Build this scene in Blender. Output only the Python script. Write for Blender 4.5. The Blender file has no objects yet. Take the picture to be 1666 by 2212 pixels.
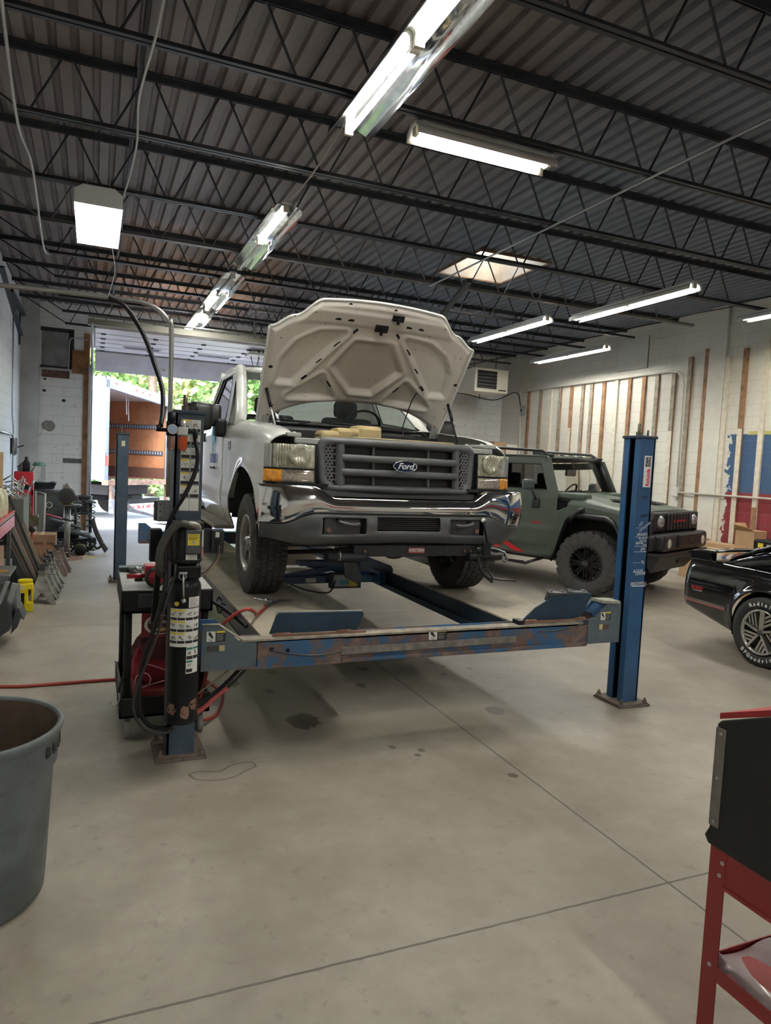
import bpy, bmesh, math, random
from mathutils import Vector, Matrix
S = bpy.context.scene
C = S.collection
PI = math.pi
rnd = random.Random(7)

# ---------------------------------------------------------------- materials
_M = {}
def mat(name, col=(.5, .5, .5), rough=.5, metal=0., var=0., scale=6., col2=None, bump=0., bscale=30., coat=0., emit=None, es=0., trans=0., alpha=1., thresh=None, ior=1.45, spec=.5):
    """procedural principled material; var = colour variation by noise, col2 = second colour mixed by noise (thresh=(lo,hi))"""
    if name in _M: return _M[name]
    m = bpy.data.materials.new(name); m.use_nodes = True
    nt = m.node_tree; n = nt.nodes; l = nt.links
    b = n['Principled BSDF']
    b.inputs['Base Color'].default_value = (*col, 1); b.inputs['Roughness'].default_value = rough
    b.inputs['Metallic'].default_value = metal; b.inputs['IOR'].default_value = ior
    b.inputs['Coat Weight'].default_value = coat
    b.inputs['Coat Roughness'].default_value = .05
    b.inputs['Specular IOR Level'].default_value = spec
    if trans: b.inputs['Transmission Weight'].default_value = trans
    if alpha < 1: b.inputs['Alpha'].default_value = alpha
    if emit: b.inputs['Emission Color'].default_value = (*emit, 1); b.inputs['Emission Strength'].default_value = es
    if var or col2 or bump:
        tc = n.new('ShaderNodeTexCoord')
    if var or col2:
        no = n.new('ShaderNodeTexNoise'); no.inputs['Scale'].default_value = scale; no.inputs['Detail'].default_value = 6; no.inputs['Roughness'].default_value = .6
        l.new(tc.outputs['Object'], no.inputs['Vector'])
        cr = n.new('ShaderNodeValToRGB')
        if col2 is None:
            col2 = tuple(min(1, c*(1+var)) for c in col); c1 = tuple(c*(1-var) for c in col)
        else: c1 = col
        lo, hi = thresh or (.35, .65)
        cr.color_ramp.elements[0].position = lo; cr.color_ramp.elements[0].color = (*c1, 1)
        cr.color_ramp.elements[1].position = hi; cr.color_ramp.elements[1].color = (*col2, 1)
        l.new(no.outputs['Fac'], cr.inputs['Fac']); l.new(cr.outputs['Color'], b.inputs['Base Color'])
    if bump:
        n2 = n.new('ShaderNodeTexNoise'); n2.inputs['Scale'].default_value = bscale; n2.inputs['Detail'].default_value = 4
        l.new(tc.outputs['Object'], n2.inputs['Vector'])
        bp = n.new('ShaderNodeBump'); bp.inputs['Strength'].default_value = bump; bp.inputs['Distance'].default_value = .01
        l.new(n2.outputs['Fac'], bp.inputs['Height']); l.new(bp.outputs['Normal'], b.inputs['Normal'])
    _M[name] = m
    return m

class NB:
    """tiny node helper"""
    def __init__(s, name):
        s.m = bpy.data.materials.new(name); s.m.use_nodes = True; s.nt = s.m.node_tree; s.b = s.nt.nodes['Principled BSDF']
        _M[name] = s.m
    def new(s, t, **k):
        n = s.nt.nodes.new(t)
        for a, v in k.items(): setattr(n, a, v)
        return n
    def lk(s, a, b): s.nt.links.new(a, b)
    def put(s, sock, v):
        if hasattr(v, 'is_linked') or hasattr(v, 'links'): s.lk(v, sock)
        else: sock.default_value = v
    def math(s, op, a, b=0., c=None, clamp=False):
        n = s.new('ShaderNodeMath', operation=op, use_clamp=clamp)
        s.put(n.inputs[0], a); s.put(n.inputs[1], b)
        if c is not None: s.put(n.inputs[2], c)
        return n.outputs[0]
    def mix(s, f, a, b, mode='MIX'):
        n = s.new('ShaderNodeMix', data_type='RGBA', blend_type=mode)
        s.put(n.inputs[0], f); s.put(n.inputs[6], a if not isinstance(a, tuple) else (*a, 1)[:4]); s.put(n.inputs[7], b if not isinstance(b, tuple) else (*b, 1)[:4])
        return n.outputs[2]
    def coords(s, kind='Object'):
        tc = s.new('ShaderNodeTexCoord'); sp = s.new('ShaderNodeSeparateXYZ'); s.lk(tc.outputs[kind], sp.inputs[0])
        return tc.outputs[kind], sp.outputs[0], sp.outputs[1], sp.outputs[2]
    def noise(s, vec, scale, detail=5, rough=.6):
        n = s.new('ShaderNodeTexNoise'); s.lk(vec, n.inputs['Vector']); n.inputs['Scale'].default_value = scale; n.inputs['Detail'].default_value = detail; n.inputs['Roughness'].default_value = rough
        return n.outputs['Fac']
    def ramp(s, f, stops):
        n = s.new('ShaderNodeValToRGB'); e = n.color_ramp.elements
        while len(e) < len(stops): e.new(.5)
        for i, (p, c) in enumerate(stops):
            e[i].position = p; e[i].color = (*c, 1) if isinstance(c, tuple) else (c, c, c, 1)
        s.put(n.inputs[0], f); return n.outputs[0]
    def sstep(s, v, lo, hi):
        n = s.new('ShaderNodeMapRange', interpolation_type='SMOOTHSTEP'); s.put(n.inputs[0], v)
        n.inputs[1].default_value = lo; n.inputs[2].default_value = hi; return n.outputs[0]
    def bump(s, h, st=.3, dist=.01):
        n = s.new('ShaderNodeBump'); n.inputs['Strength'].default_value = st; n.inputs['Distance'].default_value = dist
        s.lk(h, n.inputs['Height']); s.lk(n.outputs[0], s.b.inputs['Normal'])

# ---------------------------------------------------------------- mesh builder
def frame(d):
    d = Vector(d).normalized()
    up = Vector((0, 0, 1)) if abs(d.z) < .95 else Vector((1, 0, 0))
    a = d.cross(up).normalized(); b = d.cross(a).normalized()
    return a, b, d

class MB:
    def __init__(s): s.v = []; s.f = []; s.sm = []; s.mi = []; s.cur = 0
    def add(s, vs, fs, smooth=False):
        o = len(s.v); s.v += [tuple(v) for v in vs]; s.f += [tuple(i+o for i in f) for f in fs]
        s.sm += [smooth]*len(fs); s.mi += [s.cur]*len(fs); return s
    def use(s, i): s.cur = i; return s
    def box(s, x0, x1, y0, y1, z0, z1, M=None, ch=0.):
        x0, x1 = min(x0, x1), max(x0, x1); y0, y1 = min(y0, y1), max(y0, y1); z0, z1 = min(z0, z1), max(z0, z1)
        c = min(ch, (x1-x0)*.45, (y1-y0)*.45, (z1-z0)*.45)
        if c <= 0:
            vs = [(x, y, z) for z in (z0, z1) for y in (y0, y1) for x in (x0, x1)]
            fs = [(0, 2, 3, 1), (4, 5, 7, 6), (0, 1, 5, 4), (2, 6, 7, 3), (0, 4, 6, 2), (1, 3, 7, 5)]
        else:
            bm = bmesh.new(); bmesh.ops.create_cube(bm, size=1)
            for v in bm.verts: v.co = Vector(((x0+x1)/2+v.co.x*(x1-x0), (y0+y1)/2+v.co.y*(y1-y0), (z0+z1)/2+v.co.z*(z1-z0)))
            bmesh.ops.bevel(bm, geom=bm.edges[:], offset=c, segments=2, profile=.5, affect='EDGES')
            bm.verts.index_update(); vs = [v.co.copy() for v in bm.verts]; fs = [[v.index for v in f.verts] for f in bm.faces]; bm.free()
        if M is not None: vs = [M @ Vector(v) for v in vs]
        return s.add(vs, fs)
    def obox(s, c, size, rz=0., rx=0., ry=0., ch=0.):
        M = Matrix.Translation(c) @ Matrix.Rotation(rz, 4, 'Z') @ Matrix.Rotation(ry, 4, 'Y') @ Matrix.Rotation(rx, 4, 'X')
        return s.box(-size[0]/2, size[0]/2, -size[1]/2, size[1]/2, -size[2]/2, size[2]/2, M, ch)
    def bar(s, p0, p1, w, h=None):
        """square bar between two points"""
        h = h or w; p0 = Vector(p0); p1 = Vector(p1); a, b, d = frame(p1-p0)
        vs = [p+a*sx*w/2+b*sy*h/2 for p in (p0, p1) for sx, sy in ((-1, -1), (1, -1), (1, 1), (-1, 1))]
        return s.add(vs, [(3, 2, 1, 0), (4, 5, 6, 7)]+[(i, (i+1) % 4, (i+1) % 4+4, i+4) for i in range(4)])
    def cyl(s, p0, p1, r, r2=None, n=16, caps=True, smooth=True):
        r2 = r if r2 is None else r2; p0 = Vector(p0); p1 = Vector(p1); a, b, d = frame(p1-p0)
        vs = []
        for p, q in ((p0, r), (p1, r2)):
            for i in range(n):
                t = 2*PI*i/n; vs.append(p+a*q*math.cos(t)+b*q*math.sin(t))
        s.add(vs, [(i, (i+1) % n, (i+1) % n+n, i+n) for i in range(n)], smooth)
        if caps: s.add(vs, [tuple(range(n))[::-1], tuple(range(n, 2*n))])
        return s
    def tube(s, pts, r, n=8, closed=False, caps=True, rf=None):
        pts = [Vector(p) for p in pts]; N = len(pts); rings = []
        t0 = (pts[1]-pts[0]).normalized(); a, b, _ = frame(t0)
        for i, p in enumerate(pts):
            if closed: t = (pts[(i+1) % N]-pts[i-1]).normalized()
            elif i == 0: t = (pts[1]-pts[0]).normalized()
            elif i == N-1: t = (pts[-1]-pts[-2]).normalized()
            else: t = ((pts[i+1]-p).normalized()+(p-pts[i-1]).normalized()).normalized()
            a = (a-t*a.dot(t)).normalized(); b = t.cross(a)
            rr = rf(i/(N-1)) if rf else r
            rings.append([p+a*rr*math.cos(2*PI*k/n)+b*rr*math.sin(2*PI*k/n) for k in range(n)])
        vs = [v for g in rings for v in g]
        fs = []
        for i in range(N if closed else N-1):
            j = (i+1) % N
            for k in range(n): fs.append((i*n+k, i*n+(k+1) % n, j*n+(k+1) % n, j*n+k))
        s.add(vs, fs, True)
        if caps and not closed: s.add(vs, [tuple(range(n))[::-1], tuple(range((N-1)*n, N*n))])
        return s
    def lathe(s, prof, c=(0, 0, 0), axis='Z', n=32, smooth=True, a0=0., a1=2*PI, cap=False):
        """prof: list of (r, h)"""
        full = abs(a1-a0-2*PI) < 1e-6; m = n if full else n+1; vs = []
        for r, h in prof:
            for i in range(m):
                t = a0+(a1-a0)*i/n; x, y = r*math.cos(t), r*math.sin(t)
                p = (x, y, h) if axis == 'Z' else ((h, x, y) if axis == 'X' else (y, h, x))
                vs.append(Vector(p)+Vector(c))
        fs = []
        for j in range(len(prof)-1):
            for i in range(n):
                k = (i+1) % m if full else i+1
                fs.append((j*m+i, j*m+k, (j+1)*m+k, (j+1)*m+i))
        s.add(vs, fs, smooth)
        if cap: s.add(vs, [tuple(range(m))[::-1], tuple(range((len(prof)-1)*m, len(prof)*m))])
        return s
    def prism(s, poly, axis='Y', a=0., b=.1, M=None):
        """polygon (u,v) extruded along axis: Y -> (u,a,v), X -> (a,u,v), Z -> (u,v,a)"""
        f = {'Y': lambda u, v, t: (u, t, v), 'X': lambda u, v, t: (t, u, v), 'Z': lambda u, v, t: (u, v, t)}[axis]
        n = len(poly); vs = [Vector(f(u, v, a)) for u, v in poly]+[Vector(f(u, v, b)) for u, v in poly]
        if M is not None: vs = [M @ v for v in vs]
        fs = [tuple(range(n)), tuple(range(n, 2*n))[::-1]]+[(i, i+n, (i+1) % n+n, (i+1) % n) for i in range(n)]
        return s.add(vs, fs)
    def grid(s, f, nu, nv, smooth=True, flip=False):
        vs = [f(i/nu, j/nv) for j in range(nv+1) for i in range(nu+1)]
        fs = []
        for j in range(nv):
            for i in range(nu):
                q = (j*(nu+1)+i, j*(nu+1)+i+1, (j+1)*(nu+1)+i+1, (j+1)*(nu+1)+i)
                fs.append(q[::-1] if flip else q)
        return s.add(vs, fs, smooth)
    def sphere(s, c, r, n=16, sc=(1, 1, 1), smooth=True):
        c = Vector(c)
        def f(u, v):
            t = 2*PI*u; p = PI*(v-.5)
            return c+Vector((r*sc[0]*math.cos(p)*math.cos(t), r*sc[1]*math.cos(p)*math.sin(t), r*sc[2]*math.sin(p)))
        return s.grid(f, n, n//2, smooth)
    def ring(s, c, R, r, axis='Z', n=24, m=8):
        pts = []
        for i in range(n):
            t = 2*PI*i/n; x, y = R*math.cos(t), R*math.sin(t)
            p = (x, y, 0) if axis == 'Z' else ((0, x, y) if axis == 'X' else (x, 0, y))
            pts.append(Vector(c)+Vector(p))
        return s.tube(pts, r, m, closed=True)
    def xf(s, M, start=0):
        s.v = s.v[:start]+[tuple(M @ Vector(v)) for v in s.v[start:]]; return s
    def mesh(s, name, mats):
        me = bpy.data.meshes.new(name); me.from_pydata(s.v, [], s.f)
        me.polygons.foreach_set('use_smooth', s.sm); me.polygons.foreach_set('material_index', s.mi)
        for m in (mats if isinstance(mats, (list, tuple)) else [mats]): me.materials.append(m)
        bm = bmesh.new(); bm.from_mesh(me); bmesh.ops.remove_doubles(bm, verts=bm.verts, dist=1e-5)
        bmesh.ops.recalc_face_normals(bm, faces=bm.faces); bm.to_mesh(me); bm.free(); me.update()
        return me
    def done(s, name, mats, parent=None, label=None, solid=0., offset=0., bevel=0., loc=None, sub=0):
        me = s.mesh(name, mats); o = bpy.data.objects.new(name, me); C.objects.link(o)
        if parent is not None: o.parent = parent
        if loc is not None: o.location = loc
        if label: o['label'] = label
        if solid:
            m = o.modifiers.new('s', 'SOLIDIFY'); m.thickness = solid; m.offset = offset
        if bevel:
            m = o.modifiers.new('b', 'BEVEL'); m.width = bevel; m.segments = 2; m.limit_method = 'ANGLE'; m.angle_limit = math.radians(40)
        if sub:
            m = o.modifiers.new('u', 'SUBSURF'); m.levels = sub; m.render_levels = sub
        return o

def thing(name, label, cat, loc=(0, 0, 0), rz=0., group=None, rx=0., ry=0.):
    o = bpy.data.objects.new(name, None); C.objects.link(o); o.empty_display_size = .05
    o.location = loc; o.rotation_euler = (rx, ry, rz); o['label'] = label; o['category'] = cat
    if group: o['group'] = group
    return o
def tag(o, label, cat, group=None, kind=None):
    o['label'] = label; o['category'] = cat
    if group: o['group'] = group
    if kind: o['kind'] = kind
    return o
def struct(o): o['kind'] = 'structure'; return o
def kids(o): return [c for c in C.objects if c.parent is o]
def dup(root, loc, rz=0., label=None, group=None, keep=None):
    r = root.copy(); C.objects.link(r); r.location = loc; r.rotation_euler = (root.rotation_euler[0], root.rotation_euler[1], rz)
    if label: r['label'] = label
    if group: r['group'] = group
    for ch in kids(root):
        if keep and not keep(ch): continue
        c = ch.copy(); C.objects.link(c); c.parent = r
        for g in kids(ch):
            d = g.copy(); C.objects.link(d); d.parent = c
    return r
def text(body, size, M, m, parent=None, name='lettering', ext=.001, label=None, sx=1., align='CENTER', shear=0., bold=0.):
    """lettering as mesh; M places the XY text plane"""
    cu = bpy.data.curves.new(name, 'FONT'); cu.body = body; cu.size = size; cu.extrude = ext; cu.align_x = align; cu.align_y = 'CENTER'; cu.shear = shear; cu.offset = bold
    cu.resolution_u = 3
    t = bpy.data.objects.new('tmp', cu); C.objects.link(t); bpy.context.view_layer.update()
    me = bpy.data.meshes.new_from_object(t.evaluated_get(bpy.context.evaluated_depsgraph_get()))
    bpy.data.objects.remove(t); bpy.data.curves.remove(cu)
    me.transform(M @ Matrix.Diagonal((sx, 1, 1, 1))); me.materials.clear(); me.materials.append(m); me.name = name
    o = bpy.data.objects.new(name, me); C.objects.link(o)
    if parent is not None: o.parent = parent
    if label: o['label'] = label
    return o
def place(o, x=(1, 0, 0), y=(0, 0, 1)):
    """matrix with local x,y axes along the given directions at o"""
    x = Vector(x).normalized(); y = Vector(y); y = (y-x*y.dot(x)).normalized(); z = x.cross(y)
    return Matrix(((x.x, y.x, z.x, o[0]), (x.y, y.y, z.y, o[1]), (x.z, y.z, z.z, o[2]), (0, 0, 0, 1)))
def spline(pts, n=8):
    """Catmull-Rom through pts"""
    P = [Vector(p) for p in pts]; P = [P[0]*2-P[1]]+P+[P[-1]*2-P[-2]]; out = []
    for i in range(1, len(P)-2):
        for k in range(n):
            t = k/n; a, b, c, d = P[i-1:i+3]
            out.append(.5*((2*b)+(c-a)*t+(2*a-5*b+4*c-d)*t*t+(3*b-a-3*c+d)*t**3))
    out.append(P[-2]); return out
def ss(a, b, x):
    t = max(0., min(1., (x-a)/(b-a))); return t*t*(3-2*t)
def lerp(a, b, t): return a+(b-a)*t
def interp(tab, x):
    if x <= tab[0][0]: return tab[0][1]
    for (x0, y0), (x1, y1) in zip(tab, tab[1:]):
        if x <= x1: return lerp(y0, y1, (x-x0)/(x1-x0) if x1 > x0 else 0)
    return tab[-1][1]
def sinterp(tab, x):
    """smooth interpolation (Catmull-Rom on table)"""
    n = len(tab)
    if x <= tab[0][0]: return tab[0][1]
    if x >= tab[-1][0]: return tab[-1][1]
    for i in range(n-1):
        if x <= tab[i+1][0]:
            x0, y0 = tab[i]; x1, y1 = tab[i+1]; t = (x-x0)/(x1-x0)
            m0 = (y1-tab[i-1][1])/(x1-tab[i-1][0]) if i else (y1-y0)/(x1-x0)
            m1 = (tab[i+2][1]-y0)/(tab[i+2][0]-x0) if i+2 < n else (y1-y0)/(x1-x0)
            h = x1-x0
            return (2*t**3-3*t*t+1)*y0+(t**3-2*t*t+t)*h*m0+(-2*t**3+3*t*t)*y1+(t**3-t*t)*h*m1
# frequent materials
BLACK = mat('black plastic', (.010, .010, .012), .5, spec=.25)
RUBBER = mat('tyre rubber', (.052, .05, .048), .8, var=.25, scale=20)
STEEL = mat('bright steel', (.55, .55, .56), .3, 1.)
GALV = mat('galvanised steel', (.42, .43, .44), .42, .85, var=.12, scale=8)
DARKST = mat('dark steel', (.09, .09, .095), .5, .7)
GLASS = mat('clear glass', (.9, .95, .93), .02, 0, trans=1., ior=1.02)
WHITEP = mat('white label', (.72, .72, .68), .6)
BLKP = mat('black ink', (.02, .02, .022), .7)
YELP = mat('yellow label', (.75, .6, .05), .5)
EXPO = 0.5
SKY = 5.5
# ================================================================ room
XL, XR, YB, YF, H = -1.4, 10.05, 16.2, -7.5, 4.74
def block_mat(name, base, along, dirt=.0, zones=False, mortar=.82):
    b = NB(name); vec, x, y, z = b.coords()
    cmb = b.new('ShaderNodeCombineXYZ'); b.lk(x if along == 'X' else y, cmb.inputs[0]); b.lk(z, cmb.inputs[1])
    br = b.new('ShaderNodeTexBrick'); br.inputs['Scale'].default_value = 1.; br.inputs['Brick Width'].default_value = .4; br.inputs['Row Height'].default_value = .2
    br.inputs['Mortar Size'].default_value = .006; br.inputs['Mortar Smooth'].default_value = .4; br.offset = .5
    b.lk(cmb.outputs[0], br.inputs['Vector'])
    n1 = b.noise(vec, 1.3, 6); n2 = b.noise(vec, 9., 5); n3 = b.noise(vec, 40, 3)
    col = b.mix(b.ramp(n1, [(.3, 0.), (.7, 1.)]), tuple(c*.9 for c in base), base)
    if zones:
        # old two colour paint: blue band over red, ragged edge towards the back
        edge = b.math('ADD', y, b.math('MULTIPLY', b.math('SUBTRACT', n2, .5), .45))
        m = b.sstep(edge, 8.82, 8.80)
        zz = b.math('ADD', z, b.math('MULTIPLY', b.math('SUBTRACT', n2, .5), .05))
        blue = b.math('MULTIPLY', b.sstep(zz, 2.52, 2.50), m); red = b.math('MULTIPLY', b.sstep(z, 1.54, 1.52), m)
        yl = b.math('MULTIPLY', b.math('MULTIPLY', b.sstep(zz, 2.56, 2.55), b.sstep(zz, 2.49, 2.5)), b.sstep(y, 8.5, 8.4))
        col = b.mix(blue, col, (.035, .08, .17)); col = b.mix(red, col, (.2, .022, .03)); col = b.mix(yl, col, (.45, .4, .12))
    if dirt:
        d = b.math('MULTIPLY', b.sstep(n2, .6, .72), dirt)
        col = b.mix(d, col, (.16, .15, .14))
        d2 = b.math('MULTIPLY', b.sstep(n1, .62, .7), dirt*.5)
        col = b.mix(d2, col, (.25, .24, .22))
    col = b.mix(b.math('MULTIPLY', br.outputs['Fac'], .45), col, b.mix(.5, col, (.22, .21, .2)))
    b.lk(col, b.b.inputs['Base Color']); b.b.inputs['Roughness'].default_value = .75
    h = b.math('SUBTRACT', b.math('MULTIPLY', n3, .15), br.outputs['Fac']); b.bump(h, .5, .008)
    return b.m
WB = block_mat('painted block back', (.80, .80, .79), 'X', dirt=.45)
WR = block_mat('painted block right', (.66, .635, .57), 'Y', zones=True)
WL = block_mat('painted block left', (.60, .61, .60), 'Y', dirt=.25)
# floor
def floor_mat():
    b = NB('shop floor concrete'); vec, x, y, z = b.coords()
    n1 = b.noise(vec, .55, 6); n2 = b.noise(vec, 3.2, 7, .65); n3 = b.noise(vec, 55, 3); n4 = b.noise(vec, 14, 5)
    col = b.ramp(b.math('ADD', b.math('MULTIPLY', n1, .6), b.math('MULTIPLY', n2, .4)), [(.36, (.215, .185, .148)), (.5, (.30, .268, .224)), (.62, (.39, .355, .30))])
    col = b.mix(b.math('MULTIPLY', b.sstep(n4, .58, .72), .42), col, (.16, .135, .11)); n5 = b.noise(vec, 70, 2); col = b.mix(b.math('MULTIPLY', b.sstep(n5, .70, .76), .6), col, (.09, .08, .07)); col = b.mix(b.math('MULTIPLY', b.sstep(n5, .28, .22), .5), col, (.5, .47, .42))
    # darker patch under the lift
    dx = b.math('MULTIPLY', b.math('SUBTRACT', x, 1.9), .55); dy = b.math('SUBTRACT', y, 4.2)
    r = b.math('SQRT', b.math('ADD', b.math('MULTIPLY', dx, dx), b.math('MULTIPLY', dy, dy)))
    pat = b.math('MULTIPLY', b.sstep(b.math('ADD', r, b.math('MULTIPLY', n2, .8)), 1.5, .6), .35)
    col = b.mix(pat, col, (.12, .102, .085))
    # saw-cut joints
    wob = b.math('MULTIPLY', b.math('SUBTRACT', n4, .5), .01)
    for c, p in (('x', 2.27), ('y', 2.12), ('y', 12.0), ('x', -.05), ('x', 6.9), ('y', 7.3)):
        d = b.math('ABSOLUTE', b.math('SUBTRACT', b.math('ADD', x if c == 'x' else y, wob), p))
        f = b.math('MULTIPLY', b.sstep(d, .008, .003), .8)
        if c == 'x' and p < 0: f = b.math('MULTIPLY', f, b.sstep(y, 12., 12.02))
        col = b.mix(f, col, (.05, .045, .04))
    b.lk(col, b.b.inputs['Base Color'])
    b.lk(b.ramp(n2, [(.3, .42), (.7, .62)]), b.b.inputs['Roughness'])
    b.bump(b.math('ADD', b.math('MULTIPLY', n3, .4), n4), .15, .004)
    return b.m
fl = MB().box(XL-.2, XR+.2, YF, YB+.2, -.1, 0).done('floor', floor_mat()); struct(fl)
DX0, DX1, DZ = -.03, 3.62, 3.78
w = MB(); w.box(XL-.2, DX0-.13, YB, YB+.2, 0, H); w.box(DX1+.13, XR+.2, YB, YB+.2, 0, H); w.box(DX0-.13, DX1+.13, YB, YB+.2, DZ+.1, H)
struct(w.done('wall_back', WB))
struct(MB().box(XR, XR+.2, YF, YB, 0, H).done('wall_right', WR))
struct(MB().box(XL-.2, XL, YF, YB, 0, H).done('wall_left', WL))
struct(MB().box(XL-.2, XR+.2, YF-.2, YF, 0, H).done('wall_front', WL))
# pilasters
PIL = mat('grey painted pilaster', (.5, .51, .51), .7, var=.12, scale=3, bump=.3)
struct(MB().box(XL, XL+.33, YB-.13, YB, 0, H).done('trim_1', PIL))
struct(MB().box(XR-.05, XR, 9.0, 9.35, 0, H).done('trim_2', mat('cream paint', (.62, .6, .54), .7, var=.05)))
# ---- patched openings on the back wall
DK = mat('black mastic', (.03, .03, .032), .8, var=.3, scale=12)
p = MB(); 
for a in ((-1.05, -.52, 3.38, 3.42), (-1.05, -.42, 4.12, 4.2), (-.52, -.42, 3.38, 4.16)): p.box(a[0], a[1], YB-.012, YB-.002, a[2], a[3])
struct(p.done('trim_3', DK))
struct(MB().box(-1.03, -.52, YB-.008, YB-.001, 3.42, 4.12).done('trim_4', mat('grey block infill', (.2, .2, .2), .8, var=.2, scale=4)))
struct(MB().box(-1.02, -.5, YB-.03, YB, 3.18, 3.33).done('trim_5', mat('rusty lintel', (.13, .07, .05), .8, var=.4, scale=10)))
struct(MB().box(-.6, -.16, YB-.006, YB, 1.42, 1.52).done('trim_6', mat('grey stripe', (.12, .12, .125), .7, var=.3, scale=20)))
p = MB(); rr = random.Random(3)
pts = [(-.88+.12*math.cos(t)*(1+.2*rr.random()), 2.18+.1*math.sin(t)*(1+.25*rr.random())) for t in [i*PI/9 for i in range(18)]]
p.prism(pts, 'Y', YB-.006, YB-.001)
struct(p.done('trim_7', mat('bare block patch', (.25, .23, .21), .9, var=.3, scale=20)))
p = MB()
for hx, hz, hr in ((-.97, 2.9, .035), (-.6, 2.72, .04), (-1.12, 2.68, .03), (-.96, 3.14, .03), (-.55, 4.0, .02), (-.55, 3.85, .02), (-.22, .75, .02), (-.5, 3.7, .02)): p.sphere((hx, YB-.004, hz), hr, 10, (1, .15, .8))
struct(p.done('trim_8', DK))
# door jamb timber + steel track
WOODJ = mat('brown timber jamb', (.22, .105, .045), .7, var=.35, scale=5)
struct(MB().box(DX0-.2, DX0-.08, YB-.04, YB+.2, 0, 4.15).done('trim_9', WOODJ))
struct(MB().box(DX0-.42, DX0-.14, YB-.06, YB-.002, 3.3, 3.78).done('trim_10', WOODJ))
struct(MB().box(DX1+.08, DX1+.2, YB-.04, YB+.2, 0, 4.0).done('trim_11', WOODJ))
# ---- metal deck ceiling with a skylight opening
b = NB('dark painted deck'); vec, x, y, z = b.coords(); n1 = b.noise(vec, 2., 6); n2 = b.noise(vec, 12, 4)
c0 = b.mix(b.sstep(x, 2.2, 5.), b.ramp(n1, [(.35, (.13, .108, .105)), (.65, (.17, .145, .137))]), b.ramp(n1, [(.35, (.125, .15, .195)), (.65, (.155, .17, .205))]))
lit_brown = b.math('MULTIPLY', b.math('MULTIPLY', b.sstep(y, 9.4, 10.6), b.math('MULTIPLY', b.sstep(x, -.3, .3), b.sstep(x, 3.2, 2.2))), b.sstep(n1, .38, .55))  # brownish deck near the door, with daylight bounce from outside painted in
c0 = b.mix(b.math('MULTIPLY', lit_brown, .9), c0, (.3, .16, .08))
b.lk(c0, b.b.inputs['Base Color']); b.b.inputs['Roughness'].default_value = .6; DECK = b.m
SX0, SX1, SY0, SY1 = 4.83, 5.95, 8.55, 9.85
def deck(x0, x1, y0, y1):
    m = MB(); P = .152; nprof = []
    k0 = math.floor(x0/P); k1 = math.ceil(x1/P)
    for k in range(k0, k1):
        for dx, dz in ((0, 0), (.085, 0), (.1, .038), (.137, .038)): nprof.append((k*P+dx, H-.03+dz))
    nprof = [(min(max(a, x0), x1), c) for a, c in nprof if x0-P < a < x1+P]
    n = len(nprof); vs = [(a, y0, c) for a, c in nprof]+[(a, y1, c) for a, c in nprof]
    m.add(vs, [(i, i+1, i+1+n, i+n) for i in range(n-1)]); return m
m = deck(XL-.2, XR+.2, YF, SY0)
for a in ((XL-.2, XR+.2, SY1, YB+.2), (XL-.2, SX0, SY0, SY1), (SX1, XR+.2, SY0, SY1)):
    q = deck(*a); m.add(q.v, q.f)
# roof slab on top of the deck, with the same hole
for a in ((XL-.2, XR+.2, YF-.2, SY0), (XL-.2, XR+.2, SY1, YB+.2), (XL-.2, SX0, SY0, SY1), (SX1, XR+.2, SY0, SY1)): m.box(a[0], a[1], a[2], a[3], H+.012, H+.1)
struct(m.done('ceiling', DECK))
# skylight shaft
t = thing('skylight', 'square skylight with pale splayed shaft in the dark ceiling', 'skylight', ((SX0+SX1)/2, (SY0+SY1)/2, H))
hw, hd = (SX1-SX0)/2, (SY1-SY0)/2; m = MB()
a = [(-hw, -hd, -.04), (hw, -hd, -.04), (hw, hd, -.04), (-hw, hd, -.04)]; c = [(x*.72, y*.72, .42) for x, y, _ in a]
m.add(a+c, [(i, (i+1) % 4, (i+1) % 4+4, i+4) for i in range(4)])
m.done('shaft', mat('cream skylight shaft', (.62, .55, .44), .7, var=.12, scale=5), t, solid=.01)
m = MB(); m.box(-hw*.76, hw*.76, -hd*.76, hd*.76, .42, .43)
m.done('pane', mat('frosted skylight pane', (1, .98, .92), .25, trans=1., ior=1.1), t)
m = MB()
for (x0, x1, y0, y1) in ((-hw-.03, hw+.03, -hd-.03, -hd), (-hw-.03, hw+.03, hd, hd+.03), (-hw-.03, -hw, -hd, hd), (hw, hw+.03, -hd, hd)): m.box(x0, x1, y0, y1, -.06, .02)
m.box(-hw*.74, hw*.74, -.02, .02, .38, .42)
m.done('curb_frame', mat('brown curb', (.16, .1, .06), .7), t)
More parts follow.
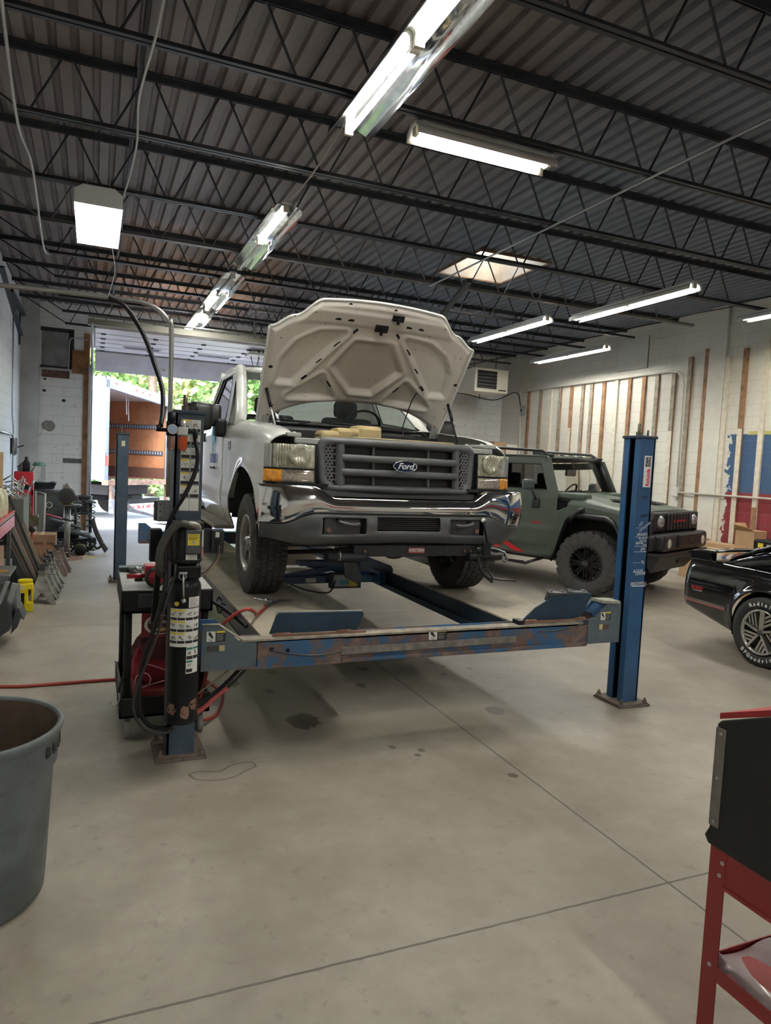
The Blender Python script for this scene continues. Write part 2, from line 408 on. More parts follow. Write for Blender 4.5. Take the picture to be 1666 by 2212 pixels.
# ---- bar joists
JM = mat('dark painted joist', (.034, .038, .046), .5, .1, var=.2, scale=4)
JL = mat('grey painted joist', (.16, .15, .145), .5, .3, var=.2, scale=4)
def joist(y, m_, label, xa=-.58, xb=9.05):
    t = thing('bar_joist', label, 'roof joist', (0, y, 0), group='bar joists under the roof deck')
    zt, zb = H-.03, 4.22
    m = MB()
    for s_ in (-1, 1):
        m.box(XL, XR, s_*.008, s_*.05, zt-.008, zt); m.box(XL, XR, s_*.008, s_*.014, zt-.055, zt)
    m.done('top_chord', m_, t)
    m = MB()
    for s_ in (-1, 1):
        m.box(xa, xb, s_*.008, s_*.04, zb-.006, zb); m.box(xa, xb, s_*.008, s_*.014, zb, zb+.035)
    m.done('bottom_chord', m_, t)
    pts = [(XL+.08, 0, zt-.04)]; n = int((xb-xa)/.59)
    for k in range(n):
        xx = xa+.05+k*.59; pts += [(xx-.035, 0, zb+.015), (xx+.035, 0, zb+.015)]
        if k < n-1: pts += [(xx+.26, 0, zt-.04), (xx+.33, 0, zt-.04)]
    pts.append((XR-.08, 0, zt-.04))
    MB().tube(pts, .011, 6).done('web', m_, t)
    return t
PL = ['nearest camera', 'second back', 'third back', 'fourth back, pale bottom chord', 'fifth back, over the truck hood', 'sixth back', 'seventh back', 'eighth back', 'ninth back', 'last one before the back wall']
ys = [3.37+1.365*k for k in range(10)]
j0 = None
for k, y in enumerate(ys):
    joist(y, JL if k in (4,) else JM, ('grey' if k == 4 else 'black')+' steel bar joist across the ceiling, '+('nearest the camera' if k == 0 else 'number %s going back from the camera' % ['two', 'three', 'four', 'five', 'six', 'seven', 'eight', 'nine', 'ten'][k-1])+', zigzag web')
joist(2.0, JM, 'black steel bar joist overhead in front of the lift')
# bridging line running front to back
o = MB().tube([(.28, 1.5, 4.66), (.28, 15.9, 4.66)], .02, 6).done('joist_bridging', JM); tag(o, 'dark angle bridging bar tying the joists near the hanging box light', 'bridging bar')
o = MB().tube([(4.25, 2.5, 4.202), (4.25, 6.6, 4.202), (4.25, 8.9, 4.202)], .011, 8).done('conduit', mat('pale conduit', (.4, .42, .44), .4, .6)); tag(o, 'long straight pale conduit crossing under the right ceiling joists', 'conduit')
o = MB().bar((4.38, 8.0, 4.1), (5.05, 10.1, 4.1), .07, .05).done('ceiling_strut', JM); tag(o, 'dark angle strut running below the skylight', 'strut')
# ---- lights
TUBE = mat('lit fluorescent tube', (1, 1, 1), .5, emit=(1., .985, .9), es=150.)
TUBEW = mat('lit warm fluorescent tube', (1, 1, 1), .5, emit=(1., .93, .78), es=120.)
REFL = mat('mirror reflector', (.75, .78, .8), .12, 1., var=.2, scale=9)
PAN = mat('white fixture pan', (.6, .6, .57), .4)
SOCK = mat('lamp socket', (.5, .47, .38), .6)
def fixture(loc, L=2.44, refl=True, tubes=1, label='', rz=0., tm=TUBE, lit=(1, 1), group='twin strip lights with mirror reflectors'):
    t = thing('strip_light', label, 'ceiling light', loc, rz, group)
    w = .155 if refl else .10
    MB().box(-.05, .05, -L/2, L/2, .0, .026, ch=.005).done('housing', PAN, t)
    m = MB(); prof = [(-w, -.085), (-w*.95, -.03), (-w*.55, -.004), (-.045, .0), (.045, .0), (w*.55, -.004), (w*.95, -.03), (w, -.085)]
    n = len(prof); m.add([(a, -L/2, c) for a, c in prof]+[(a, L/2, c) for a, c in prof], [(i, i+1, i+1+n, i+n) for i in range(n-1)], True)
    m.done('reflector', REFL if refl else PAN, t, solid=.002)
    N = 2 if L > 2 else 1; l = L/N
    for k in range(N):
        y0 = -L/2+k*l
        for s_ in ((0,) if tubes == 1 else (-.045, .045)):
            if lit[k]: MB().cyl((s_, y0+.05, -.045), (s_, y0+l-.05, -.045), .019, n=10).done('lamp_tube', tm, t)
            else: MB().cyl((s_, y0+.05, -.045), (s_, y0+l-.05, -.045), .016, n=10).done('lamp_tube', mat('dead tube', (.6, .6, .56), .3), t, label='unlit fluorescent tube')
        for yy in (y0+.03, y0+l-.03):
            MB().box(-.03, .03, yy-.015, yy+.015, -.062, 0).done('lamp_socket', SOCK, t)
    return t
LX, LZ = 1.7, 4.19
fixture((LX, 3.9, LZ), label='nearest long mirror-backed strip light, above the left of the truck lane', tm=TUBE)
fixture((LX, 8.1, LZ), label='second mirror-backed strip light of the row, far tube dead', lit=(1, 0))
fixture((LX, 10.95, LZ), label='third mirror-backed strip light of the row, near tube dead', lit=(0, 1))
fixture((LX, 13.6, LZ), label='last mirror-backed strip light of the row, by the overhead door', tm=TUBE)
fixture((6.99, 8.05, 4.19), label='bright strip light right of the skylight, nearer tube whiter', refl=False)
fixture((6.64, 10.68, 4.19), label='strip light just right of the raised truck hood', refl=False)
fixture((9.0, 12.07, 4.19), label='lowest strip light, by the white right wall above the panel', refl=False)
fixture((8.96, 6.61, 4.19), label='strip light at the right edge of the photo', refl=False, tm=TUBEW)
fixture((2.72, 4.85, 4.19), 1.22, label='short single strip light hung crosswise near the top', refl=False, rz=PI/2, tm=TUBEW, lit=(1,), group='short crosswise light')
# rows go on behind the camera
for x_ in (1.7, 7.0):
    for y_ in (-4.6, -1.4): fixture((x_, y_, 4.19), label='strip light of the rows behind the camera', refl=False, group='strip lights behind the camera')
for y_ in (2.2,): fixture((7.2, y_, 4.25), label='strip light out of frame on the right', refl=False)
# hung high-output box light
t = thing('box_light', 'square bright white high-bay box light hung on wires at left', 'ceiling light', (0, 7.58, 3.98))
m = MB(); prof = [(-.2, -.1), (-.2, .02), (-.13, .07), (.13, .07), (.2, .02), (.2, -.1)]
n = len(prof); m.add([(a, -.66, c) for a, c in prof]+[(a, .66, c) for a, c in prof], [(i, i+1, i+1+n, i+n) for i in range(n-1)]+[tuple(range(n)), tuple(range(n, 2*n))[::-1]])
m.done('housing', mat('white fixture box', (.7, .72, .7), .4), t)
for k in range(4):
    MB().cyl((-.135+.09*k, -.62, -.06), (-.135+.09*k, .62, -.06), .019, n=8).done('lamp_tube', TUBE, t)
MB().box(-.185, .185, -.65, .65, -.098, -.094).done('diffuser', mat('prismatic lens', (1, 1, 1), .35, trans=1., ior=1.05), t)
for s_ in (-1, 1):
    for q_ in (-.3, .3): MB().tube([(.1*s_, q_, .07), (.1*s_, q_, .24)], .003, 4).done('hanging_wire', STEEL, t)
# light cable runs and flexible conduits over the ceiling
CAB = mat('pale flexible conduit', (.45, .46, .45), .5, .4)
o = MB().tube(spline([(-.5, 4.3, 4.2), (-.53, 4.84, 4.17), (-.58, 6.24, 4.16), (-.55, 7.13, 4.19), (-.6, 9.0, 4.18), (-.62, 10.2, 4.22), (-.52, 10.5, 4.3)]), .011, 6).done('flexible_conduit', CAB); tag(o, 'pale wavy flexible conduit along the ceiling at far left', 'conduit')
o = MB().tube(spline([(.31, 3.6, 4.19), (.3, 4.42, 4.17), (.25, 5.42, 4.2), (.27, 6.2, 4.16), (.22, 7.49, 4.19), (.15, 8.0, 4.15)]), .009, 6).done('flexible_conduit', CAB); tag(o, 'pale wavy flexible conduit leading to the square box light', 'conduit')
o = MB().tube(spline([(LX, 5.15, 4.25), (LX-.02, 6.0, 4.15), (LX+.03, 6.9, 4.25)]), .008, 6).done('power_cord', mat('tan cord', (.3, .25, .2), .6)); tag(o, 'tan cord linking the two nearest mirror-backed lights', 'cord')
o = MB().tube(spline([(LX, 9.35, 4.2), (LX-.04, 9.5, 4.16), (LX, 9.7, 4.2)]), .008, 6).done('power_cord', BLACK); tag(o, 'black cord linking the half-dead lights', 'cord')
o = MB().tube(spline([(.12, 8.3, 4.0), (.2, 9.5, 3.95), (.15, 10.5, 3.85)]), .006, 6).done('power_cord', CAB); tag(o, 'short white cord hanging below the square box light', 'cord')
# ================================================================ studs, conduit and panel on the right wall
WG = mat('weathered grey stud', (.27, .24, .2), .8, var=.3, scale=10); WBN = mat('brown stud', (.25, .14, .075), .75, var=.35, scale=6); WCR = mat('cream painted stud', (.62, .57, .47), .7, var=.12, scale=12)
sy = [(14.9, 1), (14.4, 0), (13.98, 2), (13.62, 0), (13.2, 1), (12.8, 0), (12.5, 0), (12.1, 1), (11.7, 2), (11.32, 1), (10.92, 1), (10.57, 0), (10.15, 0), (9.78, 0), (9.4, 1), (8.95, 2), (8.6, 1), (8.2, 2), (7.8, 0), (7.4, 2)]
for i, (y, c) in enumerate(sy):
    ztop = 3.7 if y > 9.95 else (3.84+.1*((i*7) % 3))
    face = [WG, WBN, WCR][c]; side = [WBN, WBN, WCR][c]
    lab = ['weathered grey', 'bare brown', 'cream painted'][c]+' vertical wall stud, '+('the one beside the back corner conduit' if i == 0 else ['second', 'third', 'fourth', 'fifth', 'sixth', 'seventh', 'eighth', 'ninth', 'tenth', 'eleventh', 'twelfth', 'thirteenth', 'fourteenth', 'fifteenth', 'sixteenth', 'seventeenth', 'eighteenth', 'nineteenth', 'twentieth'][i-1]+' from the back corner')
    m = MB(); zs = .35+.1*((i*5) % 3)
    m.use(0); m.box(XR-.04, XR-.038, y-.045, y+.045, zs, ztop)
    m.use(1); m.box(XR-.038, XR-.001, y-.045, y+.045, zs, ztop)
    if i in (4, 12, 16, 17):      # repaired with another board
        zc = [2.75, 2.6, 2.6, 1.3][(4, 12, 16, 17).index(i)]
        m.use(2); m.box(XR-.042, XR-.036, y-.047, y+.047, zs, zc)
    o = m.done('wall_stud', [face, side, WCR if i != 17 else WBN]); tag(o, lab, 'wall stud', 'studs fixed to the right wall')
CW = mat('white painted conduit', (.6, .58, .52), .5)
o = MB().tube([(XR-.05, 15.1, 3.72), (XR-.05, 10.25, 3.72)]+[(XR-.05, 10.05-.0+.2*math.cos(t)*1, 3.52+.2*math.sin(t)) for t in [PI/2-.0, PI/3, PI/6, 0]][0:0]+[(XR-.05, 10.05, 3.69), (XR-.05, 9.93, 3.6), (XR-.05, 9.88, 3.45), (XR-.05, 9.86, 1.52)], .016, 8).done('wall_conduit', CW); tag(o, 'white conduit running over the studs then bending down', 'conduit')
o = MB().box(XR-.09, XR-.01, 9.8, 9.94, 1.38, 1.55, ch=.008).done('outlet_box', CW); tag(o, 'white outlet box below the bent conduit on right wall', 'electrical box')
o = MB().tube([(XR-.075, 9.8, 1.46), (XR-.075, 7.0, 1.46)], .018, 8).done('wall_conduit', mat('old painted conduit', (.5, .46, .4), .5)); tag(o, 'horizontal conduit across the studs above the cardboard boxes', 'conduit')
o = MB().tube(spline([(XR-.03, 15.35, 4.0), (XR-.03, 15.3, 3.9), (XR-.03, 15.2, 2.6), (XR-.03, 15.15, .4)], 4), .014, 6).done('wall_conduit', CW); tag(o, 'thin vertical conduit in the back right corner', 'conduit')
m = MB().box(XR-.014, XR-.001, 10.9, 11.72, 3.88, 4.5); m.use(1); m.box(XR-.016, XR-.001, 10.88, 10.9, 3.86, 4.5); m.box(XR-.016, XR-.001, 10.88, 11.74, 3.86, 3.88)
o = m.done('wall_panel', [mat('white plywood', (.66, .65, .6), .6), mat('panel edge', (.3, .28, .24), .7)]); tag(o, 'white square panel fixed high on the right wall', 'panel')
t = thing('switch_box', 'small grey switch box in the back right corner', 'electrical box', (XR-.04, 15.12, 3.25)); MB().box(-.04, .035, -.06, .06, -.12, .12, ch=.006).done('enclosure', GALV, t); MB().box(-.05, -.04, -.03, .03, -.03, .03).done('switch', BLACK, t)
# ================================================================ overhead door
dm = mat('white door panel', (.62, .6, .64), .45, var=.1, scale=2.5)
t = thing('overhead_door', 'white sectional overhead door rolled up under the ceiling', 'garage door', (0, 0, 0))
yy = [12.95, 13.5, 14.05, 14.6, 15.15, 15.65]; zz = [3.77, 3.77, 3.77, 3.77, 3.77, 3.76]
secs = [((yy[i], zz[i]), (yy[i+1]-.012, zz[i+1])) for i in range(5)]+[((15.72, 3.74), (16.06, 3.38))]
for k, ((ya, za), (yb, zb_)) in enumerate(secs):
    m = MB(); a_, b_, d_ = frame(Vector((0, yb-ya, zb_-za))); nrm = Vector((0, -(zb_-za), yb-ya)).normalized()
    v = []
    for x_ in (DX0+.02, DX1-.02):
        for (y_, z_) in ((ya, za), (yb, zb_)):
            for s_ in (0, .045): v.append(Vector((x_, y_, z_))+nrm*s_)
    m.add(v, [(0, 2, 6, 4), (1, 5, 7, 3), (0, 4, 5, 1), (2, 3, 7, 6), (0, 1, 3, 2), (4, 6, 7, 5)])
    sec = m.done('door_section', dm, t)
    if k < 5:
        h = MB()
        for x_ in (.12, 1.0, 1.85, 2.7, 3.5): h.box(x_-.04, x_+.04, yb-.035, yb+.04, zb_-.02, zb_-.001)
        h.done('hinge', DARKST, sec)
        MB().box(DX0+.03, DX1-.03, yb-.004, yb+.014, zb_-.004, zb_+.02).done('joint_strip', mat('door joint', (.08, .08, .09), .6), sec)
    if k == 3:
        for x_ in (.85, 2.25):
            MB().box(x_-.36, x_+.36, ya+.16, ya+.4, za-.012, za-.001, ch=.004).done('window_frame', GALV, sec)
            MB().box(x_-.32, x_+.32, ya+.2, ya+.36, za-.015, za-.012).done('window_pane', mat('door window', (.02, .02, .025), .1), sec)
m = MB()
for x_ in (DX0-.03, DX1+.03):
    m.tube([(x_, YB-.08, .02), (x_, YB-.08, 3.2)]+[(x_, YB-.08-.45*(1-math.cos(q)), 3.2+.55*math.sin(q)) for q in (.3, .6, .9, 1.2, 1.5)]+[(x_, 15.2, 3.8), (x_, 12.75, 3.8)], .022, 6)
m.done('track', GALV, t)
m = MB()
for x_ in (DX0-.07,): m.box(x_-.03, x_+.02, YB-.07, YB-.01, 0, 3.5)
m.prism([(YB-.1, 3.35), (YB-.02, 3.35), (YB-.28, 4.15), (YB-.36, 4.15)], 'X', DX0-.06, DX0-.03)
m.done('track_angle', GALV, t)
m = MB().box(DX0-.1, DX1+.1, 12.82, 12.93, 3.8, 3.9); m.cyl((DX0-.1, 12.78, 3.93), (DX1+.1, 12.78, 3.93), .016); m.done('torsion_bar', mat('dull spring steel', (.27, .26, .22), .5, .6), t)
MB().lathe([(0, -.012), (.05, -.012), (.055, 0), (.04, .002)], (1.35, 15.93, 3.52), 'Y', 16).done('round_emblem', WHITEP, t)
# opener hanging from slotted angles
t = thing('door_opener', 'chain hoist door opener hung on slotted steel angles', 'door opener', (2.9, 13.6, 3.95))
m = MB(); m.bar((-.08, 0, .02), (-.08, 0, .6), .05, .05); m.bar((.42, 0, .02), (.42, 0, .6), .04, .04); m.bar((-.2, 0, .6), (.85, 0, .6), .06, .05); m.bar((.42, 0, .1), (.75, 0, .6), .04, .02)
m.done('bracket', GALV, t)
m = MB(); m.ring((-.12, -.06, -.08), .2, .01, 'X', 28, 6); m.ring((.05, -.06, -.06), .2, .012, 'X', 28, 6); m.lathe([(.03, -.18), (.12, -.16), (.12, .0), (.16, .02), (.03, .03)], (-.02, -.06, -.07), 'X', 20)
m.done('chain_wheel', STEEL, t)
MB().box(.05, .42, -.12, .16, -.16, .14, ch=.02).done('motor', DARKST, t)
MB().box(-.22, .4, -.25, .2, -.28, -.24).done('mounting_plate', mat('pale plate', (.55, .56, .55), .5), t)
MB().bar((-.75, 1.3, -.1), (-.2, 0, .0), .08, .04).done('rail', mat('cream rail', (.7, .68, .55), .5), t)
m = MB(); m.tube([(-.16, -.1, -.3), (-.08, -.1, -.62), (.0, -.1, -.3)], .01, 6); m.done('pull_chain', DARKST, t)
m = MB(); m.tube(spline([(.3, 0, .5), (.3, 0, .12), (.1, -.06, .02)]), .012, 6); m.done('yellow_cable', mat('yellow cable', (.7, .65, .1), .5), t)
o = MB().tube([(2.86, 13.45, 3.9), (2.9, 13.2, 1.9)], .004, 5).done('pull_cord', BLACK); tag(o, 'thin black pull cord hanging from the door opener', 'cord')
# ---- unit heater hung in the back corner
t = thing('unit_heater', 'cream unit heater with dark louvres hung in back right corner', 'heater', (8.72, 14.6, 3.55))
HC = mat('cream enamel', (.72, .68, .56), .35)
MB().box(-.47, .45, -.05, .95, 0, .56, ch=.012).done('casing', HC, t)
MB().box(-.4, .13, -.062, -.05, .08, .5).done('grille_opening', mat('dark opening', (.01, .01, .012), .5), t)
for k in range(5):
    m = MB(); m.obox((-.135, -.075, .13+.08*k), (.5, .07, .006), rx=-.5); m.done('louvre', DARKST, t)
MB().box(.2, .4, -.055, -.05, .05, .08).done('badge', BLKP, t)
m = MB()
for x_ in (-.3, .3):
    m.cyl((x_, .3, .56), (x_, .3, .95), .008, n=6)
m.cyl((.0, .5, 0), (.0, .5, -.12), .01, n=6); m.done('hanger_rod', DARKST, t)
o = MB().tube(spline([(7.6, 15.0, 3.52), (8.3, 15.0, 3.5), (9.2, 15.2, 3.45), (9.9, 15.3, 3.7), (9.98, 15.15, 3.3)]), .012, 6).done('power_cord', BLACK); tag(o, 'black cable sagging behind the cream unit heater', 'cord')
# ================================================================ four-post lift
BLUE = mat('blue lift paint', (.018, .062, .14), .4, col2=(.022, .085, .205), scale=3., coat=.2)
BLUED = mat('dark blue lift paint', (.012, .022, .04), .5, col2=(.018, .035, .06), scale=5)
BSLATE = mat('slate blue worn paint', (.075, .105, .135), .5, col2=(.11, .135, .15), scale=9, thresh=(.3, .75))
b = NB('worn crossbeam paint'); vec, x, y, z = b.coords(); n1 = b.noise(vec, 3.2, 7, .7); n2 = b.noise(vec, 18, 5)
c = b.ramp(b.math('ADD', b.math('MULTIPLY', n1, .7), b.math('MULTIPLY', n2, .3)), [(.36, (.02, .085, .22)), (.50, (.03, .10, .21)), (.545, (.13, .08, .065)), (.61, (.17, .125, .105)), (.68, (.22, .19, .17))])
b.lk(c, b.b.inputs['Base Color']); b.b.inputs['Roughness'].default_value = .65; b.bump(n2, .2); WORN = b.m
RUSTY = mat('rusty steel', (.16, .075, .05), .8, col2=(.24, .14, .1), scale=14, bump=.4)
b = NB('dusty runway deck'); vec, x, y, z = b.coords(); n1 = b.noise(vec, 3, 6); n2 = b.noise(vec, 25, 4)
c = b.ramp(b.math('ADD', b.math('MULTIPLY', n1, .7), b.math('MULTIPLY', n2, .3)), [(.32, (.05, .045, .04)), (.4, (.32, .285, .225)), (.6, (.44, .39, .305)), (.75, (.40, .32, .23))])
b.lk(c, b.b.inputs['Base Color']); b.b.inputs['Roughness'].default_value = .75; b.bump(n2, .25); DECKT = b.m
GREYP = mat('grey runway side', (.12, .13, .145), .45, var=.15, scale=6)
t = thing('four_post_lift', 'blue four-post vehicle lift raised knee high under the white pickup', 'car lift', (0, 0, 0))
LIFT = t
def post(x, y, open_dir, front, label=None, h=1.955, wx=.15, wy=.2, name='post'):
    """C channel; x = outer side start, open towards open_dir"""
    m = MB(); th = .012; xo = x if open_dir > 0 else x+wx; s_ = open_dir
    m.use(0)
    m.box(xo, xo+s_*th, y, y+wy, .02, h)
    m.box(xo, xo+s_*wx, y, y+th, .02, h); m.box(xo, xo+s_*wx, y+wy-th, y+wy, .02, h)
    m.box(xo+s_*(wx-th), xo+s_*wx, y+th, y+.055, .02, h); m.box(xo+s_*(wx-th), xo+s_*wx, y+wy-.055, y+wy-th, .02, h)
    o = m.done(name, BLUE if x > 1 else mat('worn slate blue post', (.028, .05, .08), .5, col2=(.06, .085, .115), scale=7, thresh=(.35, .75)), t, label=label)
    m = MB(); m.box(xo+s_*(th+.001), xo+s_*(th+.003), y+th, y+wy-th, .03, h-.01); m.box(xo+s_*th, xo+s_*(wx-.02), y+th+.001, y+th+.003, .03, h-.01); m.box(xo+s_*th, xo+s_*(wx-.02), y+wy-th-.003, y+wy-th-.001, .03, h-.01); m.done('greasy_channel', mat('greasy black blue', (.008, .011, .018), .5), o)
    m = MB(); m.box(x-.012, x+wx+.012, y-.012, y+wy+.012, h, h+.02, ch=.004); m.done('post_cap', BLUED, o)
    m = MB().cyl((x+wx*.4, y+wy*.5, h+.02), (x+wx*.4, y+wy*.5, h+.11), .012, n=10); m.cyl((x+wx*.4, y+wy*.5, h+.02), (x+wx*.4, y+wy*.5, h+.05), .022, n=6, smooth=False); m.done('cap_bolt', mat('dull brass bolt', (.13, .11, .08), .5, .5), o)
    m = MB().cyl((x+wx*.78, y+wy*.3, h+.02), (x+wx*.78, y+wy*.3, h+.065), .008, n=10); m.done('cap_bolt', DARKST, o)
    m = MB().cyl((x+wx*.5, y+wy*.5, .03), (x+wx*.5, y+wy*.5, h), .008, n=6); m.done('lock_cable', STEEL, o)
    cx, cy = x+wx/2, y+wy/2
    MB().box(cx-.14, cx+.14, cy-.15, cy+.15, 0, .014, ch=.003).done('base_plate', mat('dirty base plate', (.13, .105, .09), .8, var=.3, scale=20, bump=.3), o)
    MB().box(cx-.135, cx+.13, cy-.14, cy+.14, .014, .024, ch=.003).done('base_plate', mat('grey brown plate', (.11, .085, .07), .7, col2=(.17, .13, .105), scale=18, bump=.3), o)
    for sx in (-1, 1):
        for sy_ in (-1, 1):
            m = MB(); bx, by = cx+sx*.11, cy+sy_*.125
            m.cyl((bx, by, .024), (bx, by, .03), .02, n=12); m.cyl((bx, by, .03), (bx, by, .045), .014, n=6, smooth=False); m.cyl((bx, by, .045), (bx, by, .06), .007, n=8); m.done('anchor_bolt', mat('grey brown plate', ()), o)
    return o
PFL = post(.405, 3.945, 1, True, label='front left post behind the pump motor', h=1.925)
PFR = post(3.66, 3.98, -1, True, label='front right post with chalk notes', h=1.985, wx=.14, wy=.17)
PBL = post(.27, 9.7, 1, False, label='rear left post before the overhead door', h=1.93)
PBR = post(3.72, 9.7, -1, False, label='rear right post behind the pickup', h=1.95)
MB().box(.33, .375, 9.696, 9.699, 1.78, 1.85).done('sticker', mat('pale sticker', (.6, .62, .42), .6), PBL)
# crossbeams
def beam(y, sgn, xa=.57, xb=3.5):
    m = MB(); m.use(0)
    poly = [(xa, .505), (xb-.1, .515), (xb, .515), (xb, .80), (xb-.13, .80), (xb-.22, .70), (xb-.4, .668), (xa+.22, .660), (xa+.09, .765), (xa, .765)]
    m.prism(poly, 'Y', y, y+.012)
    m.prism(poly, 'Y', y+.14, y+.152)
    m.box(xa+.2, xb-.3, y, y+.15, .648, .66); m.box(xa+.2, xb-.3, y-.02, y+.16, .505, .517)
    o = m.done('crossbeam', WORN, t)
    return o
BF = beam(3.89, 1); BR_ = beam(9.72, 1)
# slate end plates and mid strips of the front beam
m = MB(); m.prism([(.57, .506), (.88, .508), (.88, .655), (.79, .66), (.66, .765), (.57, .765)], 'Y', 3.882, 3.89); m.done('end_plate', BSLATE, BF)
m = MB(); m.prism([(3.22, .516), (3.5, .516), (3.5, .80), (3.37, .80), (3.28, .70), (3.22, .69)], 'Y', 3.882, 3.89); m.done('end_plate', BSLATE, BF)
MB().box(.885, 1.40, 3.876, 3.89, .512, .652).done('worn_plate', WORN, BF)
m = MB(); m.prism([(1.39, .555), (2.62, .565), (2.62, .605), (1.39, .60)], 'Y', 3.868, 3.878); m.done('rub_strip', mat('scuffed steel strip', (.2, .185, .17), .6, .3, var=.25, scale=20), BF)
MB().box(1.39, 3.2, 3.86, 3.885, .512, .53).done('lower_flange', WORN, BF)
m = MB(); m.box(.66, 3.2, 3.884, 3.96, .66, .672); m.done('top_angle', mat('worn top angle', (.3, .27, .22), .7, var=.3, scale=15), BF)
m = MB()
m.tube([(.8, 3.88, .672), (.66, 3.88, .77), (.57, 3.88, .77)], .006, 6); m.done('plate_edge', mat('chalky edge', (.38, .36, .31), .7), BF)
for hx, hz in ((.965, .612), (1.06, .6), (3.19, .672)): MB().cyl((hx, 3.874, hz), (hx, 3.89, hz), .013, n=12).done('hole', BLACK, BF)
m = MB().tube(spline([(.96, 3.872, .61), (1.05, 3.868, .585), (1.2, 3.866, .565), (1.32, 3.868, .567), (1.42, 3.872, .585)]), .005, 6); m.done('cable', DARKST, BF)
m = MB().tube(spline([(3.19, 3.872, .672), (3.1, 3.868, .648), (2.95, 3.868, .63), (2.8, 3.87, .628)]), .005, 6); m.done('cable', DARKST, BF)
def decal(x, y, z, w, h, par, kind='hand', yellow=True, name='warning_label'):
    o = MB().box(x, x+w, y-.002, y, z, z+h).done(name, BLKP, par)
    MB().box(x+w*.01, x+w*.47, y-.003, y-.002, z+h*.03, z+h*.97).done('pictogram_field', WHITEP, o)
    if yellow: MB().box(x+w*.52, x+w*.98, y-.003, y-.002, z+h*.8, z+h*.99).done('heading', YELP, o)
    m = MB()
    m.prism([(x+w*.1, z+h*.9), (x+w*.2, z+h*.9), (x+w*.38, z+h*.4), (x+w*.3, z+h*.35), (x+w*.12, z+h*.6)], 'Y', y-.004, y-.003); m.ring((x+w*.24, y-.003, z+h*.22), h*.13, h*.02, 'Y', 14, 4)
    m.done('pictogram', BLKP, o)
    for k in range(4): MB().box(x+w*.53, x+w*(.9-.05*(k % 2)), y-.003, y-.002, z+h*(.62-.16*k), z+h*(.66-.16*k)).done('text_line', mat('pale ink', (.45, .45, .42), .7), o)
decal(.595, 3.882, .672, .105, .062, BF)
decal(3.32, 3.882, .68, .09, .06, BF)
decal(1.975, 3.89, .607, .13, .062, BF)
MB().box(.605, .665, 3.878, 3.882, .618, .648).done('embossed_plate', mat('brown plate', (.06, .05, .045), .6), BF)
MB().box(.668, .697, 3.879, 3.882, .618, .65).done('small_sticker', mat('tan sticker', (.5, .42, .22), .6), BF)
MB().box(3.315, 3.345, 3.879, 3.882, .615, .652).done('small_sticker', mat('pale yellow sticker', (.55, .53, .25), .6), BF)
MB().box(3.348, 3.4, 3.879, 3.882, .615, .648).done('embossed_plate', mat('brown plate 2', (.12, .06, .05), .6), BF)
m = MB(); m.obox((3.40, 3.93, .81), (.16, .12, .02), ry=.05); m.done('guide_pad', mat('worn grey pad', (.3, .3, .26), .7, var=.3, scale=20), BF)
m = MB(); m.bar((3.26, 3.93, .72), (3.37, 3.93, .81), .07, .03); m.done('gusset', BLUE, BF)
# runways
for xa, xb, lab in ((.93, 1.53, 'left runway with grey outer side'), (2.70, 3.30, 'right runway with blue-black inner side')):
    m = MB(); m.box(xa, xb, 4.0, 9.75, .648, .662, ch=.003)
    o = m.done('runway', DECKT, t, label=lab)
    m = MB(); m.box(xa, xa+.012, 3.97, 9.75, .50, .65); m.box(xb-.012, xb, 3.97, 9.75, .50, .65); m.box(xa, xb, 4.4, 9.7, .50, .51)
    m.done('side_channel', GREYP if xa < 2 else BLUED, o)
    xi = xb if xa < 2 else xa; s_ = 1 if xa < 2 else -1
    m = MB(); m.box(xi, xi+s_*.045, 4.2, 9.5, .50, .512); m.box(xi+s_*.04, xi+s_*.05, 4.2, 9.5, .50, .545); m.done('jack_rail', BLUED, o)
    if xa > 2:
        m = MB(); m.prism([(6.15, .655), (6.15, .70), (6.2, .725), (7.9, .725), (7.9, .655)], 'X', xi-.012, xi); m.done('guard_plate', BLUED, o)
    m = MB(); m.prism([(9.75, .65), (9.75, .662), (10.75, .06), (10.75, .03)], 'X', xa+.02, xb-.02); m.done('drive_on_ramp', DECKT, o)
    if xa < 2:
        m = MB(); m.tube(spline([(.925, 5.35, .60), (.9, 5.34, .63), (.88, 5.3, .58), (.9, 5.28, .52), (.915, 5.24, .57), (.9, 5.2, .61), (.925, 5.18, .6)]), .005, 6); m.done('wire_loop', BLACK, o)
        m = MB(); m.box(.922, .93, 4.14, 4.2, .55, .61); m.tube([(.92, 4.1, .52), (.9, 4.05, .55), (.915, 4.18, .6)], .005, 5); m.done('connector', BLACK, o)
# wheel stops
STB = mat('stop blue', (.010, .030, .058), .5, col2=(.016, .045, .08), scale=6)
m = MB(); m.prism([(.0, 0), (.52, 0), (.56, .1), (.55, .115), (.03, .125), (.015, .115), (-.02, 0)], 'Y', 0, .012, Matrix.Translation((.985, 3.94, .685)) @ Matrix.Rotation(.12, 4, 'X'))
WS = m.done('wheel_stop', STB, t)
m = MB(); m.tube([(1.0, 3.955, .81), (1.54, 3.955, .802)], .004, 6); m.done('bright_edge', mat('worn bright edge', (.5, .48, .42), .5), WS)
for xx in (1.04, 1.42): MB().cyl((xx-.045, 3.93, .68), (xx+.045, 3.93, .68), .014, n=12).done('hinge_barrel', RUSTY, WS)
MB().box(.98, 1.56, 3.915, 3.945, .672, .682).done('hinge_leaf', RUSTY, WS)
m = MB(); m.prism([(0, 0), (.44, .0), (.5, .03), (.56, .17), (.55, .18), (.23, .16), (.1, .09)], 'Y', 0, .012, Matrix.Translation((2.70, 3.93, .69)) @ Matrix.Rotation(.1, 4, 'X'))
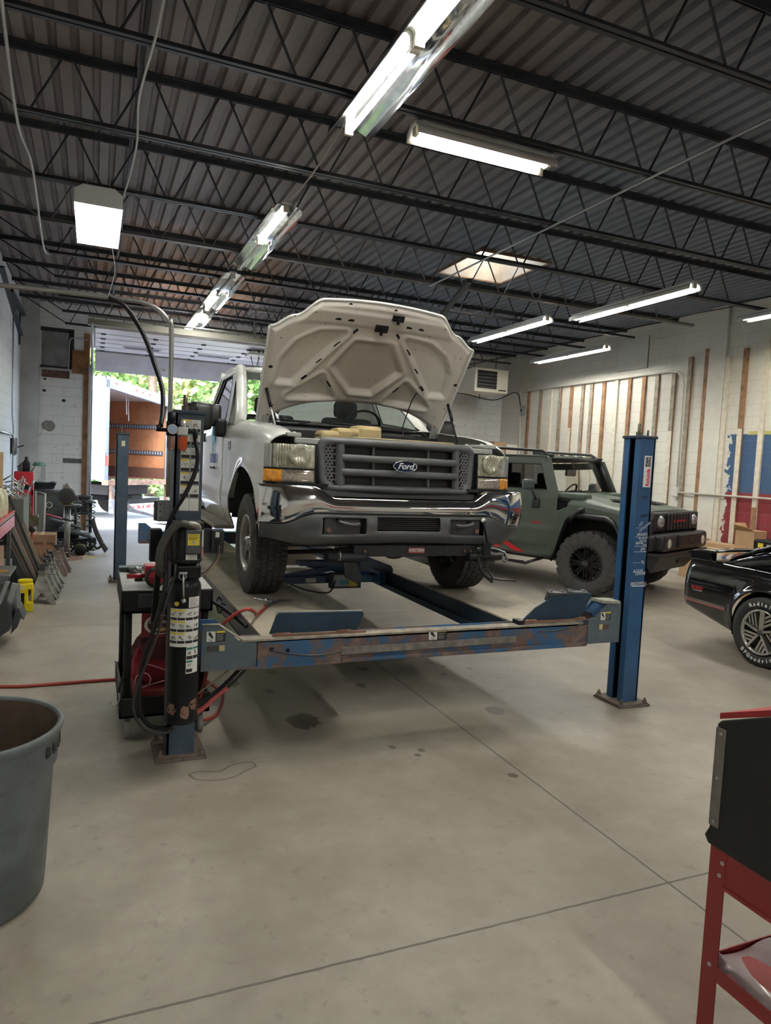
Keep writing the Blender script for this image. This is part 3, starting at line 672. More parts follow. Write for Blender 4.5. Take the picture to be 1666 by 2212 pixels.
WS2 = m.done('wheel_stop', STB, t, label='stop plate with two hook plates')
MB().box(2.7, 3.22, 3.905, 3.935, .68, .69).done('hinge_leaf', RUSTY, WS2)
for xx in (2.76, 3.17): MB().cyl((xx-.045, 3.92, .69), (xx+.045, 3.92, .69), .013, n=12).done('hinge_barrel', RUSTY, WS2)
for xx, w_ in ((2.9, .15), (3.07, .16)):
    m = MB(); m.obox((xx+w_/2, 3.945, .85), (w_, .03, .07), ry=.06, rx=.35); m.box(xx+.02, xx+.035, 3.93, 3.97, .875, .895); m.box(xx+w_-.03, xx+w_-.015, 3.93, 3.97, .87, .89)
    m.done('hook_plate', mat('grey hook plate', (.1, .11, .12), .5, .3, var=.2, scale=10), WS2)
m = MB(); m.box(2.655, 2.70, 3.9, 3.98, .672, .70); m.done('stop_bracket', BLACK, WS2)
# chalk notes and badge on the right post
CH = mat('white chalk', (.62, .65, .68), .9); PY = 3.978
def note(s, x, z, size, rot=0., m_=CH, par=PFR, ext=.0006, sx=1., y=PY, name='chalk_note', shear=.15):
    M = place((x, y, z)) @ Matrix.Rotation(rot, 4, 'Z'); return text(s, size, M, m_, par, name, ext, sx=sx, shear=shear)
px0 = 3.735
for z in (1.22, 1.12, 1.075, .99, .905, .80, .69):
    pass
def zz_(py): return 1.7-(py-1020.)*3.98/1560*1.0
for s_, py, sz, dx, rot in (('1ST', 1155, .03, -.02, .6), ('CUTTINGER', 1162, .022, .02, .6), ('BRINKS', 1184, .03, 0, .05), ('00-58-59', 1194, .024, .01, .05), ('TP2 92', 1203, .024, .01, .05), ('BRINK', 1209, .026, -.02, .05), ('7215', 1214, .02, .03, 0), ('IPS', 1228, .038, .015, 0), ('B/L', 1262, .018, .02, .0), ('SYL', 1267, .018, .03, .1), ('AQUA', 1290, .032, -.015, .05), ('LEISURE', 1298, .028, .01, .05), ('BRIDWELL', 1327, .033, 0, .03)):
    note(s_, px0+dx, zz_(py), sz, rot)
for py, w_, th in ((1165, .1, .002), (1191, .04, .002), (1218, .12, .003), (1234, .12, .003), (1266, .07, .002), (1294, .11, .002), (1334, .13, .008)):
    MB().box(px0-.065, px0-.065+w_, PY-.001, PY, zz_(py)-th/2, zz_(py)+th/2).done('chalk_line', CH, PFR)
note('85 95', px0, zz_(1076), .022, 0, BLKP); note('SMITH', px0+.01, zz_(1130), .03, .1, BLKP)
o = MB().box(px0-.03, px0+.04, PY-.002, PY, 1.63, 1.86).done('badge', mat('badge white', (.75, .75, .78), .4), PFR, label='white badge with red lettering')
RED = mat('label red', (.6, .02, .05), .5)
M = place((px0+.012, PY-.003, 1.702), (0, 0, 1), (-1, 0, 0)); text('Rotunda', .046, M, RED, o, 'lettering', .0005, sx=.8, bold=.0012)
MB().box(px0-.018, px0+.028, PY-.003, PY-.002, 1.78, 1.85).done('logo_field', BLKP, o)
m = MB(); m.ring((0, 0, 0), 1, .06, 'Y', 24, 5); m.xf(Matrix.Translation((px0+.005, PY-.004, 1.815)) @ Matrix.Diagonal((.017, .01, .031, 1))); m.done('logo_oval', WHITEP, o)
text('Ford', .026, place((px0+.005, PY-.004, 1.815), (0, 0, 1), (-1, 0, 0)), WHITEP, o, 'logo_script', .0005, shear=.3)
# stickers all over the front left post
st = MB().box(.43, .545, 3.938, 3.945, 1.385, 1.9).done('instruction_panel', mat('slate panel', (.06, .075, .09), .5), PFL)
rows = 7; z1 = 1.895; rr = random.Random(5)
for r_ in range(rows):
    for c_ in range(2):
        x0 = .436+c_*.052; zt = z1-r_*.0715; hh = .068
        base = MB().box(x0, x0+.05, 3.9355, 3.938, zt-hh, zt).done('instruction_label', WHITEP, st)
        if r_ == 6: continue
        head = [YELP, mat('green heading', (.03, .2, .16), .5), mat('green heading', (.03, .2, .16), .5), YELP, YELP, YELP][r_]
        MB().box(x0+.002, x0+.048, 3.935, 3.9355, zt-.009, zt-.001).done('heading', head if c_ == 0 or r_ in (1, 2) else WHITEP, base)
        MB().box(x0+.002, x0+.048, 3.935, 3.9355, zt-hh+.002, zt-hh+.02).done('caption_field', BLKP, base)
        m = MB()
        for k in range(4):
            a0 = (x0+.008+rr.random()*.034, 3.9345, zt-.015-rr.random()*.026); a1 = (x0+.008+rr.random()*.034, 3.9345, zt-.015-rr.random()*.026)
            m.bar(a0, a1, .0035, .001)
        m.done('pictogram', BLKP, base)
# ================================================================ power unit strapped to the left post
GB = mat('glossy black paint', (.006, .007, .008), .3, coat=.08, spec=.25, bump=.05, bscale=8)
t = thing('hydraulic_power_unit', 'tall black hydraulic pump cylinder covered in stickers on the left post', 'hydraulic pump', (.462, 3.825, 0))
m = MB(); m.lathe([(0, .255), (.06, .255), (.078, .262), (.088, .275), (.0885, .29), (.0865, .3), (.0865, .96), (.088, .965), (.088, 1.0), (.084, 1.02), (.06, 1.055), (.05, 1.06), (.05, 1.1)], n=40); m.done('oil_tank', GB, t)
m = MB(); rr = random.Random(2)
for cx, cz in ((-.75, .35), (.15, .335), (.75, .37)):
    n = 14; pts = []
    for i in range(n):
        q = 2*PI*i/n; pts.append((cx+.3*math.cos(q)*(.7+.5*rr.random()), cz+.035*math.sin(q)*(.7+.5*rr.random())))
    ctr = (cx, cz); R_ = .0872
    vs = [(R_*math.sin(a), -R_*math.cos(a), h) for a, h in pts]+[(R_*math.sin(cx), -R_*math.cos(cx)-.0002, cz)]
    m.add(vs, [(i, (i+1) % n, n) for i in range(n)])
m.done('rust_patch', RUSTY, t)
def wrap(z0, z1, a0, a1, R_, m_, name, par, seg=10):
    mm = MB(); mm.grid(lambda u, v: (R_*math.sin(lerp(a0, a1, u)), -R_*math.cos(lerp(a0, a1, u)), lerp(z0, z1, v)), seg, 1); return mm.done(name, m_, par)
W1 = wrap(.69, .895, -.98, .98, .0872, WHITEP, 'warning_sticker', t, 24)
GRN = mat('green heading', (.03, .2, .16), .5)
for r_ in range(3):
    zt = .893-.062*r_
    for c_ in range(4):
        a0 = -.98+.49*c_; 
        wrap(zt-.012, zt-.002, a0+.02, a0+.47, .0876, YELP if c_ < 2 else WHITEP, 'heading', W1, 4)
        wrap(zt-.06, zt-.046, a0+.02, a0+.47, .0876, BLKP, 'caption_field', W1, 4)
        mm = MB()
        for k in range(5):
            p = []
            for _ in range(2):
                a = a0+.08+rr.random()*.34; z = zt-.015-rr.random()*.028; p.append((.0878*math.sin(a), -.0878*math.cos(a), z))
            mm.bar(p[0], p[1], .0045, .0015)
        mm.done('pictogram', BLKP, W1)
W2 = wrap(.545, .69, .1, .98, .0872, WHITEP, 'green_sticker', t, 12)
for r_ in range(2):
    zt = .688-.07*r_
    for c_ in range(2):
        a0 = .12+.43*c_
        if r_ == 1 and c_ == 1: continue
        wrap(zt-.014, zt-.003, a0, a0+.4, .0876, GRN, 'heading', W2, 4); wrap(zt-.066, zt-.048, a0, a0+.4, .0876, BLKP, 'caption_field', W2, 4)
        mm = MB()
        for k in range(4):
            p = []
            for _ in range(2):
                a = a0+.06+rr.random()*.28; z = zt-.018-rr.random()*.025; p.append((.0878*math.sin(a), -.0878*math.cos(a), z))
            mm.bar(p[0], p[1], .004, .0015)
        mm.done('pictogram', BLKP, W2)
W3 = wrap(.90, .955, .18, .98, .0872, WHITEP, 'text_sticker', t, 10)
for k in range(6): wrap(.905+.008*k, .908+.008*k, .24, .92-.1*(k % 3), .0876, mat('ink grey', (.25, .25, .25), .7), 'text_line', W3, 6)
MB().cyl((-.045, -.074, .922), (-.046, -.084, .922), .012, n=14).done('yellow_cap', mat('brass yellow', (.5, .38, .05), .4), t)
MB().cyl((.02, -.03, 1.04), (.028, -.045, 1.085), .026, n=18).done('filler_cap', BLACK, t)
m = MB(); m.cyl((-.012, -.088, .94), (-.02, -.11, 1.09), .0055, n=8); m.sphere((-.012, -.088, .938), .014, 10); m.box(-.04, 0, -.115, -.1, 1.085, 1.095); m.done('release_lever', STEEL, t)
MB().ring((-.022, -.1, 1.07), .018, .003, 'Y', 16, 6).done('lever_ring', STEEL, t)
m = MB(); m.box(-.05, .075, -.075, .05, 1.055, 1.12, ch=.006); m.cyl((.045, -.075, 1.09), (.045, -.083, 1.09), .014, n=6); m.done('valve_block', GB, t)
# motor
m = MB(); m.lathe([(0, 1.12), (.07, 1.12), (.078, 1.135), (.082, 1.15), (.08, 1.32), (.07, 1.345), (0, 1.35)], n=36); m.done('motor', GB, t)
m = MB(); m.lathe([(.0835, 1.135), (.0865, 1.14), (.0865, 1.15), (.0835, 1.155)], n=36); m.done('motor_band', BLACK, t)
MB().box(-.072, .085, -.07, .06, 1.315, 1.352, ch=.008).done('top_bracket', BLACK, t)
o = MB().box(-.012, .065, -.12, -.06, 1.19, 1.315, ch=.004).done('switch_cover', mat('brushed cover', (.10, .11, .12), .3, .6), t)
l_ = MB().box(-.004, .056, -.1215, -.12, 1.235, 1.295).done('notice_label', YELP, o)
text('NOTICE', .011, place((.026, -.122, 1.288)), BLKP, l_, 'lettering', .0003)
for k in range(3): MB().box(.002, .05-.006*k, -.1222, -.1215, 1.277-.006*k, 1.279-.006*k).done('text_line', BLKP, l_)
MB().cyl((.026, -.123, 1.252), (.026, -.13, 1.252), .008, n=12).done('switch_button', STEEL, o)
l_ = MB().box(-.008, .05, -.0905, -.089, 1.155, 1.183).done('capacity_label', WHITEP, t)
MB().box(-.008, .05, -.089, -.07, 1.158, 1.18).done('label_backing', BLACK, t)
text('CAPACITY', .010, place((.021, -.091, 1.175)), BLKP, l_, 'lettering', .0003); text('14,000 LBS', .009, place((.021, -.091, 1.163)), BLKP, l_, 'lettering', .0003)
m = MB(); m.box(.0755, .084, -.066, -.05, 1.22, 1.31); m.done('side_label', WHITEP, t); MB().box(.0755, .084, -.066, -.05, 1.17, 1.215).done('side_label', mat('pink label', (.6, .25, .2), .5), t)
# ribbed conduit to the motor
pts = spline([(.02, -.1, 1.33), (-.02, -.1, 1.345), (-.06, -.1, 1.335), (-.1, -.1, 1.29), (-.135, -.1, 1.21), (-.14, -.09, 1.13), (-.13, -.06, 1.09), (-.11, .02, 1.06)], 12)
n = len(pts); MB().tube(pts, .02, 10, rf=lambda u: .019+(.003 if int(u*(n-1)) % 2 else 0)).done('ribbed_conduit', mat('grey ribbed conduit', (.05, .046, .04), .5, .1), t)
MB().tube(spline([(.0, -.1, 1.343), (.02, -.1, 1.34), (.045, -.095, 1.33), (.05, -.09, 1.3)]), .02, 10).done('conduit_elbow', mat('pale elbow', (.2, .19, .17), .4, .5), t)
# lower bracket hanging bolts
for a in (-.055, .055): MB().cyl((a, -.06, 1.055), (a, -.06, 1.13), .008, n=8).done('mount_bolt', DARKST, t)
# air treatment unit at the top of the post
t = thing('air_regulator', 'air filter regulator with round gauge and amber oil bowl on the left post top', 'air regulator', (.43, 3.9, 1.8))
m = MB(); m.box(-.075, -.03, -.02, .025, .0, .08, ch=.006); m.cyl((-.05, 0, .07), (-.05, 0, .125), .022); m.done('regulator_body', BLACK, t)
m = MB(); m.cyl((-.048, -.03, .035), (-.048, -.05, .035), .026, n=24); m.done('gauge', STEEL, t)
MB().cyl((-.048, -.05, .035), (-.048, -.052, .035), .022, n=24).done('gauge_face', mat('gauge face', (.35, .45, .6), .2), t)
MB().lathe([(.0, -.075), (.012, -.075), (.022, -.06), (.022, .0)], (-.05, 0, 0), n=18).done('filter_bowl', mat('smoky bowl', (.4, .25, .2), .1, trans=.6), t)
m = MB(); m.box(-.02, .035, -.02, .02, .005, .05, ch=.005); m.cyl((.01, 0, .05), (.01, 0, .085), .014); m.done('lubricator_body', mat('pale cast metal', (.55, .55, .53), .4, .4), t)
MB().lathe([(.0, -.075), (.014, -.075), (.025, -.06), (.025, .0)], (.01, 0, 0), n=18).done('oil_bowl', mat('amber oil', (.55, .08, .02), .15, coat=.5), t)
m = MB(); m.cyl((.035, 0, .03), (.075, 0, .03), .01); m.cyl((.075, 0, .045), (.075, 0, -.005), .013); m.done('outlet_fitting', BLACK, t)
m = MB(); m.tube(spline([(-.11, 0, .03), (-.075, 0, .03)]), .01); m.cyl((-.115, 0, .02), (-.115, 0, .055), .012); m.done('inlet_elbow', BLACK, t)
# air line hanging from the ceiling pipe
o = MB().tube(spline([(.06, 4.28, 2.56), (.15, 4.28, 2.52), (.25, 4.26, 2.37), (.31, 4.2, 2.2), (.345, 4.1, 2.06), (.34, 3.98, 1.93), (.325, 3.9, 1.85)]), .013, 8).done('air_hose', BLACK); tag(o, 'black air hose curving down from the ceiling pipe to the regulator', 'hose')
o = MB().tube(spline([(.505, 3.9, 1.79), (.515, 3.86, 1.72), (.51, 3.85, 1.64), (.48, 3.84, 1.55), (.44, 3.83, 1.47), (.40, 3.83, 1.4), (.365, 3.83, 1.3), (.36, 3.8, 1.15), (.35, 3.72, 1.0), (.3, 3.7, .8), (.25, 3.7, .62), (.235, 3.7, .45), (.25, 3.72, .35), (.31, 3.75, .27), (.4, 3.83, .23), (.46, 3.9, .26)]), .012, 8).done('air_hose', BLACK); tag(o, 'black hose running down the post in front of the cart', 'hose')
o = MB().tube(spline([(.40, 3.75, 1.06), (.36, 3.7, .95), (.31, 3.68, .75), (.22, 3.67, .5), (.215, 3.67, .38), (.27, 3.7, .28), (.36, 3.73, .235), (.42, 3.77, .24)]), .007, 8).done('thin_hose', mat('black hose matt', (.02, .02, .022), .6)); tag(o, 'thin black hose looping below the thicker one at the pump', 'hose')
# big steel service pipe
PIPE = mat('grey steel pipe', (.33, .33, .32), .35, .8, var=.1)
pts = [(-1.4, 4.3, 2.5), (-.477, 4.3, 2.555), (.15, 4.3, 2.565), (.25, 4.3, 2.56), (.33, 4.3, 2.53), (.385, 4.3, 2.47), (.405, 4.3, 2.38), (.41, 4.3, 1.45)]
o = MB().tube(spline(pts, 5), .0135, 12).done('service_pipe', PIPE); tag(o, 'grey steel pipe coming from the left and bending down beside the post', 'pipe')
t = thing('junction_box', 'grey metal junction box with round knockouts left of the post', 'electrical box', (.39, 4.25, 1.37))
MB().box(-.045, .035, -.03, .03, -.06, .065, ch=.005).done('enclosure', GALV, t)
for k in range(3): MB().cyl((.012, -.03, .04-.04*k), (.012, -.033, .04-.04*k), .014, n=18).done('knockout', mat('light steel', (.5, .51, .52), .35, .7), t)
for k in range(3): MB().cyl((-.028, -.03, .04-.04*k), (-.028, -.032, .04-.04*k), .004, n=8).done('screw', BLACK, t)
MB().box(-.06, -.045, -.03, .03, -.055, .06).done('cover_flange', DARKST, t)
m = MB(); m.box(.3, .36, 4.05, 4.15, 1.1, 1.28); m.bar((.33, 4.1, .75), (.36, 4.1, 1.2), .05, .03)
o = m.done('cable_bracket', BLACK); tag(o, 'black angled bracket left of the post, below the junction box', 'bracket')
# limit switch box right of the post
t = thing('limit_switch_box', 'black steel control box right of the pump with two wires', 'control box', (.62, 4.12, 1.2))
m = MB(); m.box(-.1, .09, 0, .01, -.06, .08); m.box(.02, .09, -.035, 0, -.06, .075); m.done('bracket_channel', mat('satin dark steel', (.03, .034, .042), .35, .3), t)
MB().cyl((.052, -.035, .01), (.052, -.05, .01), .015, n=18).done('button', BLACK, t); MB().box(.04, .062, -.037, -.035, .035, .065).done('label', WHITEP, t)
for k, c_ in enumerate((BLACK, mat('brown wire', (.12, .05, .02), .5))):
    MB().tube(spline([(.05+.01*k, -.05, -.005-.01*k), (.04+.01*k, -.08, -.08-.01*k), (-.02, -.15, -.14-.012*k), (-.09, -.22, -.16-.014*k)]), .004, 6).done('wire', c_, t)
# hoses hanging below the front beam to the pump
for k, (c_, r_, lab, pts) in enumerate((
    (mat('red rubber hose', (.28, .035, .025), .5), .011, 'red air hose going from the floor up behind the pump to the runway', [(.6, 4.3, .1), (.63, 4.2, .3), (.66, 4.15, .5), (.7, 4.15, .66), (.77, 4.15, .74), (.86, 4.15, .79), (.93, 4.22, .76), (1.0, 4.45, .69), (1.12, 4.72, .675)]),
    (BLACK, .012, 'thick black hose sagging from the front beam to the pump base', [(.5, 3.95, .29), (.62, 3.95, .33), (.72, 3.96, .4), (.82, 3.97, .5), (.86, 3.99, .56)]),
    (mat('dark hose', (.03, .028, .026), .6), .009, 'thin dark hose beside the thick hose under the front beam', [(.5, 4.0, .26), (.64, 4.0, .3), (.76, 4.0, .38), (.87, 4.0, .5), (.9, 4.0, .56)]),
    (mat('tan wire', (.2, .16, .11), .6), .005, 'thin tan cable hanging under the front beam', [(.54, 3.97, .33), (.66, 3.97, .42), (.78, 3.97, .51), (.8, 3.98, .55)]),
    (mat('pink red hose', (.5, .1, .09), .45), .014, 'pink red hose end lying at the pump base', [(.5, 3.99, .2), (.6, 3.98, .26), (.68, 3.98, .33), (.74, 3.98, .37)]))):
    o = MB().tube(spline(pts, 6), r_, 8).done('hose', c_); tag(o, lab, 'hose')
o = MB().tube(spline([(-1.3, 5.6, .012), (-.8, 5.52, .012), (-.46, 5.44, .012), (-.28, 5.44, .012), (.17, 5.45, .012), (.5, 5.42, .012), (.77, 5.31, .012), (.87, 5.06, .012), (.87, 4.86, .012), (.78, 4.55, .012), (.65, 4.35, .05), (.6, 4.3, .1)], 8), .012, 8).done('air_hose', mat('red rubber hose', (.28, .035, .025), .5)); tag(o, 'red hose lying across the floor from the left edge to behind the pump', 'hose')
o = MB().tube(spline([(.52, 4.6, .78), (.6, 4.5, .81), (.7, 4.35, .80), (.78, 4.2, .76), (.86, 4.08, .7)]), .012, 8).done('loop_hose', BLACK); tag(o, 'black hose arching over the left shoulder of the front beam', 'hose')
# blow gun and air fitting on the left runway
t = thing('blow_gun', 'chrome air tool and coupler lying in front of the left tyre', 'air tool', (1.16, 4.86, .672))
m = MB(); m.cyl((-.06, .12, .012), (0, 0, .02), .01); m.sphere((0, -.01, .022), .02, 10); m.sphere((.03, -.02, .018), .016, 10); m.done('chrome_body', mat('chrome', (.8, .8, .8), .08, 1.), t)
m = MB(); m.tube(spline([(-.04, -.14, .01), (.03, -.06, .014), (.1, 0, .02), (.2, .04, .012)]), .013, 8, rf=lambda u: .014-.008*u); m.done('coupler', DARKST, t)
# rolling jack between the runways
t = thing('rolling_jack', 'blue rolling bridge jack with pump between the runways under the truck', 'jack', (2.115, 6.4, .55))
m = MB(); m.box(-.56, .56, -.12, -.06, .0, .06); m.box(-.56, .56, .06, .12, .0, .06); m.box(-.56, -.5, -.14, .14, -.03, .1); m.box(.5, .56, -.14, .14, -.03, .1); m.done('frame', BLUE, t)
m = MB(); m.bar((-.45, -.03, .05), (.2, -.03, .16), .05); m.bar((.45, .03, .05), (-.2, .03, .16), .05); m.box(-.3, .3, -.08, .08, .16, .2); m.done('scissor', BLUE, t)
m = MB(); m.box(-.03, .28, -.2, -.13, -.04, .11, ch=.006); m.done('pump_box', mat('dark box', (.03, .035, .04), .5), t)
m = MB(); m.box(0, .24, -.205, -.2, -.02, .09); m.done('pump_label', mat('pale blue label', (.4, .42, .5), .5), t)
m = MB(); m.box(.06, .15, -.21, -.205, .0, .04); m.done('label', mat('teal label', (.1, .35, .42), .5), t)
m = MB(); m.cyl((.18, -.22, .03), (.18, -.2, .03), .03, n=14); m.box(.15, .22, -.215, -.205, -.02, .03); m.done('yellow_knob', mat('yellow knob', (.65, .5, .03), .5), t)
m = MB(); m.tube(spline([(-.4, -.13, .0), (-.25, -.2, -.05), (-.05, -.22, -.07), (.02, -.2, .04)]), .007, 6); m.done('jack_hose', BLACK, t)
MB().box(-.25, -.15, -.125, -.12, .01, .05).done('side_label', WHITEP, t)
# ================================================================ utility cart and tools
t = thing('utility_cart', 'black two-shelf utility cart with grey top tray behind the pump', 'cart', (.425, 4.66, 0))
CB = mat('black cart plastic', (.011, .011, .012), .5, spec=.3, bump=.1, bscale=60)
CG = mat('grey tray liner', (.30, .31, .30), .6, var=.12, scale=10)
W_, D_ = .26, .40
def tray(z0, z1):
    m = MB(); th = .02; m.use(0)
    m.box(-W_, W_, -D_, -D_+th, z0, z1); m.box(-W_, W_, D_-th, D_, z0, z1); m.box(-W_, -W_+th, -D_, D_, z0, z1); m.box(W_-th, W_, -D_, D_, z0, z1); m.box(-W_, W_, -D_, D_, z0, z0+.02); return m
CT = tray(.765, .90).done('upper_tray', CB, t, bevel=.008)
MB().box(-W_+.004, W_-.004, -D_+.004, D_-.004, .885, .902, ch=.004).done('tray_liner', CG, CT)
MB().box(-.17, -.04, -D_-.012, -D_+.0, .80, .88, ch=.008).done('handle_recess', mat('slate plastic', (.035, .04, .045), .5), CT)
CL = tray(.14, .26).done('lower_tray', CB, t, bevel=.008)
MB().box(-.19, -.04, -D_-.01, -D_, .19, .245, ch=.008).done('handle_recess', CB, CL)
for sx in (-1, 1):
    for sy_ in (-1, 1):
        MB().cyl((sx*(W_-.04), sy_*(D_-.05), .2), (sx*(W_-.04), sy_*(D_-.05), .78), .023, n=14).done('leg_post', CB, t)
        c = thing_c = MB().box(sx*(W_-.05)-.015, sx*(W_-.05)+.015, sy_*(D_-.06)-.02, sy_*(D_-.06)+.02, .09, .14).done('caster', DARKST, t)
        MB().cyl((sx*(W_-.05)-.016, sy_*(D_-.06), .055), (sx*(W_-.05)+.016, sy_*(D_-.06), .055), .055, n=20).done('caster_wheel', mat('grey wheel', (.2, .2, .19), .5), c)
# sign inside the cart
t = thing('tin_sign', 'dark red sign with a white oval logo fixed under the cart top', 'sign', (.44, 4.30, .685))
MB().box(-.16, .2, 0, .006, -.075, .07).done('sign_board', mat('dark red sign', (.22, .02, .03), .5), t)
m = MB(); m.lathe([(0, 0), (1, 0)], n=28, smooth=False); m.xf(Matrix.Translation((-.06, -.002, 0)) @ Matrix.Rotation(PI/2, 4, 'X') @ Matrix.Diagonal((.085, .06, 1, 1))); m.done('white_oval', WHITEP, t)
m = MB(); m.lathe([(0, 0), (1, 0)], n=28, smooth=False); m.xf(Matrix.Translation((-.05, -.004, 0)) @ Matrix.Rotation(PI/2, 4, 'X') @ Matrix.Diagonal((.077, .053, 1, 1))); m.done('dark_oval', mat('dark maroon', (.06, .02, .02), .5), t)
text('Pep Boys', .034, place((-.055, -.006, .018)), WHITEP, t, 'lettering', .0005, shear=.2, bold=.0006)
text('THE', .011, place((-.06, -.006, .04)), WHITEP, t, 'lettering', .0005); text('9.0', .018, place((-.045, -.006, -.008)), mat('gold ink', (.5, .35, .1), .5), t, 'lettering', .0005)
m = MB(); m.prism([(-.1, -.03), (-.06, -.018), (.0, -.02), (.015, -.03), (-.05, -.042)], 'Y', -.007, -.005); m.done('gold_emblem', mat('gold ink', (.5, .35, .1), .5), t)
MB().box(.02, .18, -.003, 0, -.04, .05).done('blue_panel', mat('blue panel', (.04, .12, .3), .5), t)
# red cloths and boxes on the lower tray
def cloth(name, label, c, sz, col, seed, amp=.05, cat='cloth'):
    r = random.Random(seed); ph = [(r.uniform(3, 9), r.uniform(3, 9), r.uniform(0, 6), r.uniform(.3, 1)) for _ in range(9)]
    def f(u, v):
        th = 2*PI*u; p = PI*(v*.5); d = 1+sum(a4*math.sin(a1*th*.5*2//1*1+a3+a2*p) for a1, a2, a3, a4 in ph)*amp
        return (c[0]+sz[0]*math.cos(th)*math.cos(p)*d, c[1]+sz[1]*math.sin(th)*math.cos(p)*d, c[2]+sz[2]*math.sin(p)*d)
    m = MB(); m.grid(f, 72, 30); o = m.done(name, col); tag(o, label, cat); return o
RC = mat('crimson cloth', (.22, .018, .03), .9, var=.25, scale=12, bump=.3, bscale=40); DC = mat('dark maroon cloth', (.075, .018, .022), .9, var=.3, scale=10, bump=.3, bscale=40)
o = MB().box(.25, .62, 4.36, 4.9, .165, .27, ch=.01).done('red_box', mat('dusty red box', (.24, .04, .04), .7, var=.1)); tag(o, 'flat dusty red box at the bottom of the cart shelf', 'box')
t = thing('red_bag', 'crimson fabric bag with pink drawstring on the cart shelf', 'bag', (.40, 4.6, .27))
m = MB()
def f(u, v):
    th = 2*PI*u; p = PI*(v-.5); k = 1+.06*math.sin(5*th+3*p)+.04*math.sin(11*th-4*p)
    sg = lambda q, e: math.copysign(abs(q)**e, q)
    return (.16*sg(math.cos(p), .5)*sg(math.cos(th), .6)*k, .2*sg(math.cos(p), .5)*sg(math.sin(th), .6)*k, .11+.11*sg(math.sin(p), .7)*k)
m.grid(f, 64, 32); m.done('bag_body', RC, t)
PK = mat('pink cord', (.6, .3, .3), .7)
m = MB(); m.tube(spline([(-.08, -.235, .16), (.0, -.24, .13), (.06, -.24, .1), (.1, -.235, .09), (.16, -.2, .12), (.1, -.235, .075), (.02, -.24, .05), (-.1, -.23, .02)]), .004, 5); m.ring((-.1, -.235, .06), .045, .004, 'Y', 20, 5); m.done('drawstring', PK, t)
cloth('shop_cloth', 'heap of dark maroon shop cloths on top of the red bag', (.42, 4.6, .44), (.17, .19, .15), DC, 4, .045)
o = MB().box(.60, .655, 4.36, 4.8, .165, .46, ch=.004).done('cardboard_piece', mat('brown cardboard', (.26, .13, .06), .8, var=.1)); tag(o, 'brown cardboard piece standing at the right end of the cart shelf', 'cardboard')
# bungee strap with hook
t = thing('bungee_cord', 'black bungee strap with a wire hook hanging at the cart left side', 'strap', (.17, 4.3, 0))
MB().tube(spline([(.06, .03, .5), (.03, 0, .42), (-.0, -.03, .35), (-.01, -.04, .3)]), .008, 6).done('strap', BLACK, t)
MB().tube(spline([(-.01, -.04, .3), (-.005, -.045, .26), (-.02, -.045, .235), (-.045, -.045, .235), (-.055, -.045, .255)]), .003, 6).done('hook', STEEL, t)
# tools on the cart top
t = thing('impact_wrench', 'red and black cordless tool with round end lying on the cart', 'power tool', (.355, 4.36, .965))
MB().lathe([(0, -.055), (.045, -.055), (.058, -.045), (.062, -.03), (.062, .0), (.056, .03), (.04, .12), (.025, .14)], (0, 0, 0), 'Y', 28).done('motor_end', mat('black rubber grip', (.02, .018, .018), .6), t)
o = MB().lathe([(0, -.058), (.04, -.058), (.042, -.055)], (0, 0, 0), 'Y', 28).done('end_cap', mat('tool red', (.35, .01, .03), .35), t)
text('FUEL', .022, place((0, -.0595, 0), (0, 0, 1), (-1, 0, 0)), WHITEP, o, 'lettering', .0004)
m = MB(); m.box(-.062, .04, -.03, .1, .01, .068, ch=.012); m.done('housing', mat('tool red', (.35, .01, .03), .35), t)
m = MB(); m.cyl((-.16, -.01, .005), (-.05, .0, .005), .014, n=12); m.done('red_handle', mat('tool red', (.35, .01, .03), .35), t)
m = MB(); m.cyl((.03, .1, .02), (.17, .12, .0), .022, n=12); m.done('grip', mat('tan grip', (.3, .26, .22), .5), t)
t = thing('socket_case', 'dark open socket case at the back of the cart top', 'tool case', (.34, 4.98, .903))
MB().box(-.17, .02, -.05, .05, 0, .03, ch=.005).done('case', mat('dark green case', (.03, .045, .045), .5), t)
for k in range(7):
    x = .24+.045*k
    o = MB().cyl((x, 4.93, .922), (x+.02, 4.85, .921), .018, n=12)
    o.cyl((x+.02, 4.85, .921), (x+.04, 4.78, .914), .011, n=12); o = o.done('socket', mat('chrome socket', (.6, .6, .6), .15, 1.) if k % 2 else DARKST); tag(o, ['leftmost', 'second', 'third', 'fourth', 'fifth', 'sixth', 'rightmost'][k]+' chrome socket in the row on the cart top', 'socket', 'sockets lying on the cart')
t = thing('ratchet', 'long steel ratchet with black end lying on the cart', 'wrench', (.3, 4.70, .914))
MB().cyl((-.09, .0, .0), (-.02, .01, .0), .011, n=10).done('grip', DARKST, t); MB().cyl((-.02, .01, 0), (.1, .02, 0), .006, n=8).done('shaft', STEEL, t)
t = thing('green_screwdriver', 'tool with a lime green band lying on the cart', 'screwdriver', (.31, 4.56, .918))
MB().cyl((-.06, 0, 0), (-.015, .005, 0), .015, n=10).done('grip', BLACK, t); MB().cyl((-.015, .005, 0), (.05, .012, 0), .016, n=12).done('green_band', mat('lime green', (.18, .5, .03), .4), t)
o = MB().tube(spline([(.59, 4.42, .907), (.5, 4.36, .907), (.46, 4.28, .90), (.445, 4.235, .84), (.44, 4.235, .74), (.44, 4.235, .62)]), .004, 6).done('tan_cord', mat('tan cord 2', (.32, .22, .13), .6)); tag(o, 'thin tan cord draped over the cart front edge', 'cord')
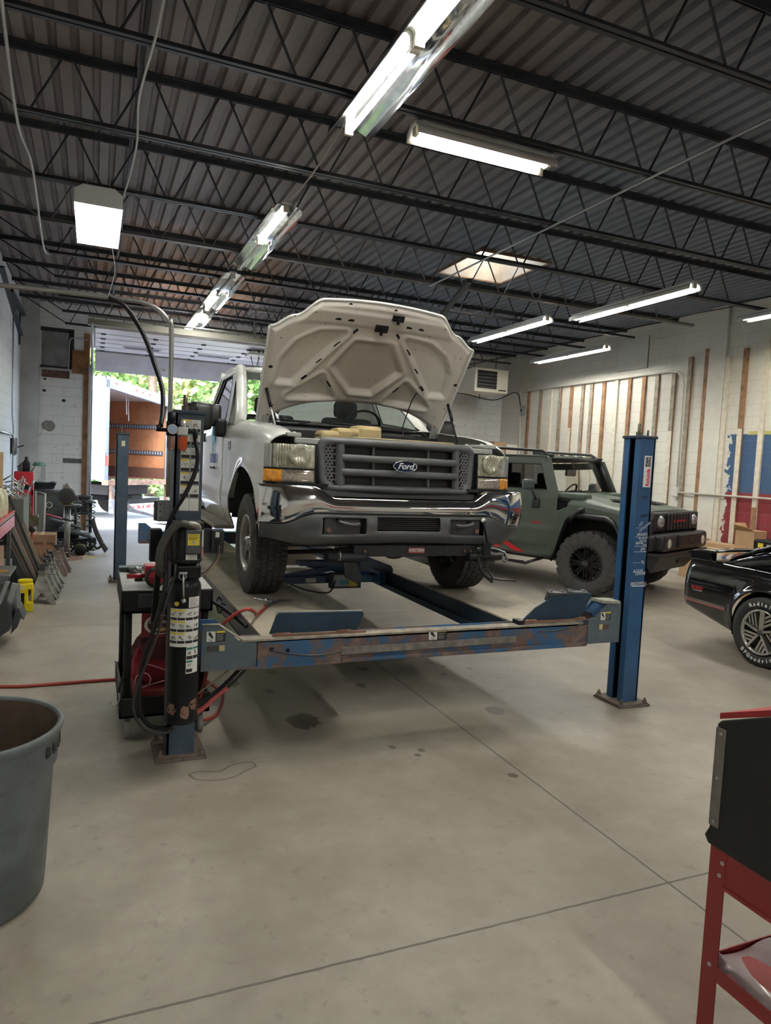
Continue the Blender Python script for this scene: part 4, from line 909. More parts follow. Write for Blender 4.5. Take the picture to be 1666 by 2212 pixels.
# ================================================================ wheels
def gridcells(us, vs, f, skip=None, m=None, smooth=True):
    m = m or MB(); nu = len(us); V_ = [f(u, v) for v in vs for u in us]; F_ = []
    for j in range(len(vs)-1):
        for i in range(nu-1):
            if skip and skip((us[i]+us[i+1])/2, (vs[j]+vs[j+1])/2): continue
            F_.append((j*nu+i, j*nu+i+1, (j+1)*nu+i+1, (j+1)*nu+i))
    m.add(V_, F_, smooth); return m
def frange(a, b, n): return [a+(b-a)*i/n for i in range(n+1)]
def tyre(R, w, rim, kind, nth=240):
    """tyre about the X axis, outer side at -X"""
    h = w/2
    prof = [(rim, -h*.82), (rim+.01, -h*.86), (lerp(rim, R, .3), -h*.98), (lerp(rim, R, .6), -h*1.0), (lerp(rim, R, .82), -h*.95), (R-.012, -h*.86)]
    ns = 26; tread = [(R-.004*abs(2*i/ns-1)**3, -h*.86+h*1.72*i/ns) for i in range(ns+1)]
    prof = prof+tread+[(r, -x) for r, x in prof[::-1]]
    np_ = len(prof); m = MB()
    def dep(th, i):
        if i < 4 or i > np_-5: return 0
        x = prof[i][1]/h
        if kind == 'road': return 0
        if kind == 'highway':      # five ribs with zigzag grooves and sipes
            g = 0
            for c_ in (-.55, -.19, .19, .55):
                if abs(x-c_-.03*math.sin(th*60)) < .05: g = .011
            if abs(x) > .62 and math.sin(th*62) > .55: g = .009
            if abs(x) < .62 and math.sin(th*62+x*9) > .86: g = .006
            return g
        # mud: big staggered chunks
        ax = abs(x); sgn = 1 if x > 0 else -1
        q = (th*22/(2*PI)+.25*sgn+.28*math.sin(ax*5.))%1
        if ax > .68: return .017 if q > .62 else (0 if i > 5 else 0)
        if abs(ax-.66) < .05: return .016
        q2 = (th*22/(2*PI)+.35*x*2+.12*math.sin(x*9))%1
        if abs(x) < .06+.05*math.sin(th*44): return .015
        return .016 if q2 > .72 else 0
    vs = []
    for k in range(nth):
        th = 2*PI*k/nth
        for i, (r, x) in enumerate(prof):
            r2 = r-dep(th, i); vs.append((x, r2*math.cos(th), r2*math.sin(th)))
    fs = []
    for k in range(nth):
        k2 = (k+1) % nth
        for i in range(np_-1): fs.append((k*np_+i, k2*np_+i, k2*np_+i+1, k*np_+i+1))
    m.add(vs, fs, kind == 'road' or False)
    for i in range(len(m.sm)): m.sm[i] = (i % (np_-1)) < 5 or (i % (np_-1)) > np_-7 or kind == 'road'
    return m
def brake(x0, par):
    MB().lathe([(.02, x0), (.15, x0), (.15, x0+.02), (.02, x0+.02)], (0, 0, 0), 'X', 28).done('brake_disc', mat('rusty brake', (.12, .08, .06), .6, .6), par)
# ================================================================ pickup
PT = thing('pickup_truck', 'white pickup truck with its hood propped open, standing on the lift', 'pickup truck', (2.085, 5.36, .662))
b = NB('white truck paint'); vec, x, y, z = b.coords(); n1 = b.noise(vec, 3, 5)
dirt = b.math('MULTIPLY', b.sstep(b.math('ADD', z, b.math('MULTIPLY', n1, .25)), .85, .5), .45)
c = b.mix(dirt, (.80, .81, .78), (.42, .39, .33)); b.lk(c, b.b.inputs['Base Color']); b.b.inputs['Roughness'].default_value = .25; b.b.inputs['Coat Weight'].default_value = .8; b.b.inputs['Coat Roughness'].default_value = .04
WHT = b.m
TGREY = mat('grey textured plastic', (.075, .077, .08), .5, var=.12, scale=8, bump=.08, bscale=300)
CHROME = mat('chrome', (.8, .8, .8), .08, 1.)
DARKG = mat('dark tinted glass', (.01, .012, .012), .03, coat=1.)
TINT = mat('greenish windscreen', (.75, .85, .8), .01, trans=1., ior=1.05)
INT = mat('dark interior', (.02, .02, .022), .7)
ENG = mat('dirty engine black', (.018, .017, .016), .65, var=.4, scale=20, bump=.3)
def hw_plan(y): return sinterp([(-.74, .90), (-.62, .955), (-.4, .99), (0, 1.01), (1.0, 1.01), (2.4, 1.005)], y)
def arch(y, yc, zc, R):
    d = R*R-(y-yc)**2; return zc+math.sqrt(d) if d > 0 else None
def fender(s):
    ys = frange(-.60, -.56, 3)+[-.555, -.55, -.54, -.52]+frange(-.5, .5, 40)+[.52, .54, .55, .555, .56]+frange(.6, 1.0, 8)
    vs = frange(0, 1, 26)
    def f(y, v):
        a = arch(y, 0, .42, .555)
        zb = .93 if y < -.55 else (a if a and abs(y) < .555 else .44)
        zt = sinterp([(-.74, 1.08), (-.5, 1.13), (0, 1.17), (1, 1.2)], y); ztop = sinterp([(-.74, 1.19), (-.4, 1.27), (.2, 1.335), (.7, 1.375), (1, 1.37)], y)
        w = hw_plan(y)
        if v < .7: z = lerp(zb, zt, v/.7); x = w
        else:
            q = (v-.7)/.3*PI/2; z = zt+(ztop-zt)*math.sin(q); x = w-(.20-.03*(y < 0))*(1-math.cos(q))
        d = math.hypot(y, z-.42)-.555
        if v < .7 and abs(y) < .75: x += .028*math.exp(-(d/.06)**2)
        x += .012*math.exp(-((z-.72)/.08)**2)-.05*ss(.62, .44, z)*(y > .5)
        return (s*x, y, z)
    o = gridcells(ys, vs, f).done('fender', WHT, PT, solid=.008); return o
FL = fender(-1); FR = fender(1)
for s in (-1, 1):
    m = MB(); m.lathe([(.55, .45), (.58, 1.0)], (0, 0, 0), 'X', 24, a0=.2, a1=PI-.2); 
    m.v = [(s*x, y, z+.42) for x, y, z in m.v]; m.grid(lambda u, v: (s*.5, lerp(-.6, .6, u), lerp(.72, 1.0, v)), 4, 4); m.done('wheel_well', INT, PT)
# doors
for s in (-1, 1):
    def f(y, v):
        z = lerp(.44, 1.335, v); x = hw_plan(y)+.014*math.exp(-((z-.74)/.09)**2)-.06*ss(.62, .42, z)-.012*ss(1.22, 1.33, z)+.006*ss(1.2, 1.24, z)*ss(1.3, 1.26, z)
        return (s*x, y, z)
    d = gridcells(frange(1.012, 2.35, 20), frange(0, 1, 34), f).done('door', WHT, PT, solid=.01)
    # window frame: outline in (y,z); x by tumble
    X_ = lambda z: s*(1.0-.34*max(0, z-1.33))
    outer = [(.86, 1.33), (1.12, 1.55), (1.42, 1.78), (1.62, 1.90), (1.85, 1.935), (2.35, 1.935), (2.35, 1.33)]
    inner = [(1.10, 1.36), (1.25, 1.52), (1.50, 1.73), (1.69, 1.84), (1.86, 1.865), (2.26, 1.865), (2.27, 1.36)]
    m = MB(); n = len(outer)
    for k in range(2):
        o_ = .0 if k == 0 else -.04
        m.add([(X_(z)+s*o_, y, z) for y, z in outer]+[(X_(z)+s*o_, y, z) for y, z in inner], [(i, (i+1) % n, (i+1) % n+n, i+n) for i in range(n)])
    m.add([(X_(z), y, z) for y, z in inner]+[(X_(z)-s*.04, y, z) for y, z in inner], [(i, (i+1) % n, (i+1) % n+n, i+n) for i in range(n)])
    m.done('window_frame', WHT, d)
    m = MB(); m.add([(X_(z)-s*.02, y, z) for y, z in inner], [tuple(range(n))]); m.done('window_glass', TINT, d)
    m = MB(); m.tube([(X_(z)-s*.005, y, z) for y, z in inner], .009, 6, closed=True); m.done('window_seal', BLACK, d)
    m = MB(); m.box(s*1.005, s*1.022, 2.12, 2.28, 1.19, 1.28, ch=.01); m.done('door_handle', BLACK, d)
    # mirror
    M = MB(); M.box(s*1.11, s*1.34, 1.0, 1.11, 1.27, 1.52, ch=.045); M.box(s*1.03, s*1.15, 1.03, 1.1, 1.31, 1.51, ch=.03)
    mo = M.done('side_mirror', mat('mirror black', (.016, .016, .018), .38), d); 
    for p in mo.data.polygons: p.use_smooth = True
    M = MB(); M.box(s*.99, s*1.09, .98, 1.14, 1.22, 1.38, ch=.025); M.done('mirror_arm', BLACK, d)
    M = MB(); M.box(s*1.13, s*1.32, 1.108, 1.114, 1.30, 1.49, ch=.003); M.done('mirror_glass', mat('mirror glass', (.7, .7, .7), .02, 1.), mo)
    # badge on fender
    M = MB(); M.box(s*1.008, s*1.018, .62, .76, 1.10, 1.18, ch=.006); bo = M.done('fender_badge', mat('badge grey', (.1, .1, .11), .3, .4), PT)
    if s < 0:
        text('F-250', .045, place((-1.0195, .69, 1.155), (0, -1, 0), (0, 0, 1)), STEEL, bo, 'lettering', .001, bold=.001); text('SUPER DUTY', .018, place((-1.0195, .69, 1.12), (0, -1, 0), (0, 0, 1)), STEEL, bo, 'lettering', .001)
    # running board
    M = MB(); M.box(s*.96, s*1.13, .62, 2.4, .43, .465, ch=.012); M.done('running_board', mat('tan step', (.25, .23, .19), .7, var=.15), PT)
    M = MB()
    for k in range(5): M.box(s*(.985+.03*k)-.004, s*(.985+.03*k)+.004, .68, 2.35, .465, .468)
    M.done('step_tread', mat('dark tread', (.1, .095, .085), .8), PT)
# door lettering of the college
LB = mat('letter blue', (.03, .06, .25), .4); TL = mat('teal emblem', (.04, .42, .6), .4)
xs = -1.0295
def lx(z): return -(hw_plan(1.5)+.0135+.004)
text('LUZERNE', .13, place((-1.0245, 1.52, 1.02), (0, -1, 0), (0, 0, 1)), LB, PT, 'door_lettering', .001, sx=.62, bold=.001)
text('County Community College', .034, place((-1.0245, 1.52, .935), (0, -1, 0), (0, 0, 1)), BLKP, PT, 'door_lettering', .001, sx=.85)
m = MB(); m.prism([(1.62, 1.26), (1.55, 1.36), (1.53, 1.27), (1.47, 1.31), (1.42, 1.23), (1.50, 1.16), (1.535, 1.19), (1.52, 1.08), (1.545, 1.08), (1.57, 1.2)], 'X', -1.0265, -1.022); m.done('door_emblem', TL, PT)
# roof, cab back, bed
m = MB(); m.grid(lambda u, v: ((2*u-1)*.80, lerp(1.58, 2.42, v), 1.90+.05*(1-abs(2*u-1)**3)+.02*math.sin(PI*v)+.02*ss(0, .3, v)), 24, 14); m.grid(lambda u, v: (lerp(-.80, -.82, v)*(1), lerp(1.58, 2.42, u), 1.92-.06*v), 8, 3); m.grid(lambda u, v: (lerp(.80, .82, v), lerp(1.58, 2.42, u), 1.92-.06*v), 8, 3)
m.done('roof', WHT, PT, solid=.012)
m = MB(); gridcells([-1, -.62, .62, 1], [.5, 1.35, 1.82, 1.95], lambda x, z: (x*(1-.18*ss(1.3, 1.95, z)), 2.42, z), lambda x, z: abs(x) < .6 and 1.35 < z < 1.8, m, False)
m.done('cab_back', WHT, PT, solid=.012)
MB().grid(lambda u, v: (lerp(-.55, .55, u), 2.425, lerp(1.36, 1.82, v)), 1, 1).done('rear_window', TINT, PT)
m = MB()
for s in (-1, 1):
    ys = frange(2.5, 2.93, 6)+frange(2.95, 4.0, 40)+frange(4.05, 4.75, 8)
    gridcells(ys, frange(0, 1, 16), lambda y, v: (s*(.995+.03*math.exp(-((math.hypot(y-3.48, lerp(arch(y, 3.48, .42, .54) or .5, 1.28, v)-.42)-.54)/.06)**2)), y, lerp(arch(y, 3.48, .42, .54) or .5, 1.28, v)), None, m)
m.box(-.99, .99, 2.5, 4.75, .75, .78); m.box(-.99, .99, 2.5, 2.53, .75, 1.28); m.box(-.99, .99, 4.72, 4.76, .6, 1.28)
m.done('cargo_bed', WHT, PT, solid=.01)
# windscreen and A pillars
def ws(u, v):
    x = (2*u-1); return (x*lerp(.86, .72, v), lerp(.62+.20*x*x, 1.50+.10*x*x, v), lerp(1.36, 1.89, v))
MB().grid(ws, 16, 8).done('windscreen', TINT, PT)
m = MB()
for s in (-1, 1): m.tube([(s*.90, .82, 1.34), (s*.875, .95, 1.45), (s*.80, 1.35, 1.74), (s*.765, 1.62, 1.91)], .055, 10)
m.tube([ws(i/10, 1.02) for i in range(11)], .03, 6)
m.done('pillar', WHT, PT)
m = MB(); m.tube([ws(i/10, 0) for i in range(11)], .02, 6); m.tube([ws(0, i/6) for i in range(7)], .018, 6); m.tube([ws(1, i/6) for i in range(7)], .018, 6); m.done('windscreen_seal', BLACK, PT)
m = MB(); m.grid(lambda u, v: (lerp(-.84, .84, u), lerp(.40, .66+.2*(2*u-1)**2, v), 1.29+.06*v-.02*(2*u-1)**2), 16, 4); m.box(-.82, .82, .38, .42, .9, 1.30)
m.done('cowl', mat('cowl black', (.02, .02, .022), .45), PT)
for x0 in (-.45, .25):
    MB().tube([(x0, .55, 1.36), (x0+.12, .62, 1.385), (x0-.35, .66, 1.39)], .008, 6).done('wiper', BLACK, PT)
# interior
m = MB(); m.grid(lambda u, v: (lerp(-.85, .85, u), lerp(.7, 1.15, v), 1.33+.05*math.sin(PI*v)), 8, 4); m.box(-.85, .85, 1.1, 1.15, .9, 1.34); m.box(-.8, .8, .8, 2.35, .55, .6); m.done('dashboard', INT, PT)
for x0 in (-.42, .42):
    m = MB(); m.box(x0-.26, x0+.26, 1.75, 1.95, .9, 1.42, ch=.05); m.box(x0-.13, x0+.13, 1.85, 1.95, 1.42, 1.62, ch=.05); m.box(x0-.26, x0+.26, 1.35, 1.9, .75, .95, ch=.05); m.done('seat', mat('grey seat', (.045, .045, .05), .8), PT)
m = MB(); m.ring((.40, 0, 0), .18, .014, 'Y', 28, 8); m.bar((.22, 0, 0), (.58, 0, 0), .03, .02); m.xf(Matrix.Translation((0, 1.28, 1.38)) @ Matrix.Rotation(.45, 4, 'X')); m.done('steering_wheel', INT, PT)
# engine bay
m = MB(); m.box(-.80, .80, -.60, .42, .60, .64); m.box(-.80, -.76, -.62, .5, .62, 1.22); m.box(.76, .80, -.62, .5, .62, 1.22); m.done('bay_liner', ENG, PT)
m = MB()
for s in (-1, 1):
    m.box(s*.73, s*.83, -.70, .45, 1.205, 1.235, ch=.008); m.box(s*.55, s*.78, -.74, -.6, 1.16, 1.20, ch=.006); 
    for k in range(4): m.cyl((s*.77, -.5+.25*k, 1.235), (s*.77, -.5+.25*k, 1.245), .014, n=8)
m.done('inner_apron', mat('dull white apron', (.42, .43, .41), .4), PT)
m = MB(); m.box(-.62, .62, -.66, -.46, 1.16, 1.215, ch=.015); m.box(-.35, .5, -.6, -.42, 1.19, 1.235, ch=.02); m.done('radiator_cover', mat('oily tan cover', (.20, .165, .09), .5, var=.25, scale=10), PT)
YT = mat('yellowed plastic tank', (.46, .36, .18), .45, var=.15, scale=9)
m = MB(); m.box(-.54, -.38, -.38, -.2, 1.13, 1.275, ch=.03); m.box(-.40, -.20, -.34, -.14, 1.14, 1.305, ch=.03); m.box(-.22, .0, -.28, -.08, 1.14, 1.335, ch=.03); m.done('coolant_tank', YT, PT)
text('H25', .04, place((-.26, -.342, 1.24)), BLKP, PT, 'tank_lettering', .001)
rr = random.Random(11)
for k, (x, y, z, r_, l) in enumerate(((-.6, -.1, 1.12, .05, .3), (-.45, .05, 1.1, .09, .2), (.55, .1, 1.15, .05, .25), (-.3, .25, 1.15, .07, .35))):
    MB().cyl((x-l/2, y, z), (x+l/2, y-.04, z+.03), r_, n=14).done('intake_duct', [ENG, mat('dull aluminium', (.3, .3, .29), .5, .7), BLACK, ENG][k], PT)
m = MB(); m.box(.5, .74, -.5, -.25, .95, 1.17, ch=.01); m.done('battery', BLACK, PT)
m = MB(); m.box(-.5, -.38, -.45, -.3, 1.08, 1.16, ch=.01); m.tube(spline([(-.42, -.4, 1.12), (-.36, -.38, 1.18), (-.3, -.45, 1.12)]), .012, 6); m.done('red_cable_cap', mat('dull red cap', (.25, .02, .03), .5), PT)
for k in range(7):
    y0 = -.45+.12*k; pts = [(-.7+.1*rr.random(), y0, 1.12+.06*rr.random()), (-.55+.1*rr.random(), y0+.05, 1.19+.03*rr.random()), (-.4, y0-.06+.1*rr.random(), 1.17), (-.2+.3*rr.random(), y0+.1, 1.12+.06*rr.random())]
    MB().tube(spline(pts), .008+.008*rr.random(), 6).done('engine_hose', [ENG, BLACK, mat('dull aluminium', (.3, .3, .29), .5, .7)][k % 3], PT)
for k in range(4):
    pts = [(.2+.1*k, .1+.1*rr.random(), 1.1), (.4+.08*k, -.05, 1.2+.03*rr.random()), (.6, .1*k, 1.19), (.72, .1+.1*k, 1.1)]
    MB().tube(spline(pts), .012, 6).done('engine_hose', ENG, PT)
m = MB(); m.sphere((-.1, .1, 1.0), .3, 20, (1.6, 1, .5)); m.box(-.35, .3, -.1, .35, 1.0, 1.12, ch=.04); m.done('engine_block', ENG, PT)
# ---- hood, hinged up
AL = math.radians(54); HO = Vector((0, .50, 1.375)); HT = Vector((0, -math.cos(AL), math.sin(AL))); HN = Vector((0, -math.sin(AL), -math.cos(AL)))
def hoodP(x, s, h):
    bow = -.07*(x/.85)**2-.02*ss(.9, 1.2, s)+.0
    return HO+Vector((x, 0, 0))+HT*s+HN*(h+.03*math.sin(PI*min(1, s/1.15))*0+bow*(-1))
def hoodL(x):
    a = abs(x); return 1.155-.035*(a/.6)**2-.13*ss(.50, .68, a)-.07*ss(.7, .86, a)
def hoodS0(x): return .235*(1-min(1, abs(x)/.84)**3)
def hoodW(s): return sinterp([(0, .845), (.15, .85), (.5, .865), (.9, .88), (1.1, .88)], s)
polys = [[(-.285, .58), (-.15, .80), (.15, .80), (.285, .58), (.09, .37), (-.09, .37)]]
for s in (-1, 1):
    polys.append([(s*.74, .43), (s*.73, .62), (s*.63, .77), (s*.47, .86), (s*.27, .875), (s*.62, .42)])
    polys.append([(s*.62, .29), (s*.38, .48), (s*.25, .29)])
def sdpoly(px, py, P):
    d = 1e9; ins = False; n = len(P)
    for i in range(n):
        ax, ay = P[i]; bx, by = P[(i+1) % n]; ex, ey = bx-ax, by-ay; wx, wy = px-ax, py-ay
        t = max(0, min(1, (wx*ex+wy*ey)/(ex*ex+ey*ey))); q = (wx-ex*t)**2+(wy-ey*t)**2; d = min(d, q)
        if (ay > py) != (by > py) and px < (bx-ax)*(py-ay)/(by-ay)+ax: ins = not ins
    return -math.sqrt(d) if ins else math.sqrt(d)
def hh(x, s):
    h = .03; L = hoodL(x); W = hoodW(s)
    for P in polys:
        d = sdpoly(x, s, P)-.012
        h -= .034*ss(.012, -.02, d)
        h += .012*math.exp(-((d-.03)/.016)**2)
    e = min(W-abs(x), L-s, s-hoodS0(x)+.01)
    h -= .03*ss(.05, .0, e)
    h += .012*ss(.93, .97, s)-.014*ss(1.05, 1.09, s)
    
    return h
m = MB(); nu, nv = 150, 110
def fu(u, v):
    s0 = v; x = (2*u-1); 
    s_ = v*1.0; X_ = x*hoodW(v*1.1); S_ = lerp(hoodS0(X_), hoodL(X_), v); X_ = x*hoodW(S_); return X_, S_
m.grid(lambda u, v: hoodP(*fu(u, v), hh(*fu(u, v))), nu, nv)
b = NB('hood underside'); vec, x, y, z = b.coords(); n1 = b.noise(vec, 4, 6, .65); n2 = b.noise(vec, 25, 4)
dx = b.math('MULTIPLY', x, 1.1); dz = b.math('SUBTRACT', z, 1.78); rr_ = b.math('SQRT', b.math('ADD', b.math('MULTIPLY', dx, dx), b.math('MULTIPLY', b.math('MULTIPLY', dz, dz), 2.2)))
soot = b.math('MULTIPLY', b.sstep(b.math('ADD', rr_, b.math('MULTIPLY', n1, .45)), .85, .35), .42)
c = b.mix(soot, (.66, .62, .56), (.24, .18, .13)); c = b.mix(b.math('MULTIPLY', b.sstep(n2, .6, .7), .3), c, (.16, .12, .09))
b.lk(c, b.b.inputs['Base Color']); b.b.inputs['Roughness'].default_value = .42; b.b.inputs['Metallic'].default_value = .15
HOOD = m.done('hood', b.m, PT, label='raised hood showing its dirty inner frame')
m = MB(); m.grid(lambda u, v: hoodP(*fu(u, v), -.016), 40, 30); m.tube([hoodP(*fu(i/60, 1), -.002) for i in range(61)], .012, 6); m.tube([hoodP(*fu(0, i/30), -.002) for i in range(31)], .012, 6); m.tube([hoodP(*fu(1, i/30), -.002) for i in range(31)], .012, 6)
m.done('outer_skin', WHT, HOOD)
HM = lambda x, s, rot=0.: Matrix(((1, 0, 0, 0), (0, HT.y, HN.y, 0), (0, HT.z, HN.z, 0), (0, 0, 0, 1)))
def slot(x, s, w, h, rot, m_=BLACK, name='frame_slot'):
    M = Matrix.Translation(hoodP(x, s, hh(x, s)+.0012)) @ HM(x, s) @ Matrix.Rotation(rot, 4, 'Z')
    mm = MB(); n = 16; vs = []
    for i in range(n):
        q = 2*PI*i/n; a, c_ = math.cos(q), math.sin(q); vs.append(M @ Vector(((w/2-h/2)*(1 if a > 0 else -1)+a*h/2, c_*h/2, 0)))
    mm.add(vs, [tuple(range(n))]); mm.done(name, m_, HOOD)
for s in (-1, 1):
    for x, q, w_ in ((.19, .90, .07), (.31, .78, .07), (.43, .62, .06), (.53, .47, .06)): slot(s*x, q, w_, .022, s*(-.8))
    slot(s*.30, .42, .07, .022, s*.9)
    for x in (.25, .36): slot(s*x, 1.0, .055, .02, 0)
    slot(s*.82, .55, .035, .025, 0); slot(s*.77, .1, .02, .02, 0)
    for x, q in ((.78, .8), (.8, .95), (.7, .98), (.55, 1.04), (.45, .95), (.8, .3), (.74, .2)): slot(s*x, q, .012, .01, 0)
for x, q in ((.1, 1.12), (-.28, 1.12)): slot(x, q, .028, .026, 0)
for x, q, w_, h_ in ((.13, 1.07, .1, .055), (.02, .96, .11, .06)):
    mm = MB(); M = Matrix.Translation(hoodP(x, q, .045)) @ HM(x, q); mm.box(-w_/2, w_/2, -h_/2, h_/2, -.005, .014, M, .004); mm.box(-.01, .01, -h_*.8, 0, .01, .03, M); mm.done('hood_latch', BLACK, HOOD)
MB().tube(spline([hoodP(.5, .42, .04), hoodP(.47, .35, .06), hoodP(.47, .2, .05), hoodP(.47, .05, .06), (.47, .35, 1.3)]), .005, 6).done('washer_hose', BLACK, HOOD)
for s in (-1, 1):
    MB().tube([hoodP(s*.82, .35, .03), (s*.79, -.05, 1.26)], .008, 8).done('gas_strut', STEEL if s < 0 else BLACK, PT); 
    p = hoodP(s*.82, .35, .03); q = Vector((s*.79, -.05, 1.26)); MB().cyl(p, p.lerp(q, .45), .014, n=10).done('strut_body', BLACK, PT)
    MB().bar((s*.79, .46, 1.26), hoodP(s*.78, .1, .03), .06, .012).done('hood_hinge', mat('dull white apron', (.42, .43, .41), .4), PT)
# ---- grille
GP = lambda x: -.845+.075*(x/.62)**2          # bow in plan
def grP(x, z, d=0.): return (x, GP(x)+d+.10*(z-.88), z)
def ringloft(loops, m, closed=True):
    n = len(loops[0]); vs = [p for l in loops for p in l]; fs = []
    for j in range(len(loops)-1):
        for i in range(n): fs.append((j*n+i, j*n+(i+1) % n, (j+1)*n+(i+1) % n, (j+1)*n+i))
    m.add(vs, fs, True); return m
def rrect(cx, cz, w, h, r, n=8):
    out = []
    for qx, qz, a in ((1, 1, 0), (-1, 1, 90), (-1, -1, 180), (1, -1, 270)):
        for k in range(n+1):
            t = math.radians(a+90*k/n); out.append((cx+qx*(w/2-r)+r*math.cos(t), cz+qz*(h/2-r)+r*math.sin(t)))
    # densify straight runs
    res = []
    for i, p in enumerate(out):
        q = out[(i+1) % len(out)]; res.append(p); L = math.hypot(q[0]-p[0], q[1]-p[1]); k = int(L/.06)
        for j in range(1, k): res.append((lerp(p[0], q[0], j/k), lerp(p[1], q[1], j/k)))
    return res
gz, gh = 1.024, .39
def trap(P, k=.055):    # narrower towards the bottom
    return [(x*(1-k*(1-(z-(gz-gh/2))/gh)), z) for x, z in P]
base = trap(rrect(0, gz, 1.27, gh, .075)); nB = len(base)
def inset(P, dx, dz): return [(x*(1-dx/.635), gz+(z-gz)*(1-dz/(gh/2))) for x, z in P]
m = MB(); ringloft([[grP(x, z, .10) for x, z in base], [grP(x, z, .01) for x, z in base], [grP(x, z, -.012) for x, z in inset(base, .02, .02)], [grP(x, z, -.012) for x, z in inset(base, .045, .045)], [grP(x, z, .02) for x, z in inset(base, .065, .058)], [grP(x, z, .06) for x, z in inset(base, .07, .062)]], m)
GR = m.done('grille', TGREY, PT)
m = MB()
for s in (-1, 1):      # side posts separating the honeycomb panels
    for z0, z1 in ((gz-.15, gz+.15),): 
        xo = s*.455
        m.grid(lambda u, v: grP(xo+s*.035*(u-.5)*2, lerp(z0, z1, v), -.012+.03*(2*u-1)**2), 8, 8)
for zc in (gz+.052, gz-.048):
    m.grid(lambda u, v: grP(lerp(-.45, .45, u), zc+.026*math.cos(2*PI*v), -.002-.016*math.sin(2*PI*v)), 24, 12)
for xc in (-.215, .215):
    m.grid(lambda u, v: grP(xc+.012*math.cos(2*PI*v), lerp(gz-.155, gz+.155, u), .03-.016*math.sin(2*PI*v)), 2, 10)
m.done('grille_bars', TGREY, GR)
m = MB(); m.grid(lambda u, v: grP(lerp(-.6, .6, u), lerp(gz-.19, gz+.19, v), .075), 12, 2); m.done('grille_back', mat('radiator black', (.006, .006, .007), .6), GR)
m = MB()
for k in range(16): m.grid(lambda u, v: grP(lerp(-.44, .44, u), gz-.14+.018*k+.004*v, .07), 8, 1)
m.done('radiator_fins', mat('dull fins', (.03, .03, .032), .5, .4), GR)
for s in (-1, 1):
    m = MB()
    for j in range(13):
        for i in range(3):
            cx = s*.535+(i-1)*.026+(.013 if j % 2 else 0)-.006; cz = gz-.14+j*.0225
            for q in range(6):
                if q > 2 and (i or j): continue
                a0, a1 = math.radians(30+60*q), math.radians(90+60*q); r_ = .0148
                m.bar(grP(cx+r_*math.cos(a0), cz+r_*math.sin(a0), .01), grP(cx+r_*math.cos(a1), cz+r_*math.sin(a1), .01), .004, .012)
    m.done('honeycomb', mat('grey honeycomb', (.10, .10, .105), .5), GR)
m = MB(); m.lathe([(0, 0), (1, 0), (1, .15), (1.12, .15), (1.12, 0)], n=36); m.xf(Matrix.Translation((0, GP(0)-.022, gz+.01)) @ Matrix.Rotation(PI/2, 4, 'X') @ Matrix.Diagonal((.085, .036, .04, 1)))
OV = m.done('logo_oval', mat('oval dark blue', (.015, .03, .07), .2, coat=.6), GR)
m = MB(); m.ring((0, 0, 0), 1., .06, 'Y', 36, 6); m.xf(Matrix.Translation((0, GP(0)-.028, gz+.01)) @ Matrix.Diagonal((.09, .06, .04, 1))); m.ring((0, 0, 0), 1., .0, 'Y', 3, 3); m.done('chrome_rim', CHROME, GR)
text('Ford', .062, place((0, GP(0)-.031, gz+.01)), mat('silver script', (.7, .72, .75), .3, .5), GR, 'logo_script', .001, shear=.35, bold=.0012)
# headlights and turn signals
b = NB('yellowed headlight'); vec, x, y, z = b.coords(); wv = b.new('ShaderNodeTexWave'); wv.inputs['Scale'].default_value = 18; wv.inputs['Distortion'].default_value = 2; b.lk(vec, wv.inputs['Vector'])
n1 = b.noise(vec, 14, 4); c = b.ramp(n1, [(.3, (.22, .22, .15)), (.5, (.46, .45, .33)), (.72, (.75, .75, .66))]); b.lk(c, b.b.inputs['Base Color']); b.b.inputs['Roughness'].default_value = .18; b.b.inputs['Metallic'].default_value = .35; b.b.inputs['Coat Weight'].default_value = 1.
b.bump(wv.outputs['Fac'], .25, .01); HLM = b.m
AMB = mat('amber lens', (.85, .32, .01), .15, coat=1., var=.3, scale=30); CLR = mat('clear ribbed lens', (.42, .36, .3), .15, .3, coat=1., var=.4, scale=60)
for s in (-1, 1):
    def hl(z0, z1, xa, xb, off=0.):
        def f(u, v):
            x = lerp(xa, xb, u); z = lerp(z0, z1, v); y = -.80+.10*((x-.63)/.3)**2*.8+.06*(z-.9)+.0
            if x > .90: y = -.80+.10*.65+.06*(z-.9)+(x-.90)*1.3
            e = min(u, 1-u, v, 1-v); return (s*x, y+off+.012*ss(.06, 0, e), z)
        return f
    h = MB().grid(hl(0.985, 1.152, .640, .925), 26, 12).done('headlight', HLM, PT)
    m = MB(); m.lathe([(.0, .0), (.05, .004), (.085, .02), (.088, .0)], n=28); m.xf(Matrix.Translation((s*.75, -.795, 1.078)) @ Matrix.Rotation(PI/2, 4, 'X') @ Matrix.Diagonal((.9, .9, 1, 1))); m.done('reflector_ring', HLM, h)
    m = MB().grid(hl(0.985, 1.152, .93, .985), 6, 12); m.done('side_marker_lens', mat('clear side lens', (.4, .4, .38), .15, .4, coat=1.), PT)
    m = MB().grid(hl(.89, .975, .640, .86), 20, 6); m.done('turn_signal', CLR, PT, label='clear ribbed part of the turn signal')
    m = MB().grid(hl(.89, .975, .86, .985), 10, 6); m.done('turn_signal', AMB, PT, label='amber part of the turn signal')
    m = MB()
    for a in ((.635, .985, .99, 1.002), (.635, .985, .893, .905)):
        m.grid(lambda u, v: hl(a[2]-.015, a[3]-.015, a[0], a[1], -.004)(u, v), 20, 1)
    m.grid(hl(.88, 1.15, .628, .640, -.004), 2, 6)
    m.grid(lambda u, v: (s*lerp(.62, .955, u), -.74+.14*u*u, lerp(.86, 1.14, v)), 6, 4)
    m.done('lamp_bezel', BLACK, PT)
